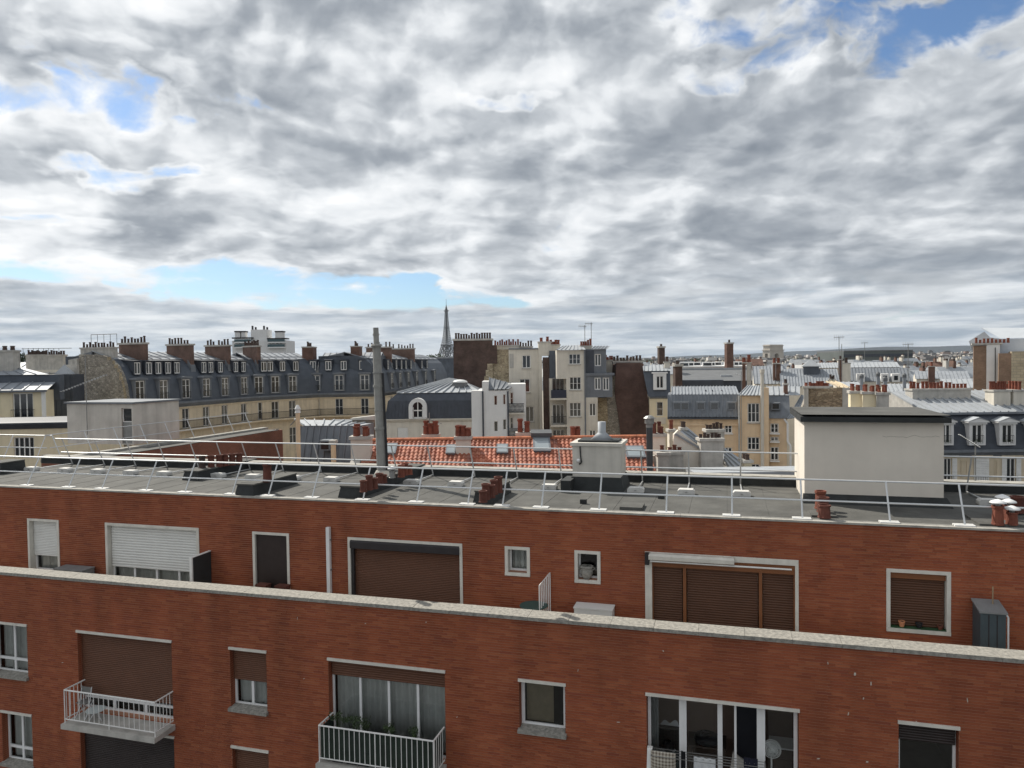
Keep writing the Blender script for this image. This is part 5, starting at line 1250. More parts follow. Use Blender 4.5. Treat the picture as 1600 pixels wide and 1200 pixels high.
# ================================================================== white house with round dormer
G = frp(605, 80, 0, 640); gg = thing('white_house', 'white house with dark mansard, arched dormer and ribbed zinc hip roof', 'building', G)
gx0 = G.hit(601, 640)[0]; gxm = G.hit(737, 640)[0]; gze = G.hit(670, 655)[1]; gzt = G.hit(670, 614, .9)[1]
hs = prx(G, 621, 668, 638, 687)
facade(gg, M_OFFW, gx0, gxm, 0, gze - .05, 11, [hs]); o = window(gg, hs, .1, 0, 0, M_WHITE, .06); roller(o, hs[0] + .03, hs[1] - .03, hs[2], hs[3], .04, M_WSHUT, .09)
MB().extr([(-.1, gze - .25), (-.25, gze - .04), (-.25, gze + .06), (.2, gze + .06), (.2, gze - .25)], gx0 - .1, gxm).build('cornice', M_OFFW, gg)
mans = [(-.12, gze + .061), (.05, gze + .9), (.3, gze + 2.0), (.9, gzt)]
MB().hexa([(gx0, -.12, gze + .061), (gxm + .1, -.12, gze + .061), (gxm + .1, 10, gze + .061), (gx0, 10, gze + .061), (gx0 + .35, .12, gze + 2.0), (gxm + .1, .12, gze + 2.0), (gxm + .1, 10, gze + 2.0), (gx0 + .35, 10, gze + 2.0)]).build('mansard', M_SLATE2, gg)
MB().hexa([(gx0 + .35, .12, gze + 2.001), (gxm + .1, .12, gze + 2.001), (gxm + .1, 10, gze + 2.001), (gx0 + .35, 10, gze + 2.001), (gx0 + 1.3, .7, gzt), (gxm + .1, .7, gzt), (gxm + .1, 10, gzt), (gx0 + 1.3, 10, gzt)]).build('mansard', M_SLATE2, gg)
for k in range(24):
    x = gx0 + .3 + (gxm - gx0 - .3) * k / 24; MB().hexa([(x, -.17, gze + .07), (x + .04, -.17, gze + .07), (x + .04, -.1, gze + .07), (x, -.1, gze + .07), (x + .1, .09, gze + 2.0), (x + .14, .09, gze + 2.0), (x + .14, .14, gze + 2.0), (x + .1, .14, gze + 2.0)]).build('seam', M_SLATE2, gg)
q = prx(G, 645, 628, 661, 653, -.3); xc = (q[0] + q[1]) / 2; hw_ = (q[1] - q[0]) / 2; arc = [(xc + hw_ * math.cos(t * math.pi / 10), q[3] - hw_ + hw_ * math.sin(t * math.pi / 10)) for t in range(11)]
wo_ = hw_ + .42; arcb = [(xc + wo_ * math.cos(t * math.pi / 10), q[3] - hw_ + wo_ * math.sin(t * math.pi / 10)) for t in range(11)]
dm = MB()
oc = [(xc + wo_, gze + .1)] + arcb + [(xc - wo_, gze + .1)]; ic = [(xc + hw_, q[2])] + arc + [(xc - hw_, q[2])]
for k in range(12):
    (a1, b1), (a2, b2), (c1_, d1), (c2_, d2) = oc[k], oc[k + 1], ic[k + 1], ic[k]
    dm.quad((a1, -.55, b1), (a2, -.55, b2), (c1_, -.55, d1), (c2_, -.55, d2)); dm.quad((a1, -.55, b1), (a1, 1.2, b1), (a2, 1.2, b2), (a2, -.55, b2)); dm.quad((c2_, -.55, d2), (c1_, -.55, d1), (c1_, -.2, d1), (c2_, -.2, d2))
dm.quad((xc - wo_, -.55, gze + .1), (xc + wo_, -.55, gze + .1), (xc + hw_, -.55, q[2]), (xc - hw_, -.55, q[2])); 
od = dm.build('dormer', M_WRENDER, gg, 'arched white dormer')
MB().extr_y([(xc + hw_, q[2])] + arc + [(xc - hw_, q[2])], -.3, -.26).build('pane', M_PANE, od)
fm_ = MB(); fm_.box(xc - .05, xc + .05, -.40, -.33, q[2], q[3]); fm_.box(xc - hw_, xc + hw_, -.38, -.34, q[2], q[2] + .1); fm_.box(xc - hw_, xc + hw_, -.38, -.34, q[2] + .75, q[2] + .87); fm_.box(xc - hw_, xc - hw_ + .09, -.38, -.34, q[2], q[3] - hw_); fm_.box(xc + hw_ - .09, xc + hw_, -.38, -.34, q[2], q[3] - hw_); fm_.build('window', M_WHITE, od)
# hip roof
ap = G.hit(703, 594, 5.0); er = (G.hit(752, 612, .7)[0], .5, gzt + .06)
el_ = (gx0 + 1.2, .6, gzt + .02); rl_ = (G.hit(702, 592, 5)[0], 5.0, G.hit(702, 592, 5)[1]); rr_ = (G.hit(725, 596, 5)[0], 5.0, G.hit(725, 596, 5)[1])
zinc(gg, el_, (G.hit(752, 613, .6)[0], .6, gzt + .02), rr_, rl_, 11, M_ZINC2, .13)
MB().quad(el_, rl_, (gx0 + 1.2, 10, gzt)).build('roof_hip', M_ZINC, gg)
MB().quad((G.hit(752, 613, .6)[0], .6, gzt + .02), (G.hit(757, 611, 8)[0], 8, gzt + .02), rr_).build('roof_hip', M_ZINCD, gg)
sk = MB().lathe((G.hit(719, 605, 3)[0], 3.0, gzt + .2), [(.85, 0), (.85, .75), (.9, .76), (.9, .84)], 12).build('rooflight', M_SLATE3, gg)
MB().lathe((G.hit(719, 605, 3)[0], 3.0, gzt + 1.05), [(.88, 0), (.75, .18), (.4, .3), (.02, .34)], 14).build('dome', mat('rooflight_dome', (.75, .75, .73), .4, .05, 2, 0), sk, smooth=True)
# white side wing with small windows
gs = G; wz = G.hit(770, 609)[1]; sx0 = gxm + .002; sx1 = G.hit(794, 640)[0]
hl = [prx(G, 772, 618, 777, 633), prx(G, 786, 616, 790, 632), prx(G, 772, 658, 778, 674), prx(G, 786, 655, 791, 671)]
facade(gg, M_WRENDER, sx0, sx1, 0, G.hit(770, 610)[1], 9, hl, y=-.25)
for h_ in hl: window(gg, h_, -.12, 0, 0, M_WHITE, .05, sill=None)
MB().box(G.hit(754, 640)[0], G.hit(764, 640)[0], -.249, 4, G.hit(770, 610)[1] + .001, G.hit(758, 596)[1]).build('wall', M_WRENDER, gg)
zinc(gg, (G.hit(764, 610)[0], -.4, G.hit(770, 609)[1] + .02), (sx1 + .1, -.4, G.hit(790, 608)[1] + .02), (G.hit(806, 601, 4)[0], 4, G.hit(806, 601, 4)[1]), (G.hit(764, 590, 4)[0], 4, G.hit(764, 590, 4)[1]), 5, M_ZINCD)
for px in (755, 794):
    x = G.hit(px, 650)[0]; MB().tube((x, -.38, 0), (x, -.38, G.hit(px, 611)[1]), .09, 6).build('drain_pipe', M_SLATE2, gg)
# pale recessed wing with iron balconies
hy_ = 1.5; pz = G.hit(805, 600, hy_)[1]; px1 = G.hit(822, 650, hy_)[0]
hb_ = [prx(G, 797, 613, 802, 632, hy_), prx(G, 797, 652, 802, 670, hy_)]
facade(gg, M_WRENDER, sx1 + .002, px1, 0, pz, 6, hb_, y=hy_)
for h_ in hb_: window(gg, h_, hy_ + .1, 0, 1, M_WHITE, .07)
for pt_, pb in ((628, 645), (667, 684)):
    zb_ = G.hit(808, pb, 0.4)[1]; o = MB().box(sx1 + .01, px1 - .2, .2, hy_ - .01, zb_ - .15, zb_).build('balcony', M_OFFW, gg); r = MB()
    for z in (zb_ + .1, zb_ + 1.0): r.tube((sx1 + .05, .25, z), (px1 - .25, .25, z), .035, 4)
    n_ = 12
    for k in range(n_): xa2 = sx1 + .05 + (px1 - sx1 - .3) * k / n_; xb3 = sx1 + .05 + (px1 - sx1 - .3) * (k + 1) / n_; r.tube((xa2, .25, zb_), (xb3, .25, zb_ + 1.0), .02, 4); r.tube((xb3, .25, zb_), (xa2, .25, zb_ + 1.0), .02, 4)
    r.build('railing', M_IRON, o)

# ================================================================== tall block: dark brick wall, rubble, white facade
H = frp(800, 90, 0, 600); gh = thing('party_wall_building', 'tall building with dark brick chimney wall, rubble gable and white window strip', 'building', H)
q = prx(H, 709, 532, 770, 640); MB().box(q[0], q[1], 0, 1.2, 0, q[3]).build('chimney_wall', M_BRICKDK, gh, 'broad dark brown brick chimney wall')
cw_ = MB().box(q[0] - .1, q[1] + .1, -.1, 1.3, q[3] + .001, q[3] + .22).build('cap', M_CONC, gh)
pots(cw_, [(q[0] + .3 + (q[1] - q[0] - .6) * k / 13, .6, q[3] + .21) for k in range(14)], .14, .62, M_TERRAD)
r = prx(H, 768, 546, 796, 640); MB().hexa([(r[0] - 1.2, .3, 0), (r[1], .3, 0), (r[1], 7, 0), (r[0] - 1.2, 7, 0), (r[0] - 1.2, .3, r[3]), (r[1], .3, r[3]), (r[1], 7, r[3]), (r[0] - 1.2, 7, r[3])]).build('gable_wall', M_RUBBLE2, gh, 'pale rubble stone gable')
# ragged brick edge over the rubble
for k in range(9):
    z_ = q[3] - .6 - k * .75; e_ = (.55 if k < 3 else -.35 - .2 * (k - 3)); MB().box(q[1] - .2 if e_ > 0 else q[1] - .9, q[1] + max(e_, -.8), -.03, .29, z_ - .75, z_).build('brick_tooth', M_BRICKDK, gh) if e_ > 0 else MB().box(q[1] + e_ - .3, q[1] + .01, -.04, -.002, z_ - .75, z_).build('stone_tooth', M_RUBBLE2, gh)
chimney(gh, H.hit(772, 540, 2)[0], H.hit(811, 540, 2)[0], 2, 3, r[3] - .5, H.hit(790, 539, 2)[1], M_OFFW, 11, .13, .6, M_TERRA)
chimney(gh, H.hit(811, 540, 3)[0], H.hit(832, 540, 3)[0], 3, 4, r[3] - 1.5, H.hit(820, 541, 3)[1], M_OFFW, 5, .13, .6, M_TERRAD)
fz0 = [prx(H, 816, 555, 829, 575), prx(H, 812, 592, 828, 613), prx(H, 821, 635, 834, 659)]
wl = prx(H, 795, 546, 842, 600)
facade(gh, M_OFFW, wl[0] + .001, wl[1], 0, H.hit(815, 546)[1], 8, fz0)
for h_ in fz0: window(gh, h_, .1, 1, 0, M_WHITE, .08, sill=M_CONC)
MB().box(H.hit(798, 560)[0] - .15, H.hit(798, 560)[0] + .35, -.04, -.002, H.hit(798, 575)[1], H.hit(798, 553)[1]).build('blind_window', M_CONC, gh)
MB().box(wl[0], wl[1] + .1, -.15, 4, H.hit(815, 546)[1] + .001, H.hit(815, 544)[1]).build('parapet', M_ZINCD, gh)
p = prx(H, 842, 537, 860, 700); MB().box(p[0], p[1] - 1.0, -.5, 1.5, 0, p[3]).build('chimney_shaft', M_OFFW, gh)
cs = chimney(gh, p[0] + .002, p[1] + .1, -.55, 1.2, H.hit(850, 556)[1], p[3] + .25, M_OFFW, 4, .17, .5, M_TERRA, rows=2)
b_ = prx(H, 849, 556, 860, 690, -.5); MB().box(b_[0], b_[1], -.58, .2, 0, b_[3] - .17).build('brick_shaft', M_BRICKDK, gh, 'narrow dark brick flue strip')
chimney(gh, H.hit(859, 540, 4)[0], H.hit(875, 540, 4)[0], 4, 5, 22, H.hit(866, 538, 4)[1], M_OFFW, 4, .17, .5, M_TERRA, rows=2)

# ================================================================== white-grey corner building with loggias
J = frp(900, 86, 0, 600); gj = thing('corner_building', 'pale building with dark loggias, triple windows and slate-clad corner', 'building', J)
lg = prx(J, 860, 590, 886, 690)
jx0, jx1 = J.hit(885, 600)[0], J.hit(914, 600)[0]; jzt = J.hit(895, 547)[1]
ws = [prx(J, 889, 553, 907, 569), prx(J, 890, 589, 908, 609), prx(J, 890, 629, 908, 651), prx(J, 890, 668, 908, 690)]
facade(gj, M_OFFW, jx0, jx1, 0, jzt, 9, ws)
for h_ in ws: window(gj, h_, .1, 2, 1, M_WHITE, .07, sill=M_CONC)
tpz = J.hit(875, 592)[1]; MB().box(J.hit(870, 570)[0], jx0 - .002, -.02, 5, tpz, jzt).build('wall', M_OFFW, gj)
MB().box(J.hit(860, 600)[0], jx0 - .004, 1.6, 7, 0, tpz - .001).build('loggia_back', M_OFFW, gj)
MB().box(J.hit(859, 600, 3)[0], J.hit(871, 600, 3)[0], 3, 6, tpz, J.hit(866, 548, 3)[1]).build('wall', M_SLATE, gj)
for pt_, col_ in ((622, 'solid'), (664, 'bars'), (704, 'bars')):
    zf = J.hit(873, pt_)[1]; o = MB().box(J.hit(860, 620)[0], jx0 - .01, -.1, 1.59, zf - .22, zf).build('loggia_floor', M_OFFW, gj)
    if col_ == 'solid': MB().box(J.hit(861, 620)[0], jx0 - .02, -.09, -.03, zf + .001, zf + .95).build('balcony_front', mat('navy_panel', (.02, .026, .05), .4, .15, 2, 0), o)
    else:
        r = MB(); xa2, xb3 = J.hit(861, 620)[0], jx0 - .05; r.tube((xa2, -.05, zf + 1), (xb3, -.05, zf + 1), .03, 4)
        for k in range(13): r.tube((xa2 + (xb3 - xa2) * k / 12, -.05, zf), (xa2 + (xb3 - xa2) * k / 12, -.05, zf + 1), .018, 4)
        r.build('railing', M_IRON, o)
    w_ = window(o, (J.hit(863, 620, 1.5)[0], J.hit(881, 620, 1.5)[0], zf + .05, zf + 2.3), 1.5, 2, 0, M_STEEL if col_ == 'solid' else M_WHITE, .06)
zinc(gj, (J.hit(869, 547)[0], -.3, jzt + .02), (jx1 + .1, -.3, jzt + .02), (jx1 + .1, 4, J.hit(905, 539, 4)[1]), (J.hit(880, 541, 4)[0], 4, J.hit(880, 541, 4)[1]), 7, M_ZINC2)
# slate-clad corner
sx0_, sx1_ = J.hit(914, 600)[0] + .001, J.hit(952, 600)[0]; us = prx(J, 930, 553, 940, 572); ls = [prx(J, 929, 590, 939, 609), prx(J, 942, 590, 952, 610)]
facade(gj, M_ZINCD, sx0_, J.hit(948, 560)[0], J.hit(930, 583)[1], J.hit(930, 545)[1], 7, [us], y=.5); window(gj, us, .6, 1, 0, M_WHITE, .1)
MB().box(sx0_ + .003, J.hit(928, 560, .5)[0], .42, .499, J.hit(930, 583)[1], J.hit(930, 547)[1]).build('slate_panel', M_SLATE2, gj)
zinc(gj, (J.hit(924, 547)[0], .3, J.hit(930, 546)[1]), (J.hit(949, 547)[0], .3, J.hit(930, 546)[1]), (J.hit(953, 541, 4)[0], 4, J.hit(953, 541, 4)[1]), (J.hit(930, 541, 4)[0], 4, J.hit(930, 541, 4)[1]), 5, M_ZINC)
MB().box(sx0_, J.hit(960, 590)[0], -.1, 4, J.hit(930, 587)[1], J.hit(930, 583)[1] - .002).build('cornice', M_ZINCD, gj)
facade(gj, M_ZINCD, sx0_, J.hit(957, 600)[0], J.hit(930, 621)[1], J.hit(930, 587)[1] - .003, 8, ls, y=.05)
for h_ in ls: window(gj, h_, .15, 1, 0, M_WHITE, .11)
lw = prx(J, 921, 630, 931, 650); lw2 = prx(J, 921, 672, 931, 690)
facade(gj, M_OFFW, sx0_, J.hit(934, 650)[0], 0, J.hit(930, 621)[1] - .002, 8, [lw, lw2], y=0)
for h_ in (lw, lw2): window(gj, h_, .1, 1, 0, M_WHITE, .08)
chimney(gj, J.hit(907, 540, 2)[0], J.hit(925, 540, 2)[0], 2, 3, jzt - .2, J.hit(915, 540, 2)[1], M_OFFW, 5, .14, .7, M_TERRA)
dp = J.hit(914, 600)[0]; MB().tube((dp, -.1, 0), (dp, -.1, jzt), .08, 6).build('drain_pipe', M_ZINCD, gj)
for px, ty in ((914, 508), (924, 504)):
    yy_ = 2.5; x = J.hit(px, 540, yy_)[0]; A_ = J.hit(px - 9, 510, yy_); zt_ = J.hit(px, ty, yy_)[1]
    yagi('antenna', 'thin rooftop aerial mast with short crossbars over the pale corner building', J, (x, yy_, jzt), zt_, (x - .75, yy_, zt_ - .1), (x + .2, yy_, zt_ - .15), 5, .5, .03, True)['group'] = 'aerials on the corner building'

# ================================================================== rubble and brown brick gable
K = frp(985, 88, 0, 620); gk2 = thing('gable_building', 'tapered brown brick gable wall with rubble stone shoulder', 'building', K)
ztp = K.hit(985, 567)[1]
pts = [(963, 567), (1003, 567), (1006, 590), (1012, 620), (1015, 650), (1015, 700), (972, 700), (966, 650), (960, 610)]
pl = [K.hit(*p_) for p_ in pts]; mb = MB(); mb.extr_y([(a, b) for a, b in pl] + [], -.2, 6); mb.build('gable_wall', brick_tex('brick_gable', (.155, .082, .066), (.12, .064, .054), (.15, .105, .085), 'x', dirt=.4), gk2, 'tapered brown brick gable')
MB().box(K.hit(972, 690)[0], K.hit(1015, 690)[0], -.19, 6, 0, K.hit(990, 700)[1] - .001).build('wall', M_BRICKDK, gk2)
pl2 = [K.hit(*p_, .1) for p_ in [(932, 622), (946, 622), (955, 600), (961, 588), (975, 588), (975, 700), (932, 700)]]
MB().extr_y(pl2, .1, 5.5).build('shoulder_wall', M_RUBBLE2, gk2, 'pale stone shoulder'); MB().extr_y([K.hit(*p_, .08) for p_ in [(948, 624), (960, 592), (964, 640), (972, 690), (946, 690), (950, 650)]], .04, .099).build('rubble_patch', M_RUBBLE, gk2)
MB().box(K.hit(932, 700)[0], K.hit(972, 700)[0] - .01, .12, 5, 0, K.hit(950, 700)[1]).build('wall', M_LIME, gk2)
chimney(gk2, K.hit(958, 560, .5)[0], K.hit(1004, 560, .5)[0], .5, 1.5, ztp - .1, ztp + .25, M_CONC, 9, .15, .55, M_TERRAD)
for k in range(4):
    fr_ = K; x = K.hit(948 + k * 4, 560, 3)[0]
chimney(gk2, K.hit(946, 570, 3)[0], K.hit(962, 570, 3)[0], 3, 4, 20, K.hit(955, 562, 3)[1], M_OFFW, 5, .13, .5, M_TERRA)

# ================================================================== cream house with dormer, and the long zinc roof
Q = frp(1027, 84, -9.5, 620); gq = thing('cream_building', 'narrow cream house with slate mansard and one white framed dormer', 'building', Q)
qx0, qx1 = Q.hit(1015, 650)[0], Q.hit(1048, 650)[0]; qze = Q.hit(1030, 620)[1]; qzt = Q.hit(1030, 580)[1]
hq = prx(Q, 1026, 628, 1036, 650); facade(gq, M_CREAM, qx0, qx1, 0, qze, 8, [hq]); window(gq, hq, .1, 0, 1, M_WHITE, .06)
MB().box(hq[0] - .3, hq[1] + .3, -.06, -.002, hq[2] - .9, hq[2] - .15).build('panel', M_OFFW, gq)
MB().extr([(-.1, qze - .2), (-.25, qze), (.2, qze + .05), (.2, qze - .2)], qx0, qx1).build('cornice', M_ZINCD, gq)
MB().hexa([(Q.hit(1013, 620)[0], -.1, qze + .051), (qx1, -.1, qze + .051), (qx1, 7, qze + .051), (Q.hit(1013, 620)[0], 7, qze + .051), (Q.hit(1005, 580)[0], .7, qzt), (qx1, .7, qzt), (qx1, 7, qzt), (Q.hit(1005, 580)[0], 7, qzt)]).build('mansard', M_SLATE, gq)
q = prx(Q, 1025, 587, 1037, 607, -.2); dm = MB(); dm.box(q[0] - .3, q[0], -.2, 1, q[2], q[3]); dm.box(q[1], q[1] + .3, -.2, 1, q[2], q[3]); dm.box(q[0] - .3, q[1] + .3, -.2, 1, q[3], q[3] + .25); dm.box(q[0] - .45, q[1] + .45, -.3, 1, q[3] + .25, q[3] + .38); dm.box(q[0] - .3, q[1] + .3, -.2, .5, q[2] - .15, q[2]); o = dm.build('dormer', M_WHITE, gq); window(o, q, -.1, 1, 0, M_WHITE, .1)
zinc(gq, (Q.hit(1006, 579)[0], .5, qzt + .02), (qx1 + .1, .5, qzt + .02), (qx1 + .1, 4.5, Q.hit(1030, 570, 4.5)[1]), (Q.hit(1006, 571, 4.5)[0], 4.5, Q.hit(1030, 570, 4.5)[1]), 7, M_ZINC2)
chimney(gq, Q.hit(1038, 570, 2)[0], Q.hit(1047, 570, 2)[0], 2, 3.2, qzt - .5, Q.hit(1042, 565, 2)[1], M_OFFW, 3, .16, .5, M_TERRAD)

V = frp(1100, 72, -13, 640); gv = thing('zinc_roofed_building', 'beige building under a long blue grey zinc attic with small rooflights', 'building', V)
vx0, vx1 = V.hit(1043, 655)[0], V.hit(1157, 655)[0]; vze = V.hit(1100, 653)[1]; vzm = V.hit(1100, 617, 1.5)[1]
hv = [prx(V, 1132, 662, 1144, 677), prx(V, 1132, 699, 1144, 714)]
facade(gv, M_BEIGE, vx0, vx1, 0, vze - .1, 9, hv)
for h_ in hv: window(gv, h_, .1, 1, 1, M_WHITE, .09, sill=M_WHITE)
MB().box(V.hit(1101, 655)[0], V.hit(1104, 655)[0], -.12, -.002, 0, vze - .3).build('pilaster', M_BEIGE, gv); MB().box(vx0, vx1, -.12, -.003, vze - .75, vze - .55).build('string_course', M_BEIGE, gv)
MB().extr([(-.35, vze - .099), (-.35, vze + .05), (.3, vze + .1), (.3, vze - .099)], vx0, vx1).build('gutter', M_SLATE2, gv)
MB().extr([(-.2, vze + .1), (1.5, vzm), (8, vzm), (9, vze)], vx0, vx1).build('attic', M_ZINCD, gv)
zinc(gv, (vx0, -.25, vze + .1), (vx1, -.25, vze + .1), (vx1, 1.45, vzm + .02), (vx0, 1.45, vzm + .02), 21, M_ZINCD)
zinc(gv, (V.hit(1049, 617, 1.4)[0], 1.4, vzm + .03), (vx1, 1.4, vzm + .03), (vx1, 6, V.hit(1100, 604, 6)[1]), (V.hit(1049, 604, 6)[0], 6, V.hit(1100, 604, 6)[1]), 20, M_ZINC)
for px in (1058, 1070, 1095, 1116, 1143):
    z_ = V.hit(px, 633, .5)[1]; x = V.hit(px, 633, .5)[0]; o = MB().hexa([(x - .42, .2, z_ - .5), (x + .42, .2, z_ - .5), (x + .42, 1.2, z_ - .5), (x - .42, 1.2, z_ - .5), (x - .42, .35, z_ + .32), (x + .42, .35, z_ + .32), (x + .42, 1.3, z_ + .32), (x - .42, 1.3, z_ + .32)]).build('rooflight', M_ZINCD, gv)
    MB().quad((x - .3, .205, z_ - .36), (x + .3, .205, z_ - .36), (x + .3, .305, z_ + .2), (x - .3, .305, z_ + .2)).build('pane', M_PANE, o)
for px in (1103, 1113, 1128): x = V.hit(px, 612, 3)[0]; MB().tube((x, 3, V.hit(px, 616, 3)[1]), (x, 3, V.hit(px, 609, 3)[1]), .07, 6).build('vent_pipe', M_SLATE2, gv)

# beige stair tower and its wing
X_ = frp(1190, 70.2, -17, 660); gx_ = thing('beige_building', 'beige stair tower with tall triple windows and a pale flue pipe', 'building', X_)
tx0, tx1 = X_.hit(1157, 660)[0], X_.hit(1193, 660)[0]; tz = X_.hit(1175, 618)[1]
ht = [prx(X_, 1168, 630, 1187, 660), prx(X_, 1168, 683, 1187, 703), prx(X_, 1168, 725, 1187, 745)]
facade(gx_, M_BEIGE, tx0, tx1, 0, tz, 7, ht)
for h_ in ht: window(gx_, h_, .1, 2, 1, M_WHITE, .08, sill=M_CONC)
zinc(gx_, (tx0 - .2, -.3, tz + .02), (tx1 + .1, -.3, tz + .02), (tx1 + .1, 5, X_.hit(1190, 603, 5)[1]), (X_.hit(1168, 603, 5)[0], 5, X_.hit(1170, 603, 5)[1]), 7, M_ZINC2)
x = X_.hit(1191, 640, -.3)[0]; o = MB().tube((x, -.35, 5), (x, -.35, X_.hit(1190, 583, -.3)[1]), .17, 8).build('flue_pipe', M_OFFW, gx_); MB().tube((x, -.35, X_.hit(1190, 583, -.3)[1]), (x, -.35, X_.hit(1190, 577, -.3)[1]), .24, 8).build('cowl', M_OFFW, o)
x = X_.hit(1197, 640, -.3)[0]; MB().box(x - .2, x + .25, -.4, .1, 0, X_.hit(1197, 606, -.3)[1]).build('pilaster', M_BEIGE, gx_)
x = X_.hit(1155, 660)[0]; MB().tube((x, -.2, 0), (x, -.2, tz), .09, 6).build('drain_pipe', M_CONC, gx_)
rx0, rx1 = X_.hit(1201, 660)[0], X_.hit(1230, 660)[0]; rz_ = X_.hit(1215, 654)[1]
hr = [prx(X_, 1204, 662, 1217, 677), prx(X_, 1204, 699, 1217, 720), prx(X_, 1204, 683, 1217, 690)]
facade(gx_, M_BEIGE, rx0, rx1, 0, rz_, 7, hr, y=.3)
for h_ in hr: window(gx_, h_, .4, 1, 1, M_WHITE, .09, sill=M_WHITE)
x = X_.hit(1229, 660)[0]; MB().path([(x - .2, .1, X_.hit(1228, 655)[1]), (x + .1, .1, X_.hit(1228, 662)[1]), (x + .1, .1, X_.hit(1228, 690)[1]), (x + .35, .1, X_.hit(1228, 697)[1]), (x + .35, .1, 0)], .1).build('drain_pipe', M_PVC, gx_)
MB().extr([(.1, rz_), (1.7, X_.hit(1220, 618, 1.7)[1]), (7, X_.hit(1220, 618, 1.7)[1]), (7, rz_)], rx0, X_.hit(1235, 640)[0]).build('attic', M_ZINCD, gx_)
zinc(gx_, (rx0, 1.6, X_.hit(1220, 618, 1.7)[1] + .02), (X_.hit(1250, 620, 1.6)[0], 1.6, X_.hit(1220, 618, 1.7)[1] + .02), (X_.hit(1250, 605, 5)[0], 5, X_.hit(1230, 604, 5)[1]), (rx0, 5, X_.hit(1210, 604, 5)[1]), 6, M_ZINC2)
z_ = X_.hit(1212, 634, .6)[1]; x = X_.hit(1212, 634, .6)[0]; o = MB().box(x - .4, x + .4, .4, 1.4, z_ - .4, z_ + .3).build('rooflight', M_ZINCD, gx_); MB().box(x - .28, x + .28, .38, .399, z_ - .28, z_ + .18).build('pane', M_PANE, o)
chimney(gx_, X_.hit(1225, 610, 2)[0], X_.hit(1231, 610, 2)[0], 2, 3, X_.hit(1228, 622, 2)[1], X_.hit(1228, 599, 2)[1], M_BRICKCH, 2, .14, .4, M_TERRAD)
zinc(gx_, (X_.hit(1230, 655, -.2)[0], -.2, X_.hit(1230, 655, -.2)[1]), (X_.hit(1245, 653, -.2)[0], -.2, X_.hit(1245, 653, -.2)[1]), (X_.hit(1266, 612, 3)[0], 3, X_.hit(1262, 615, 3)[1]), (X_.hit(1252, 618, 3)[0], 3, X_.hit(1252, 618, 3)[1]), 3, M_ZINC)

# ================================================================== stone gable with chimneys, behind the stair box
NN = frp(1290, 52, -20, 640); gn = thing('stone_gable_building', 'building with rough stone gable and yellowish chimney shafts behind the stair box', 'building', NN)
q = prx(NN, 1262, 606, 1316, 660); MB().box(q[0], q[1], 0, .5, 0, q[3]).build('gable_wall', rubble_tex('rough_stone', [(.2, .15, .1), (.38, .29, .19), (.28, .21, .14), (.47, .38, .26)], 3.6, 2.2), gn, 'rough brown stone gable')
MB().hexa([(NN.hit(1245, 660)[0], .1, 0), (q[0], .1, 0), (q[0], 3, 0), (NN.hit(1245, 660)[0], 3, 0), (NN.hit(1247, 655)[0], .1, NN.hit(1247, 655)[1]), (q[0], .1, NN.hit(1262, 615)[1]), (q[0], 3, NN.hit(1262, 615)[1]), (NN.hit(1247, 655)[0], 3, NN.hit(1247, 655)[1])]).build('gable_wall', M_RUBBLE, gn)
MB().box(q[1] + .001, NN.hit(1330, 640)[0], .05, 2.5, 0, NN.hit(1322, 606)[1]).build('wall', M_CONC, gn)
chimney(gn, q[0] + .1, NN.hit(1295, 600)[0], .05, .55, q[3] - .05, q[3] + .12, M_CONC, 8, .11, .3, M_TERRA)
chimney(gn, NN.hit(1256, 610)[0], NN.hit(1263, 610)[0], -.3, .3, NN.hit(1260, 640)[1], NN.hit(1260, 603)[1], M_CONC, 1, .12, .25, M_TERRA)
zinc(gn, (q[1] - .2, .3, q[3] + .02), (NN.hit(1332, 605)[0], .3, q[3] - .05), (NN.hit(1312, 597, 2)[0], 2, NN.hit(1312, 597, 2)[1]), (NN.hit(1290, 597, 2)[0], 2, NN.hit(1290, 597, 2)[1]), 3, M_LIME)
fr = frp(1360, 46, -18, 620); gch = thing('chimney_group', 'three rendered chimney shafts with red pots, one lit yellow, by the stair box', 'chimney', fr)
for (l, r, t, y0, y1, n_, m_) in ((1329, 1347, 611, .6, 1.8, 5, M_CREAM), (1348, 1370, 612, .1, 1.2, 6, M_CREAM), (1370, 1389, 613, -.3, .8, 6, M_CONC)):
    chimney(gch, fr.hit(l, 630, y0)[0], fr.hit(r, 630, y0)[0], y0, y1, 6, fr.hit((l + r) / 2, t, y0)[1], m_, n_ // 2, .1, .38, M_TERRA, rows=2)
MB().box(fr.hit(1320, 650)[0], fr.hit(1395, 650)[0], -.2, 3, 0, fr.hit(1360, 642)[1]).build('base_wall', M_CONC, gch)

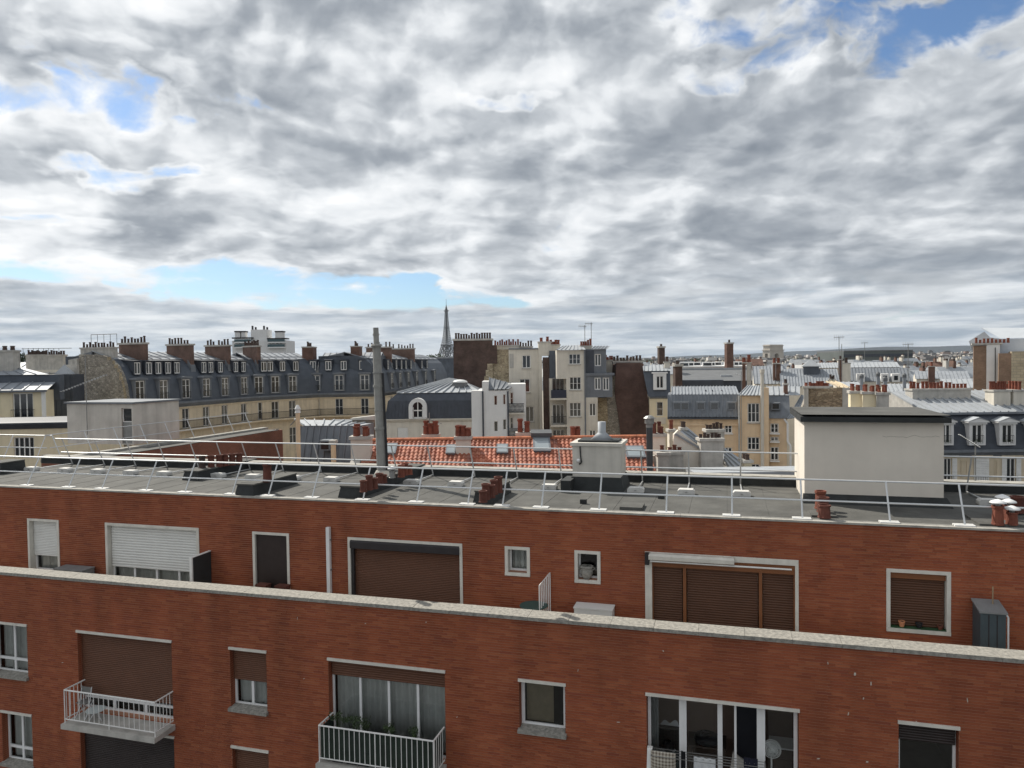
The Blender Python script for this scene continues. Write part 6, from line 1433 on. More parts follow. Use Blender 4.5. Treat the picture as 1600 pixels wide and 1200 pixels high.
# ================================================================== slate mansard building on the right
O = frp(1500, 60, 0, 690); go = thing('mansard_building', 'mansard building with pedimented white dormers, white shutters and broad zinc roof', 'building', O)
ox0, ox1 = O.hit(1440, 690)[0], O.hit(1700, 690)[0]; oze = O.hit(1540, 702)[1]; ozt = O.hit(1540, 645, .9)[1]
hof = [prx(O, l, 716, r, 775) for l, r in ((1475, 1487), (1526, 1540), (1573, 1587), (1622, 1636))]
hof = [(a, b, d - 2.3, d) for a, b, c, d in hof]
facade(go, M_LIME, ox0, ox1, 0, oze - .2, 9, hof)
for k, h_ in enumerate(hof):
    w_ = window(go, h_, .1, 1, 0, M_WHITE, .07, balc=True); wd_ = (h_[1] - h_[0])
    if k != 1:
        for a, b in ((h_[0] - .42, h_[0] - .02), (h_[1] + .02, h_[1] + .42)): roller(w_, a, b, h_[2], h_[3], -.05, M_WHITE, .12)
    else: roller(w_, h_[0] - .25, h_[1] + .25, h_[2], h_[3], -.06, M_WHITE, .14)
    MB().box(h_[0] - .5, h_[1] + .5, -.16, -.002, h_[3] + .12, h_[3] + .26).build('hood', M_LIME, go)
for k in range(3):
    a = hof[k][1] + .75; b = hof[k + 1][0] - .75; z0_, z1_ = hof[0][2] + .2, hof[0][3] - .25
    for (p0, p1, p2, p3) in ((a, b, z1_, z1_ + .09), (a, b, z0_, z0_ + .09), (a, a + .09, z0_ + .09, z1_), (b - .09, b, z0_ + .09, z1_)): MB().box(p0, p1, -.05, -.002, p2, p3).build('panel_moulding', M_LIME, go)
MB().extr([(-.1, oze - .55), (-.3, oze - .25), (-.5, oze - .19), (-.5, oze), (.2, oze + .05), (.2, oze - .55)], ox0, ox1).build('cornice', M_ZINCD, go)
MB().extr([(-.15, oze + .051), (.02, oze + .5), (.3, oze + 1.8), (.9, ozt), (9, ozt), (9, oze + .051)], ox0, ox1).build('mansard', M_SLATE2, go)
MB().box(ox0, ox1, .55, .9, ozt - .1, ozt + .08).build('ridge_flashing', M_ZINCD, go)
for l, r in ((1471, 1486), (1519, 1536), (1566, 1583), (1612, 1630)):
    q = prx(O, l, 663, r, 691, -.3); a, b, c, d = q; dm = MB()
    dm.box(a - .22, a, -.3, .8, c - .1, d); dm.box(b, b + .22, -.3, .8, c - .1, d); dm.box(a - .3, b + .3, -.38, .8, d, d + .16); xc = (a + b) / 2
    dm.extr_y([(a - .42, d + .16), (b + .42, d + .16), (b + .38, d + .26), (xc, d + .52), (a - .38, d + .26)], -.5, .9); dm.box(a - .22, b + .22, -.3, .3, c - .25, c - .1)
    o = dm.build('dormer', M_WRENDER, go); window(o, (a, b, c - .1, d), -.2, 1, 0, M_WHITE, .1)
    MB().extr_y([(a - .46, d + .262), (xc, d + .545), (b + .46, d + .262), (xc, d + .6)], -.55, 1.0).build('pediment_zinc', M_ZINC2, o)
    r_ = MB(); r_.tube((a, -.42, c + .55), (b, -.42, c + .55), .02, 4)
    for k in range(7): r_.tube((a + (b - a) * k / 6, -.42, c - .1), (a + (b - a) * k / 6, -.42, c + .55), .012, 4)
    r_.build('balconet', M_IRON, o); mb = MB(); leaf_clump(mb, (xc, -.36, c + .12), ((b - a) * .45, .08, .16), 60, .05); mb.build('window_plant', M_LEAF, o)
zl, zr_ = O.hit(1396, 612, 6)[1], O.hit(1590, 612, 6)[1]
zinc(go, (O.hit(1447, 645, .7)[0], .7, ozt + .03), (ox1, .7, ozt + .03), (ox1, 6, zl), (O.hit(1388, 613, 6)[0], 6, zl), 19, M_ZINC2, .12)
MB().quad((O.hit(1447, 645, .7)[0], .7, ozt), (O.hit(1388, 613, 6)[0], 6, zl), (O.hit(1388, 613, 6)[0], 6, 5), (O.hit(1447, 645, .7)[0], .7, 5)).build('gable_wall', M_CONC, go)
chimney(go, O.hit(1426, 610, 4)[0], O.hit(1517, 610, 4)[0], 4, 5.2, O.hit(1470, 620, 4)[1] - .8, O.hit(1470, 607, 4)[1], M_CONC, 15, .13, .52, M_TERRA, label='long low chimney wall with a row of red pots')
chimney(go, O.hit(1580, 620, 2.5)[0], O.hit(1588, 620, 2.5)[0] + .8, 2.2, 4.2, ozt, O.hit(1570, 609, 2.5)[1], M_OFFW, 5, .14, .6, M_TERRA)
chimney(go, O.hit(1553, 620, 2.2)[0], O.hit(1579, 620, 2.2)[0], 2.2, 3.4, ozt, O.hit(1570, 609, 2.2)[1], M_OFFW, 6, .14, .6, M_TERRA)

# sheeted building with tan brick walls
Pp = frp(1560, 92, -30, 560); gp_ = thing('sheeted_building', 'building under renovation wrapped in white sheeting with tan brick wall', 'building', Pp)
q = prx(Pp, 1521, 540, 1541, 640); MB().box(q[0], q[1], 0, 1.0, 0, q[3]).build('brick_wall', M_BRICKTAN, gp_); MB().box(q[1] + .001, Pp.hit(1562, 560)[0], -.3, 5, 0, q[3] + .1).build('white_wall', M_WRENDER, gp_)
c_ = MB().box(q[0] - .2, Pp.hit(1566, 540)[0], -.4, 2, q[3] + .101, q[3] + .3).build('chimney_stack', M_CONC, gp_)
pots(c_, [(q[0] + .3 + k * .42, .5, q[3] + .29) for k in range(9)], .16, .6, M_TERRA)
MB().extr_y([Pp.hit(*p_, 2.2) for p_ in [(1514, 533), (1538, 518), (1547, 527), (1562, 529), (1565, 548), (1518, 548)]], 2.2, 2.5).build('sheeting', M_TARP, gp_)
MB().quad(*[(a, y, b) for (a, b), y in ((Pp.hit(1534, 514, 2), 2), (Pp.hit(1562, 528, 2), 2), (Pp.hit(1700, 527, 2), 2), (Pp.hit(1700, 512, 6), 6), (Pp.hit(1534, 512, 6), 6))]).build('sheet_roof', M_TARP, gp_)
MB().box(Pp.hit(1562, 540, 2)[0], Pp.hit(1700, 540, 2)[0], 2.01, 6, 20, Pp.hit(1580, 529, 2)[1]).build('sheet_wall', mat('grey_sheeting', (.5, .55, .62), .5, .08, .6, .2), gp_)
o2 = prx(Pp, 1560, 552, 1580, 640, -2); MB().box(o2[0], o2[1], -2, -1, 0, o2[3]).build('brick_wall', M_BRICKTAN, gp_); MB().box(o2[1] + .001, Pp.hit(1700, 560, -2)[0], -2.05, 3, 0, Pp.hit(1590, 549, -2)[1]).build('block_wall', M_BLOCK, gp_, 'pale block wall')
for px in (1555,):
    x = Pp.hit(px, 560, -.4)[0]; MB().tube((x, -.45, 10), (x, -.45, Pp.hit(px, 543, -.4)[1]), .05, 5).build('drain_pipe', M_IRON, gp_)

# ================================================================== tiled roof behind the flat roof
TL = frp(800, 38.5, 0, 700); gtl = thing('tiled_house', 'house with orange red tiled roof, rooflights and rendered chimneys', 'building', TL)
zrd = TL.hit(800, 686)[1]; tx0, tx1 = TL.hit(574, 700)[0], TL.hit(1010, 700)[0]; run = 5.5; drop = 2.9
MB().box(tx0 + .1, tx1 - .1, -run + .4, 4, 0, zrd - drop - .1).build('wall', M_OFFW, gtl)
MB().extr([(-run, zrd - drop - .05), (0, zrd - .05), (4.2, zrd - 2.4), (4.2, zrd - drop - .1), (-run, zrd - drop - .1)], tx0, tx1).build('roof_deck', M_TILE, gtl)
sl = math.hypot(run, drop); up = Vector((0, run / sl, drop / sl)); nn_ = Vector((0, -drop / sl, run / sl)); tw, tl = .22, .29
nx, nr = int((tx1 - tx0) / tw), int(sl / tl)
lights = [(601, 620, 696, 712), (697, 712, 698, 712), (776, 794, 697, 711), (833, 860, 687, 708), (977, 1007, 700, 718)]
def onroof(px, py):                                           # where a pixel meets the sloping roof
    r = ray(px, py); o_ = Vector(TL.loc(Vector((0, 0, CZ)))); t = (Vector((0, 0, zrd)) - o_).dot(nn_) / r.dot(nn_); return o_ + r * t
vs = []; fs = []; rv = []
prof_t = [(0, .0), (.03, .035), (.075, .05), (.12, .035), (.15, .0), (.185, -.008), (.22, .0)]
for r_i in range(nr):
    for k in range(nx):
        base = Vector((tx0 + k * tw, 0, zrd)) - up * ((r_i + 1) * tl); lift = random.uniform(0, .008); i0 = len(vs); t_ = random.random()
        for u in (0, tl + .03):
            for (dx, dz_) in prof_t: vs.append(tuple(base + Vector((dx, 0, 0)) + up * u + nn_ * (dz_ + .035 + lift - u * .09)))
        n_ = len(prof_t)
        for a in range(n_ - 1): fs.append((i0 + a, i0 + a + 1, i0 + n_ + a + 1, i0 + n_ + a)); rv.append(t_)
        j0 = len(vs)
        for (dx, dz_) in prof_t: vs.append(tuple(base + Vector((dx, 0, 0)) + nn_ * (-.01)))
        for a in range(n_ - 1): fs.append((j0 + a, j0 + a + 1, i0 + a + 1, i0 + a)); rv.append(t_)
me = bpy.data.meshes.new('roof_tiles'); me.from_pydata(vs, [], fs); me.update(); me.attributes.new('rnd', 'FLOAT', 'FACE').data.foreach_set('value', rv)
def tile_mat():
    ma = bpy.data.materials.new('clay_tiles'); ma.use_nodes = True; n = ma.node_tree.nodes; l = ma.node_tree.links; b_ = n['Principled BSDF']; b_.inputs['Roughness'].default_value = .75
    a = n.new('ShaderNodeAttribute'); a.attribute_name = 'rnd'; r_ = n.new('ShaderNodeValToRGB'); l.new(a.outputs['Fac'], r_.inputs[0])
    for k, (p_, c_) in enumerate([(0, (.27, .082, .048)), (.3, (.39, .125, .070)), (.6, (.44, .150, .085)), (.85, (.50, .20, .125)), (1, (.32, .135, .10))]):
        e_ = r_.color_ramp.elements[0] if k == 0 else (r_.color_ramp.elements[-1] if k == 4 else r_.color_ramp.elements.new(p_)); e_.color = (*c_, 1)
    g_ = n.new('ShaderNodeNewGeometry'); no = n.new('ShaderNodeTexNoise'); no.inputs['Scale'].default_value = 1.1; no.inputs['Detail'].default_value = 7; l.new(g_.outputs['Position'], no.inputs['Vector'])
    mr = n.new('ShaderNodeMapRange'); l.new(no.outputs[0], mr.inputs[0]); mr.inputs[1].default_value = .35; mr.inputs[2].default_value = .7; mr.inputs[3].default_value = 1.12; mr.inputs[4].default_value = .6
    v = n.new('ShaderNodeVectorMath'); v.operation = 'SCALE'; l.new(r_.outputs[0], v.inputs[0]); l.new(mr.outputs[0], v.inputs['Scale']); l.new(v.outputs[0], b_.inputs['Base Color']); return ma
me.materials.append(tile_mat()); to = bpy.data.objects.new('roof_tiles', me); COL.objects.link(to); to.parent = gtl; to['kind'] = 'stuff'
k = tx0
while k < tx1:                                                # ridge tiles
    MB().extr([(-.14, zrd + .0), (-.1, zrd + .1), (0, zrd + .15), (.1, zrd + .1), (.14, zrd)], k, min(k + .37, tx1)).build('ridge_tile', M_TILE, gtl); k += .38
for l, r, t, b_ in lights:
    a = onroof(l, b_); c = onroof(r, b_); d = onroof(r, t); e_ = onroof(l, t); a.x = e_.x = (a.x + e_.x) / 2; c.x = d.x = (c.x + d.x) / 2
    h0, h1 = nn_ * .03, nn_ * .16
    o = MB().hexa([a + h0, c + h0, d + h0, e_ + h0, a + h1, c + h1, d + h1, e_ + h1]).build('rooflight', M_ZINCD, gtl)
    m4 = [a.lerp(d, .1) , c.lerp(e_, .1), d.lerp(a, .1), e_.lerp(c, .1)]
    MB().quad(*[p_ + nn_ * .165 for p_ in m4]).build('pane', mat('sky_pane', (.30, .34, .36), .04, .05, 1, 0, spec=1.0), o)
    if l == 833:
        MB().hexa([e_ + h1 + Vector((-.1, 0, 0)), d + h1 + Vector((.1, 0, 0)), d + h1 + up * .35 + Vector((.1, 0, 0)), e_ + h1 + up * .35 + Vector((-.1, 0, 0))] + [p_ + nn_ * .25 for p_ in (e_ + h1 + Vector((-.1, 0, 0)), d + h1 + Vector((.1, 0, 0)), d + h1 + up * .35 + Vector((.1, 0, 0)), e_ + h1 + up * .35 + Vector((-.1, 0, 0)))]).build('blind_box', M_SLATE3, o)
def rend_ch(l, r, t, D_y, n_, m_, py, ph=.5, rows=2, pm=None, w=.7, pr=.15):
    a, b = TL.hit(l, py, D_y)[0], TL.hit(r, py, D_y)[0]
    return chimney(gtl, a, b, D_y, D_y + w, zrd - 2.6, TL.hit((l + r) / 2, t, D_y)[1], m_, n_, pr, ph, pm or M_TERRA, rows=rows)
rend_ch(712, 735, 682, -1.2, 3, M_CONC2, 700, .55, pm=M_TERRA)
rend_ch(661, 684, 679, .6, 3, M_CONC2, 690, .6); rend_ch(808, 829, 676, .6, 2, M_CONC2, 690, .6); rend_ch(893, 907, 682, .3, 2, M_CONC2, 690, .5)
# steel ladder bracket on a chimney base
o = rend_ch(548, 578, 682, -1.6, 2, M_CONC2, 700, .5)
MB().extr([(-run, zrd - 2.6), (-.3, zrd - .1), (.5, zrd - .1), (.5, zrd - 2.8)], tx0 - .5, tx0 - .02).build('verge_wall', M_CONC, gtl)
yagi('antenna', 'small rooftop aerial by the chimney of the tiled house', TL, (TL.hit(671, 665, 1)[0], 1.0, zrd - .1), TL.hit(671, 645, 1)[1], (TL.hit(664, 652, 1)[0], 1, TL.hit(668, 652, 1)[1]), (TL.hit(690, 660, 1)[0], 1, TL.hit(690, 662, 1)[1]), 6, .4, .02)

# ================================================================== dull zinc mansard left of the tiled roof
Rr = frp(500, 40, -6, 700); gr_ = thing('zinc_house', 'house with steep dull zinc roof and one rooflight left of the tiled roof', 'building', Rr)
rx0_, rx1_ = Rr.hit(452, 690)[0], Rr.hit(549, 690)[0]; rzt = Rr.hit(500, 666, 1.6)[1]; rzb = rzt - 4.2
MB().box(rx0_, rx1_, 0, 7, 0, rzb).build('wall', M_OFFW, gr_); MB().extr([(-.1, rzb), (1.6, rzt - .03), (7, rzt - .03), (7, rzb)], rx0_, rx1_).build('roof_deck', M_ZINCD, gr_)
zinc(gr_, (rx0_, -.1, rzb + .02), (rx1_, -.1, rzb + .02), (rx1_, 1.6, rzt), (rx0_, 1.6, rzt), 9, M_ZINCD)
zinc(gr_, (rx0_ + .2, 1.55, rzt + .02), (rx1_, 1.55, rzt + .02), (rx1_, 6.5, Rr.hit(520, 659, 6.5)[1]), (rx0_ - 2.4, 6.5, Rr.hit(440, 656, 6.5)[1]), 9, M_ZINC2)
q = prx(Rr, 503, 687, 519, 703, .7); o = MB().box(q[0], q[1], .35, 1.4, q[2], q[3]).build('rooflight', M_ZINCD, gr_); MB().box(q[0] + .08, q[1] - .08, .335, .349, q[2] + .08, q[3] - .1).build('pane', M_PANE, o)
chimney(gr_, Rr.hit(517, 700, -.5)[0], Rr.hit(522, 700, -.5)[0], -.5, -.2, 8, Rr.hit(519, 688, -.5)[1], M_BEIGE, 0)
p2 = thing('vent_pipe', 'beige vent pipe with white cowl standing by the dull zinc roof', 'vent', Rr); x = Rr.hit(466, 680, -.8)[0]
MB().tube((x, -.8, 6), (x, -.8, Rr.hit(466, 645, -.8)[1]), .11, 8).build('pipe', M_BEIGE, p2); MB().lathe((x, -.8, Rr.hit(466, 645, -.8)[1]), [(.16, 0), (.13, .1), (.16, .22), (.05, .42)], 8).build('cowl', M_WRENDER, p2)
MB().tube((x, -.8, Rr.hit(466, 652, -.8)[1]), (x - .5, -.6, Rr.hit(458, 665, -.8)[1]), .03).build('brace', M_STEEL, p2)
fr = frp(565, 44, 0, 680); gwl = thing('old_wall', 'weathered rendered chimney wall with stone cap beside the cement flue', 'wall', fr); q = prx(fr, 551, 656, 592, 700)
MB().box(q[0], q[1], 0, .6, 0, q[3]).build('wall', mat('stained_render', (.30, .26, .21), .95, .45, 1.3, .2, streak=.5), gwl); MB().hexa([(q[0] - .1, -.1, q[3] + .001), (q[1] + .1, -.1, q[3] + .001), (q[1] + .1, .7, q[3] + .001), (q[0] - .1, .7, q[3] + .001), (q[0] - .1, -.1, q[3] + .1), (q[1] + .1, -.1, q[3] + .28), (q[1] + .1, .7, q[3] + .28), (q[0] - .1, .7, q[3] + .1)]).build('cap', M_CONC, gwl)

# ================================================================== little roofs and chimneys beyond the far parapet on the right
Sx = frp(1080, 42, 0, 690); gs_ = thing('courtyard_house', 'courtyard house with slanting zinc roofs and clustered grey chimneys', 'building', Sx)
def sbx(l, t, r, y0, y1, m_, nm='wall', b_=None): q = prx(Sx, l, t, r, t + 40, y0); return MB().box(q[0], q[1], y0, y1, 0 if b_ is None else b_, q[3]).build(nm, m_, gs_)
def sch(l, t, r, y0, y1, n_, m_=M_CONC, rows=1, pm=M_TERRA, ph=.42, pr=.12):
    q = prx(Sx, l, t, r, t + 30, y0); return chimney(gs_, q[0], q[1], y0, y1, 4, q[3], m_, n_, pr, ph, pm, rows=rows)
sch(1018, 678, 1040, .8, 1.8, 3, M_CONC2, 2, M_TERRAB, .55); sch(1046, 671, 1055, 1.5, 2.1, 1, M_CONC2, 1, M_TERRA, .45); sch(1065, 668, 1073, 2, 2.5, 2, M_CONC, 1, M_TERRAD, .35)
sch(1095, 685, 1130, -.2, .6, 6, M_CONC, 1, M_TERRAD, .3, .1); sch(1105, 671, 1132, 2.2, 3, 5, M_CONC, 1, M_TERRAD, .35, .1); sch(1028, 707, 1046, -1.0, -.1, 1, M_CONC, 1, M_TERRAB, .3); sch(1045, 706, 1068, -.6, .2, 3, M_CONC, 1, M_TERRAB, .3)
sch(1163, 719, 1175, -1.2, -.4, 3, M_CREAM, 1, M_TERRAD, .32)
gpts = [Sx.hit(*p_, .3) for p_ in [(1053, 679), (1060, 672), (1097, 700), (1133, 730), (1150, 745), (1053, 745)]]
MB().extr_y(gpts, .3, .6).build('gable_wall', M_CONC2, gs_)
zinc(gs_, (*[Sx.hit(1095, 703, .2)[0], .2, Sx.hit(1095, 703, .2)[1]],), (Sx.hit(1100, 692, 3)[0], 3, Sx.hit(1096, 690, 3)[1]), (Sx.hit(1074, 668, 3)[0], 3, Sx.hit(1074, 668, 3)[1]), (Sx.hit(1054, 679, .2)[0], .2, Sx.hit(1054, 679, .2)[1]), 4, M_ZINC)
zinc(gs_, (Sx.hit(1140, 735, .3)[0], .3, Sx.hit(1140, 735, .3)[1]), (Sx.hit(1172, 728, 2.6)[0], 2.6, Sx.hit(1172, 728, 2.6)[1]), (Sx.hit(1131, 699, 2.6)[0], 2.6, Sx.hit(1131, 699, 2.6)[1]), (Sx.hit(1130, 718, .3)[0], .3, Sx.hit(1130, 718, .3)[1]), 4, M_ZINC2)
sbx(1018, 712, 1060, -.3, .2, M_CONC); MB().box(Sx.hit(1010, 740)[0], Sx.hit(1180, 740)[0], .65, 8, 0, Sx.hit(1080, 735)[1]).build('wall', M_CONC2, gs_)
MB().box(Sx.hit(1075, 740, -2)[0], Sx.hit(1250, 740, -2)[0], -3.5, -1.5, 0, Sx.hit(1150, 738, -3.5)[1]).build('zinc_shed', M_ZINC2, gs_)
yagi('antenna', 'thin mast aerial rising behind the courtyard house', Sx, (Sx.hit(1159, 735, -1)[0], -1, 10), Sx.hit(1157, 580, -1)[1], (Sx.hit(1147, 583, -1)[0], -1, Sx.hit(1147, 583, -1)[1]), (Sx.hit(1160, 588, -1)[0], -1, Sx.hit(1160, 588, -1)[1]), 5, .3, .014)

# ================================================================== middle distance on the right
def simple_roof(label, px0, px1, py_e, py_r, D, m_roof, n_, wallm=M_OFFW, name='zinc_roofed_house', group=None, run=6.0, chim=0, deg=0):
    fr = frp((px0 + px1) / 2, D, deg - .85 * math.degrees(math.atan(((px0 + px1) / 2 - 800) / F_PX)), py_e); g = thing(name, label, 'building', fr, group=group)
    a, b = fr.hit(px0, py_e)[0], fr.hit(px1, py_e)[0]; ze = fr.hit((px0 + px1) / 2, py_e)[1]; zr2 = fr.hit((px0 + px1) / 2, py_r, run)[1]
    MB().box(a, b, .2, run * 2, 0, ze - .05).build('wall', wallm, g)
    zinc(g, (a - .2, 0, ze), (b + .2, 0, ze), (b + .2, run, zr2), (a - .2, run, zr2), n_, m_roof); MB().extr([(run, zr2 - .02), (run * 2, ze), (run * 2, ze - .4), (run, ze - .4)], a + .02, b - .02).build('rear_roof', m_roof, g)
    for xg in (a - .012, b + .012): MB().quad((xg, .2, ze - .06), (xg, run, zr2 - .03), (xg, run * 2, ze - .06)).build('gable_wall', wallm, g)
    return g, fr, a, b, ze, zr2
# big slate hall with flat white roof behind it
hfr = frp(1125, 130, -13, 590); hg = thing('slate_hall', 'long low hall with smooth grey slate roof and dark eaves wall', 'building', hfr)
a, b = hfr.hit(1060, 590)[0], hfr.hit(1182, 590)[0]; zh = hfr.hit(1120, 595)[1]; zh2 = hfr.hit(1120, 577, 9)[1]
MB().box(a, b, .3, 16, 0, zh).build('wall', M_SLATE2, hg); MB().extr([(0, zh + .001), (9, zh2), (16, zh2), (16, zh + .001)], a, b).build('roof', M_SLATE3, hg); MB().box(a, b, 8.8, 9.4, zh2 + .001, zh2 + .25).build('ridge_flashing', M_ZINC2, hg)
x = hfr.hit(1134, 588, 4)[0]; MB().box(x - .9, x + .9, 3, 5, zh + .5, hfr.hit(1134, 586, 3)[1]).build('rooflight', M_ZINC2, hg)
MB().box(hfr.hit(1050, 600, -3)[0], hfr.hit(1130, 600, -3)[0], -4, -.1, 0, hfr.hit(1090, 594, -4)[1]).build('annex', M_SLATE2, hg)
wfr = frp(1115, 165, -13, 570); wg = thing('flat_roof_building', 'wide white flat roof dotted with rooflights beyond the slate hall', 'building', wfr); a, b = wfr.hit(1062, 575)[0], wfr.hit(1172, 575)[0]; zw = wfr.hit(1115, 574)[1]
MB().box(a, b, 0, 34, 0, zw).build('wall', M_OFFW, wg); MB().box(a - .2, b + .2, -.2, 34.2, zw + .001, zw + .3).build('roof', M_WRENDER, wg)
for k in range(9): x = a + (b - a) * (k + .5) / 9 + random.uniform(-.4, .4); y = 4 + (k % 3) * 8; o = MB().box(x - 1.1, x + 1.1, y, y + 2, zw + .301, zw + 1.2).build('rooflight', M_WRENDER, wg); MB().box(x - .9, x + .9, y - .05, y - .001, zw + .4, zw + 1.0).build('pane', M_PANE, o)
for args in [('zinc roof with tall chimneys beside the grey slate hall', 1180, 1225, 600, 572, 105, M_ZINC, 9), ('broad ribbed zinc roof with a pyramid rooflight', 1222, 1312, 604, 577, 100, M_ZINC, 20), ('pale ridged zinc roof behind the pyramid rooflight', 1262, 1312, 575, 567, 125, M_ZINC2, 12),
             ('blue grey zinc attic house before the long dark office block', 1325, 1425, 596, 575, 118, M_ZINCD, 20), ('pale zinc roof topping the blue grey attic house', 1330, 1405, 574, 566, 126, M_ZINC2, 12), ('low zinc roof right of the aerial mast', 1432, 1515, 592, 580, 150, M_ZINC, 14),
             ('bright zinc slope beside the three chimney shafts', 1385, 1450, 612, 600, 80, M_ZINC2, 10), ('pale roof strip between stone gable and aerial', 1308, 1345, 604, 597, 90, M_ZINC2, 5), ('zinc roof low beneath the sheeted building', 1475, 1530, 606, 592, 110, M_ZINC2, 7), ('small zinc roof behind the brown brick gable', 1000, 1060, 585, 572, 120, M_ZINC, 8)]:
    g_, fr_, a_, b_, ze_, zr2_ = simple_roof(*args)
    nm = args[0]
    if 'tall chimneys' in nm:
        for l, r in ((1160, 1165), (1167, 1174)): chimney(g_, fr_.hit(l, 580, -2)[0], fr_.hit(r, 580, -2)[0], -2, -.8, 14, fr_.hit(l, 566, -2)[1], M_BRICKCH if l == 1160 else M_CONC, 2, .25, .9, M_TERRA)
        for l, r in ((1208, 1212), (1213, 1220)): chimney(g_, fr_.hit(l, 580, 1)[0], fr_.hit(r, 580, 1)[0], 1, 2, ze_ - 1, fr_.hit(l, 567, 1)[1], M_BRICKCH, 2, .2, .6, M_TERRA)
    if 'pyramid' in nm:
        x = fr_.hit(1267, 580, 5)[0]; o = MB().box(x - 1, x + 1, 4, 6, ze_, fr_.hit(1267, 573, 4)[1]).build('rooflight', M_SLATE, g_); MB().lathe((x, 5, fr_.hit(1267, 573, 4)[1]), [(1.7, 0), (1.7, .1), (.05, 1.1)], 4).build('pyramid', M_ZINC2, o)
        for l in (1296, 1300): chimney(g_, fr_.hit(l, 590, 1)[0], fr_.hit(l + 5, 590, 1)[0], 1, 2, ze_ - .5, fr_.hit(l, 592, 1)[1], M_CREAM, 2, .16, .5, M_TERRAD)
    if 'attic house' in nm and 'before' in nm:
        chimney(g_, fr_.hit(1316, 580, -1)[0], fr_.hit(1329, 580, -1)[0], -1, .4, 14, fr_.hit(1320, 567, -1)[1], M_OFFW, 3, .22, .7, M_TERRAD)
        chimney(g_, fr_.hit(1310, 580, -1)[0], fr_.hit(1316, 580, -1)[0], -1, .4, 14, fr_.hit(1312, 561, -1)[1], M_BRICKCH, 2, .2, .7, M_TERRAD)
        for l in (1342, 1380, 1397): q = prx(fr_, l, 587, l + 6, 594, -.4); o = MB().box(q[0] - .3, q[1] + .3, -.4, 2, q[2] - .3, q[3] + .3).build('dormer', M_WRENDER, g_); MB().box(q[0], q[1], -.43, -.401, q[2], q[3]).build('pane', M_PANE, o)
    if 'right of the aerial' in nm:
        chimney(g_, fr_.hit(1451, 580, -1)[0], fr_.hit(1461, 580, -1)[0], -1, .4, 14, fr_.hit(1455, 572, -1)[1], M_BRICKCH, 4, .2, .7, M_TERRA)
# slender brick chimneys standing alone on the skyline
for (l, r, t, D, m_, lab) in ((1030, 1039, 541, 140, M_BRICKDK, 'slender dark brick chimney shaft standing above the roofs'), (1136, 1146, 535, 160, M_BRICKCH, 'tall reddish brick chimney tower before the stone arch'), (1055, 1066, 569, 95, M_BRICKDK, 'squat dark brick chimney beside the narrow cream house')):
    fr = frp((l + r) / 2, D, 8, 560); g = thing('brick_chimney', lab, 'chimney', fr); a, b = fr.hit(l, 560)[0], fr.hit(r, 560)[0]; z = fr.hit((l + r) / 2, t)[1]
    MB().box(a, b, 0, (b - a) * .9, 0, z - .3).build('shaft', m_, g); o = MB().box(a - .12, b + .12, -.12, (b - a) * .9 + .12, z - .299, z).build('cap', M_CONC, g); pots(o, [((a + b) / 2, .5, z - .01)], .22, .6, M_TERRAD)
# white vent chimneys and aerials among the roofs
for (px, t, D) in ((1268, 610, 60), (1346, 586, 70), (1372, 583, 70), (1413, 585, 72), (1383, 590, 64), (1464, 598, 66)):
    fr = frp(px, D, 0, t); g = thing('vent_pipe', 'slim zinc vent pipe with cowl among the roofs behind the stair box', 'vent', fr, group='zinc vents among the roofs'); z = fr.hit(px, t)[1]
    MB().tube((0, 0, z - 6), (0, 0, z - .3), .16, 8).build('pipe', M_ZINC, g); MB().lathe((0, 0, z - .3), [(.2, 0), (.2, .25), (.1, .4)], 8).build('cowl', M_SLATE3, g)
for (px, t, b_, D, lab) in ((1311, 526, 580, 100, 'tall twin aerial mast above the ribbed zinc roof'), (1419, 537, 590, 95, 'single aerial mast before the dark office block'), (1351, 535, 565, 150, 'faint thin aerial mast over the dark office block')):
    fr = frp(px, D, 0, t); z1_ = fr.hit(px, t)[1]; z0_ = fr.hit(px, b_)[1]
    yagi('antenna', lab, fr, (0, 0, z0_ - 3), z1_, (-.7, 0, z1_ - .1), (.7, 0, z1_ - .05), 5, .7, .035, True)
    if D == 100: 
        g = bpy.data.objects[[o.name for o in bpy.data.objects if o.name.startswith('antenna')][-1]]; MB().tube((.45, .2, z0_ - 3), (.45, .2, z1_ - 1), .04, 4).build('mast', M_STEEL, g)
# long dark office block
fr = frp(1372, 420, -2, 560); g = thing('office_block', 'long dark flat-topped office block on the skyline', 'building', fr); a, b = fr.hit(1318, 560)[0], fr.hit(1426, 560)[0]; z = fr.hit(1372, 549)[1]
MB().box(a, b, 0, 40, 0, z).build('wall', mat('office_grey', (.11, .125, .12), .6, .15, .1, 0), g)
for k in range(3): MB().box(a, b, -.3, -.01, z - 3 - k * 4.2, z - 1.4 - k * 4.2).build('window_band', M_SLATE2, g)
MB().box(a, b, -.5, 40.5, z + .01, z + .7).build('roof_edge', M_SLATE3, g)

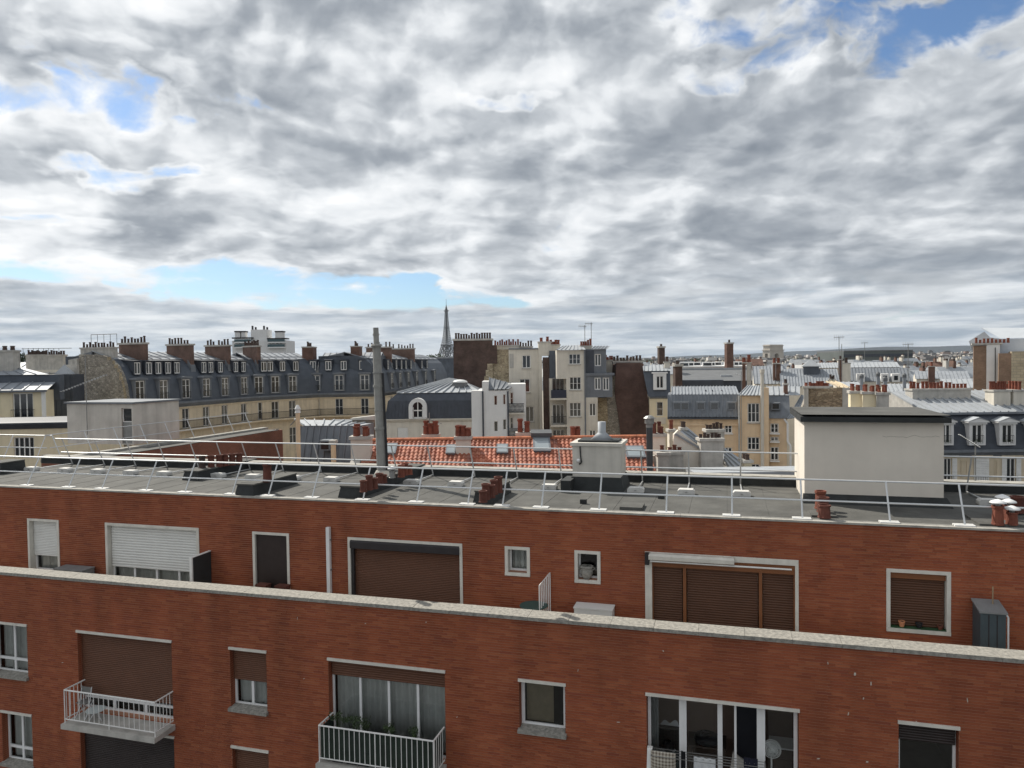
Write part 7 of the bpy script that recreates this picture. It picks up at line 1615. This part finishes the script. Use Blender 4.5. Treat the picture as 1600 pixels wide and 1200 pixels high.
# ------------------------------------------------------------------ more roofs beyond, each its own house
rnd = random.Random(21)
kinds = [(M_ZINC, M_OFFW, 'distant house with grey zinc roof and chimneys in the sea of roofs'), (M_ZINC2, M_WRENDER, 'distant house with pale zinc roof among the far roofs'), (M_SLATE3, M_LIME, 'distant house with dull slate roof among the far roofs'), (M_BRICKCH, M_BRICKTAN, 'distant house with reddish walls and roof among the far roofs')]
def far_house(X0, Y0, w, dpt, z, kind, deg):
    mr, mw, lab = kinds[kind]; g = thing('distant_house', lab, 'building', loc=(X0, Y0, 0), deg=deg, group='houses in the sea of roofs')
    MB().box(-w / 2, w / 2, 0, dpt, 0, z - 2.6).build('wall', mw, g)
    MB().hexa([(-w / 2, -.2, z - 2.599), (w / 2, -.2, z - 2.599), (w / 2, dpt + .2, z - 2.599), (-w / 2, dpt + .2, z - 2.599), (-w / 2, dpt * .3, z), (w / 2, dpt * .3, z), (w / 2, dpt * .7, z), (-w / 2, dpt * .7, z)]).build('roof', mr, g)
    for k in range(rnd.choice((1, 2, 2))):
        x = rnd.uniform(-w * .45, w * .45); ww = rnd.uniform(1.0, 2.4); zz = z + rnd.uniform(.6, 2.0); o = MB().box(x, x + .7, dpt * .25, dpt * .25 + ww, z - 2, zz).build('chimney_stack', rnd.choice((M_BRICKCH, M_OFFW, M_CONC)), g)
        MB().box(x + .1, x + .6, dpt * .25 + .2, dpt * .25 + ww - .2, zz, zz + .5).build('chimney_pots', M_TERRAD, o)
    if Y0 < 420:
        for k in range(int(w / 3)): MB().box(-w / 2 + 1 + k * 3, -w / 2 + 2 + k * 3, -.24, -.02, z - 4.9, z - 3.2).build('window', M_PANE, g)
n_ = 0
for D in (190, 225, 265, 310, 365, 430, 520):
    px = 850
    while px < 1560:
        wpx = rnd.uniform(24, 60) * 230 / D; px += wpx * 1.05
        if D < 240 and 1050 < px < 1185: continue
        z = CZ - rnd.uniform(2.2, 6.0) + (rnd.uniform(.5, 3.2) if D > 300 else 0)
        p = at(px - wpx / 2, 565, D); far_house(p.x, D + rnd.uniform(-8, 8), wpx / F_PX * D * .94, rnd.uniform(9, 13), z, rnd.choice((0, 0, 1, 1, 2, 3)), rnd.uniform(-14, 14)); n_ += 1
print('far houses', n_)
# ------------------------------------------------------------------ the distant city as one mass
vsx = MB(); rnd = random.Random(5)
M_CITY = bpy.data.materials.new('distant_city'); M_CITY.use_nodes = True
n = M_CITY.node_tree.nodes; l = M_CITY.node_tree.links; at2 = n.new('ShaderNodeAttribute'); at2.attribute_name = 'rnd'; cr3 = n.new('ShaderNodeValToRGB'); l.new(at2.outputs['Fac'], cr3.inputs[0]); l.new(cr3.outputs[0], n['Principled BSDF'].inputs['Base Color']); n['Principled BSDF'].inputs['Roughness'].default_value = .9
for k, (p_, c_) in enumerate([(0, (.16, .16, .165)), (.25, (.30, .28, .25)), (.5, (.48, .45, .40)), (.7, (.22, .13, .10)), (.85, (.62, .60, .57)), (1, (.10, .105, .11))]):
    e_ = cr3.color_ramp.elements[0] if k == 0 else (cr3.color_ramp.elements[-1] if k == 5 else cr3.color_ramp.elements.new(p_)); e_.color = (*c_, 1)
rv = []
for k in range(7500):
    D = 600 * (10.0 ** rnd.random()); X0 = rnd.uniform(-.75, .75) * D
    ter = 0 + (D - 500) * .0035 + max(0, (X0 / D - .15)) * (D - 900) * .012 * (D > 900)
    w = rnd.uniform(7, 18); d_ = rnd.uniform(9, 14); z = ter + rnd.uniform(12, 21) + (rnd.random() < .03) * rnd.uniform(3, 14) * min(1, D / 2500); f0 = len(vsx.f)
    vsx.box(X0 - w / 2, X0 + w / 2, D, D + d_, -2, z); rv += [rnd.random()] * (len(vsx.f) - f0)
    f0 = len(vsx.f); vsx.box(X0 - w * .4, X0 + w * .4, D + 1, D + d_ - 1, z, z + rnd.uniform(1, 3)); rv += [rnd.choice((.0, .02, .85, .05, .98))] * (len(vsx.f) - f0)
me = vsx.mesh('distant_city'); me.materials.append(M_CITY); me.attributes.new('rnd', 'FLOAT', 'FACE').data.foreach_set('value', rv)
o = bpy.data.objects.new('distant_city', me); COL.objects.link(o); o['kind'] = 'stuff'; o['label'] = 'far city of pale houses fading to the horizon'; o['category'] = 'city'
# wooded hills on the horizon
hm = MB(); rnd = random.Random(9)
def hz_(x): return 24 + 125 * (1 / (1 + math.exp(-(x - 2300) / 900))) + 12 * math.sin(x * .0017) + 6 * math.sin(x * .006 + 1) + 30 * math.exp(-((x + 3000) / 1800) ** 2)
xs_ = [-9000 + 150 * k for k in range(121)]
for a, b in zip(xs_, xs_[1:]):
    hm.quad((a, 7600, -5), (b, 7600, -5), (b, 8600, hz_(b)), (a, 8600, hz_(a))); hm.quad((a, 8600, hz_(a)), (b, 8600, hz_(b)), (b, 11000, hz_(b) * .9), (a, 11000, hz_(a) * .9))
hm.build('hills', mat('wooded_hill', (.035, .045, .055), .95, .3, .004, 0), kind='structure')
# trees
def tree(label, px, py_top, D, h, r, group=None):
    p = at(px, py_top, D); g = thing('tree', label, 'tree', loc=(p.x, D, 0), group=group); zt_ = p.z
    t_ = MB(); t_.tube((0, 0, 0), (0, 0, zt_ - r), r * .09, 6, r * .05)
    for k in range(5): a_ = k * 1.26; t_.tube((0, 0, zt_ - r * 1.4), (math.cos(a_) * r * .6, math.sin(a_) * r * .6, zt_ - r * .7), r * .04, 5, r * .015)
    t_.build('trunk', mat('bark', (.06, .045, .03), .95, .3, 3, 0), g); mb = MB()
    for k in range(16):
        a_ = random.uniform(0, 6.28); rr = r * random.uniform(.2, .75); leaf_clump(mb, (rr * math.cos(a_), rr * math.sin(a_), zt_ - r * .35 - random.uniform(0, r * 1.1)), (r * .4, r * .4, r * .33), 70, r * .09)
    mb.build('crown', M_LEAF, g)
for px, t in ((1434, 566), (1442, 562), (1451, 563), (1459, 566)): tree('round green tree showing among the far roofs', px, t, 330, 20, 5.5, 'green trees among the far roofs')
for px, t, D_ in ((905, 560, 620), (975, 559, 700), (1010, 560, 560), (1085, 559, 800), (1105, 558, 760), (1240, 557, 820), (1262, 558, 640), (1290, 556, 900), (1470, 561, 560), (1485, 559, 700), (1500, 560, 600)): tree('small dark tree crown among the distant city roofs', px, t, D_, 20, 6.5, 'trees in the distant city')
for px, t in ((672, 555), (680, 551), (688, 556)): tree('dark tree crown beyond the slate roofs under the iron tower', px, t, 500, 25, 8, 'trees under the iron tower')
for px, t in ((22, 552), (30, 549)): tree('dark tree beyond the rooftops behind the cream building', px, t, 300, 22, 5, 'trees behind the cream building')

# ================================================================== the iron lattice tower
p = at(698.5, 560, 3450); ez = -6.0
te = thing('lattice_tower', 'tall tapering iron lattice tower on the horizon', 'tower', loc=(p.x, 3450, ez), deg=38)
WP = [(0, 62.5), (28, 47), (57, 34.5), (85, 25.5), (115, 18.8), (150, 13), (190, 9.2), (230, 6.4), (276, 4.2)]
def hw(z):
    for (a, b), (c, d) in zip(WP, WP[1:]):
        if a <= z <= c: return b + (d - b) * (z - a) / (c - a)
    return 4.2
def iw(z): return max(0.0, 37.5 - 37.5 * (z / 118) ** .8) if z < 118 else 0
lv = [0, 14, 28, 42, 57, 70, 85, 100, 115]
for sx_ in (-1, 1):
    for sy_ in (-1, 1):
        mb = MB()
        for a, b in zip(lv, lv[1:]):
            for (fa, fb) in ((hw, hw), (hw, iw), (iw, hw), (iw, iw)): mb.tube((sx_ * fa(a), sy_ * fb(a), a), (sx_ * fa(b), sy_ * fb(b), b), 1.5, 4)
            for (fa, fb, fc, fd) in ((hw, hw, hw, iw), (hw, iw, hw, hw), (hw, hw, iw, hw), (iw, hw, hw, hw), (iw, iw, hw, iw), (iw, iw, iw, hw)): mb.tube((sx_ * fa(a), sy_ * fb(a), a), (sx_ * fc(b), sy_ * fd(b), b), 1.1, 4)
            for (fa, fb, fc, fd) in ((hw, hw, hw, iw), (hw, hw, iw, hw)): mb.tube((sx_ * fa(b), sy_ * fb(b), b), (sx_ * fc(b), sy_ * fd(b), b), 1.1, 4)
        mb.build('leg', M_EIFFEL, te)
for z, hh, ex in ((56, 6, 3.5), (115, 4.5, 2.5), (274, 4, 4.2)):
    w_ = hw(z) + ex; o = MB().box(-w_, w_, -w_, w_, z, z + hh).build('platform', M_EIFFEL, te)
for s_ in ('x', 'y'):
    for sg in (-1, 1):
        mb = MB(); pts = [(39 * math.cos(t * math.pi / 14), 12 + 40 * math.sin(t * math.pi / 14)) for t in range(15)]; w_ = hw(40)
        pp_ = [((a, sg * hw(b), b) if s_ == 'x' else (sg * hw(b), a, b)) for a, b in pts]; mb.path(pp_, 1.8, 4); mb.build('arch', M_EIFFEL, te)
mb = MB(); lv = [119 + (274 - 119) * k / 18 for k in range(19)]
for a, b in zip(lv, lv[1:]):
    for sx_, sy_ in ((-1, -1), (1, -1), (1, 1), (-1, 1)):
        mb.tube((sx_ * hw(a), sy_ * hw(a), a), (sx_ * hw(b), sy_ * hw(b), b), 1.35, 4)
        nx_, ny_ = -sy_, sx_
        mb.tube((sx_ * hw(a), sy_ * hw(a), a), (nx_ * hw(b), ny_ * hw(b), b), .75, 4); mb.tube((nx_ * hw(a), ny_ * hw(a), a), (sx_ * hw(b), sy_ * hw(b), b), .75, 4); mb.tube((sx_ * hw(b), sy_ * hw(b), b), (nx_ * hw(b), ny_ * hw(b), b), .7, 4)
    mb.box(-1.6, 1.6, -1.6, 1.6, a, b)
mb.build('shaft', M_EIFFEL, te)
MB().box(-10.5, 10.5, -10.5, 10.5, 195, 198).build('platform', M_EIFFEL, te)
MB().lathe((0, 0, 278), [(6.5, 0), (6.5, 5), (4.5, 9), (4, 14), (2.2, 18), (1.6, 24), (.9, 26), (.7, 52)], 8).build('summit', M_EIFFEL, te)

# ================================================================== the triumphal arch
p = at(1208, 545, 1750); za = p.z
fr = Fr(p.x, 1750, 28); ag = thing('triumphal_arch', 'massive pale stone triumphal arch on the horizon', 'arch', fr)
bz = CZ + 0; topz = at(1208, 538.5, 1750).z; b0 = topz - 50
def abox(w_, d_, z0_, z1_, nm): MB().box(-w_ / 2, w_ / 2, -d_ / 2, d_ / 2, b0 + z0_, b0 + z1_).build(nm, M_STONEA, ag)
for sx_ in (-1, 1):
    for sy_ in (-1, 1): MB().box(min(sx_ * 22.5, sx_ * 7.3), max(sx_ * 22.5, sx_ * 7.3), min(sy_ * 11, sy_ * 4.2), max(sy_ * 11, sy_ * 4.2), min(0, b0) - 5, b0 + 29).build('pier', M_STONEA, ag)
ar_ = [(7.3 * math.cos(t * math.pi / 12), 22 + 7.3 * math.sin(t * math.pi / 12)) for t in range(13)]
for y0, y1 in ((-11, -4.3), (4.3, 11)): MB().extr_y([(7.3, b0 + 29)] + [(x, b0 + z) for x, z in ar_] + [(-7.3, b0 + 29)], y0, y1).build('vault', M_STONEA, ag)
abox(45, 22, 29.01, 36, 'frieze'); abox(48, 25, 36.01, 38, 'cornice'); abox(43, 20.5, 38.01, 46.5, 'attic'); abox(46, 23, 46.51, 48, 'cornice'); abox(43, 20, 48.01, 50, 'parapet')
for k in range(10): x = -19.5 + k * 4.3; MB().lathe((x, -10.7, b0 + 42.2), [(1.3, -.0), (1.3, .3)], 10).build('shield', M_STONEA, ag)

# ================================================================== the air
hb = MB().box(-9300, 9300, -700, 14300, -9, 345)
M_AIR = bpy.data.materials.new('haze_air'); M_AIR.use_nodes = True; t = M_AIR.node_tree; t.nodes.remove(t.nodes['Principled BSDF'])
pv = t.nodes.new('ShaderNodeVolumePrincipled'); pv.inputs['Color'].default_value = (.74, .86, 1.0, 1); pv.inputs['Density'].default_value = 2.2e-5; pv.inputs['Anisotropy'].default_value = 0.2
t.links.new(pv.outputs[0], t.nodes['Material Output'].inputs['Volume'])
hb.build('haze', M_AIR, kind='stuff')
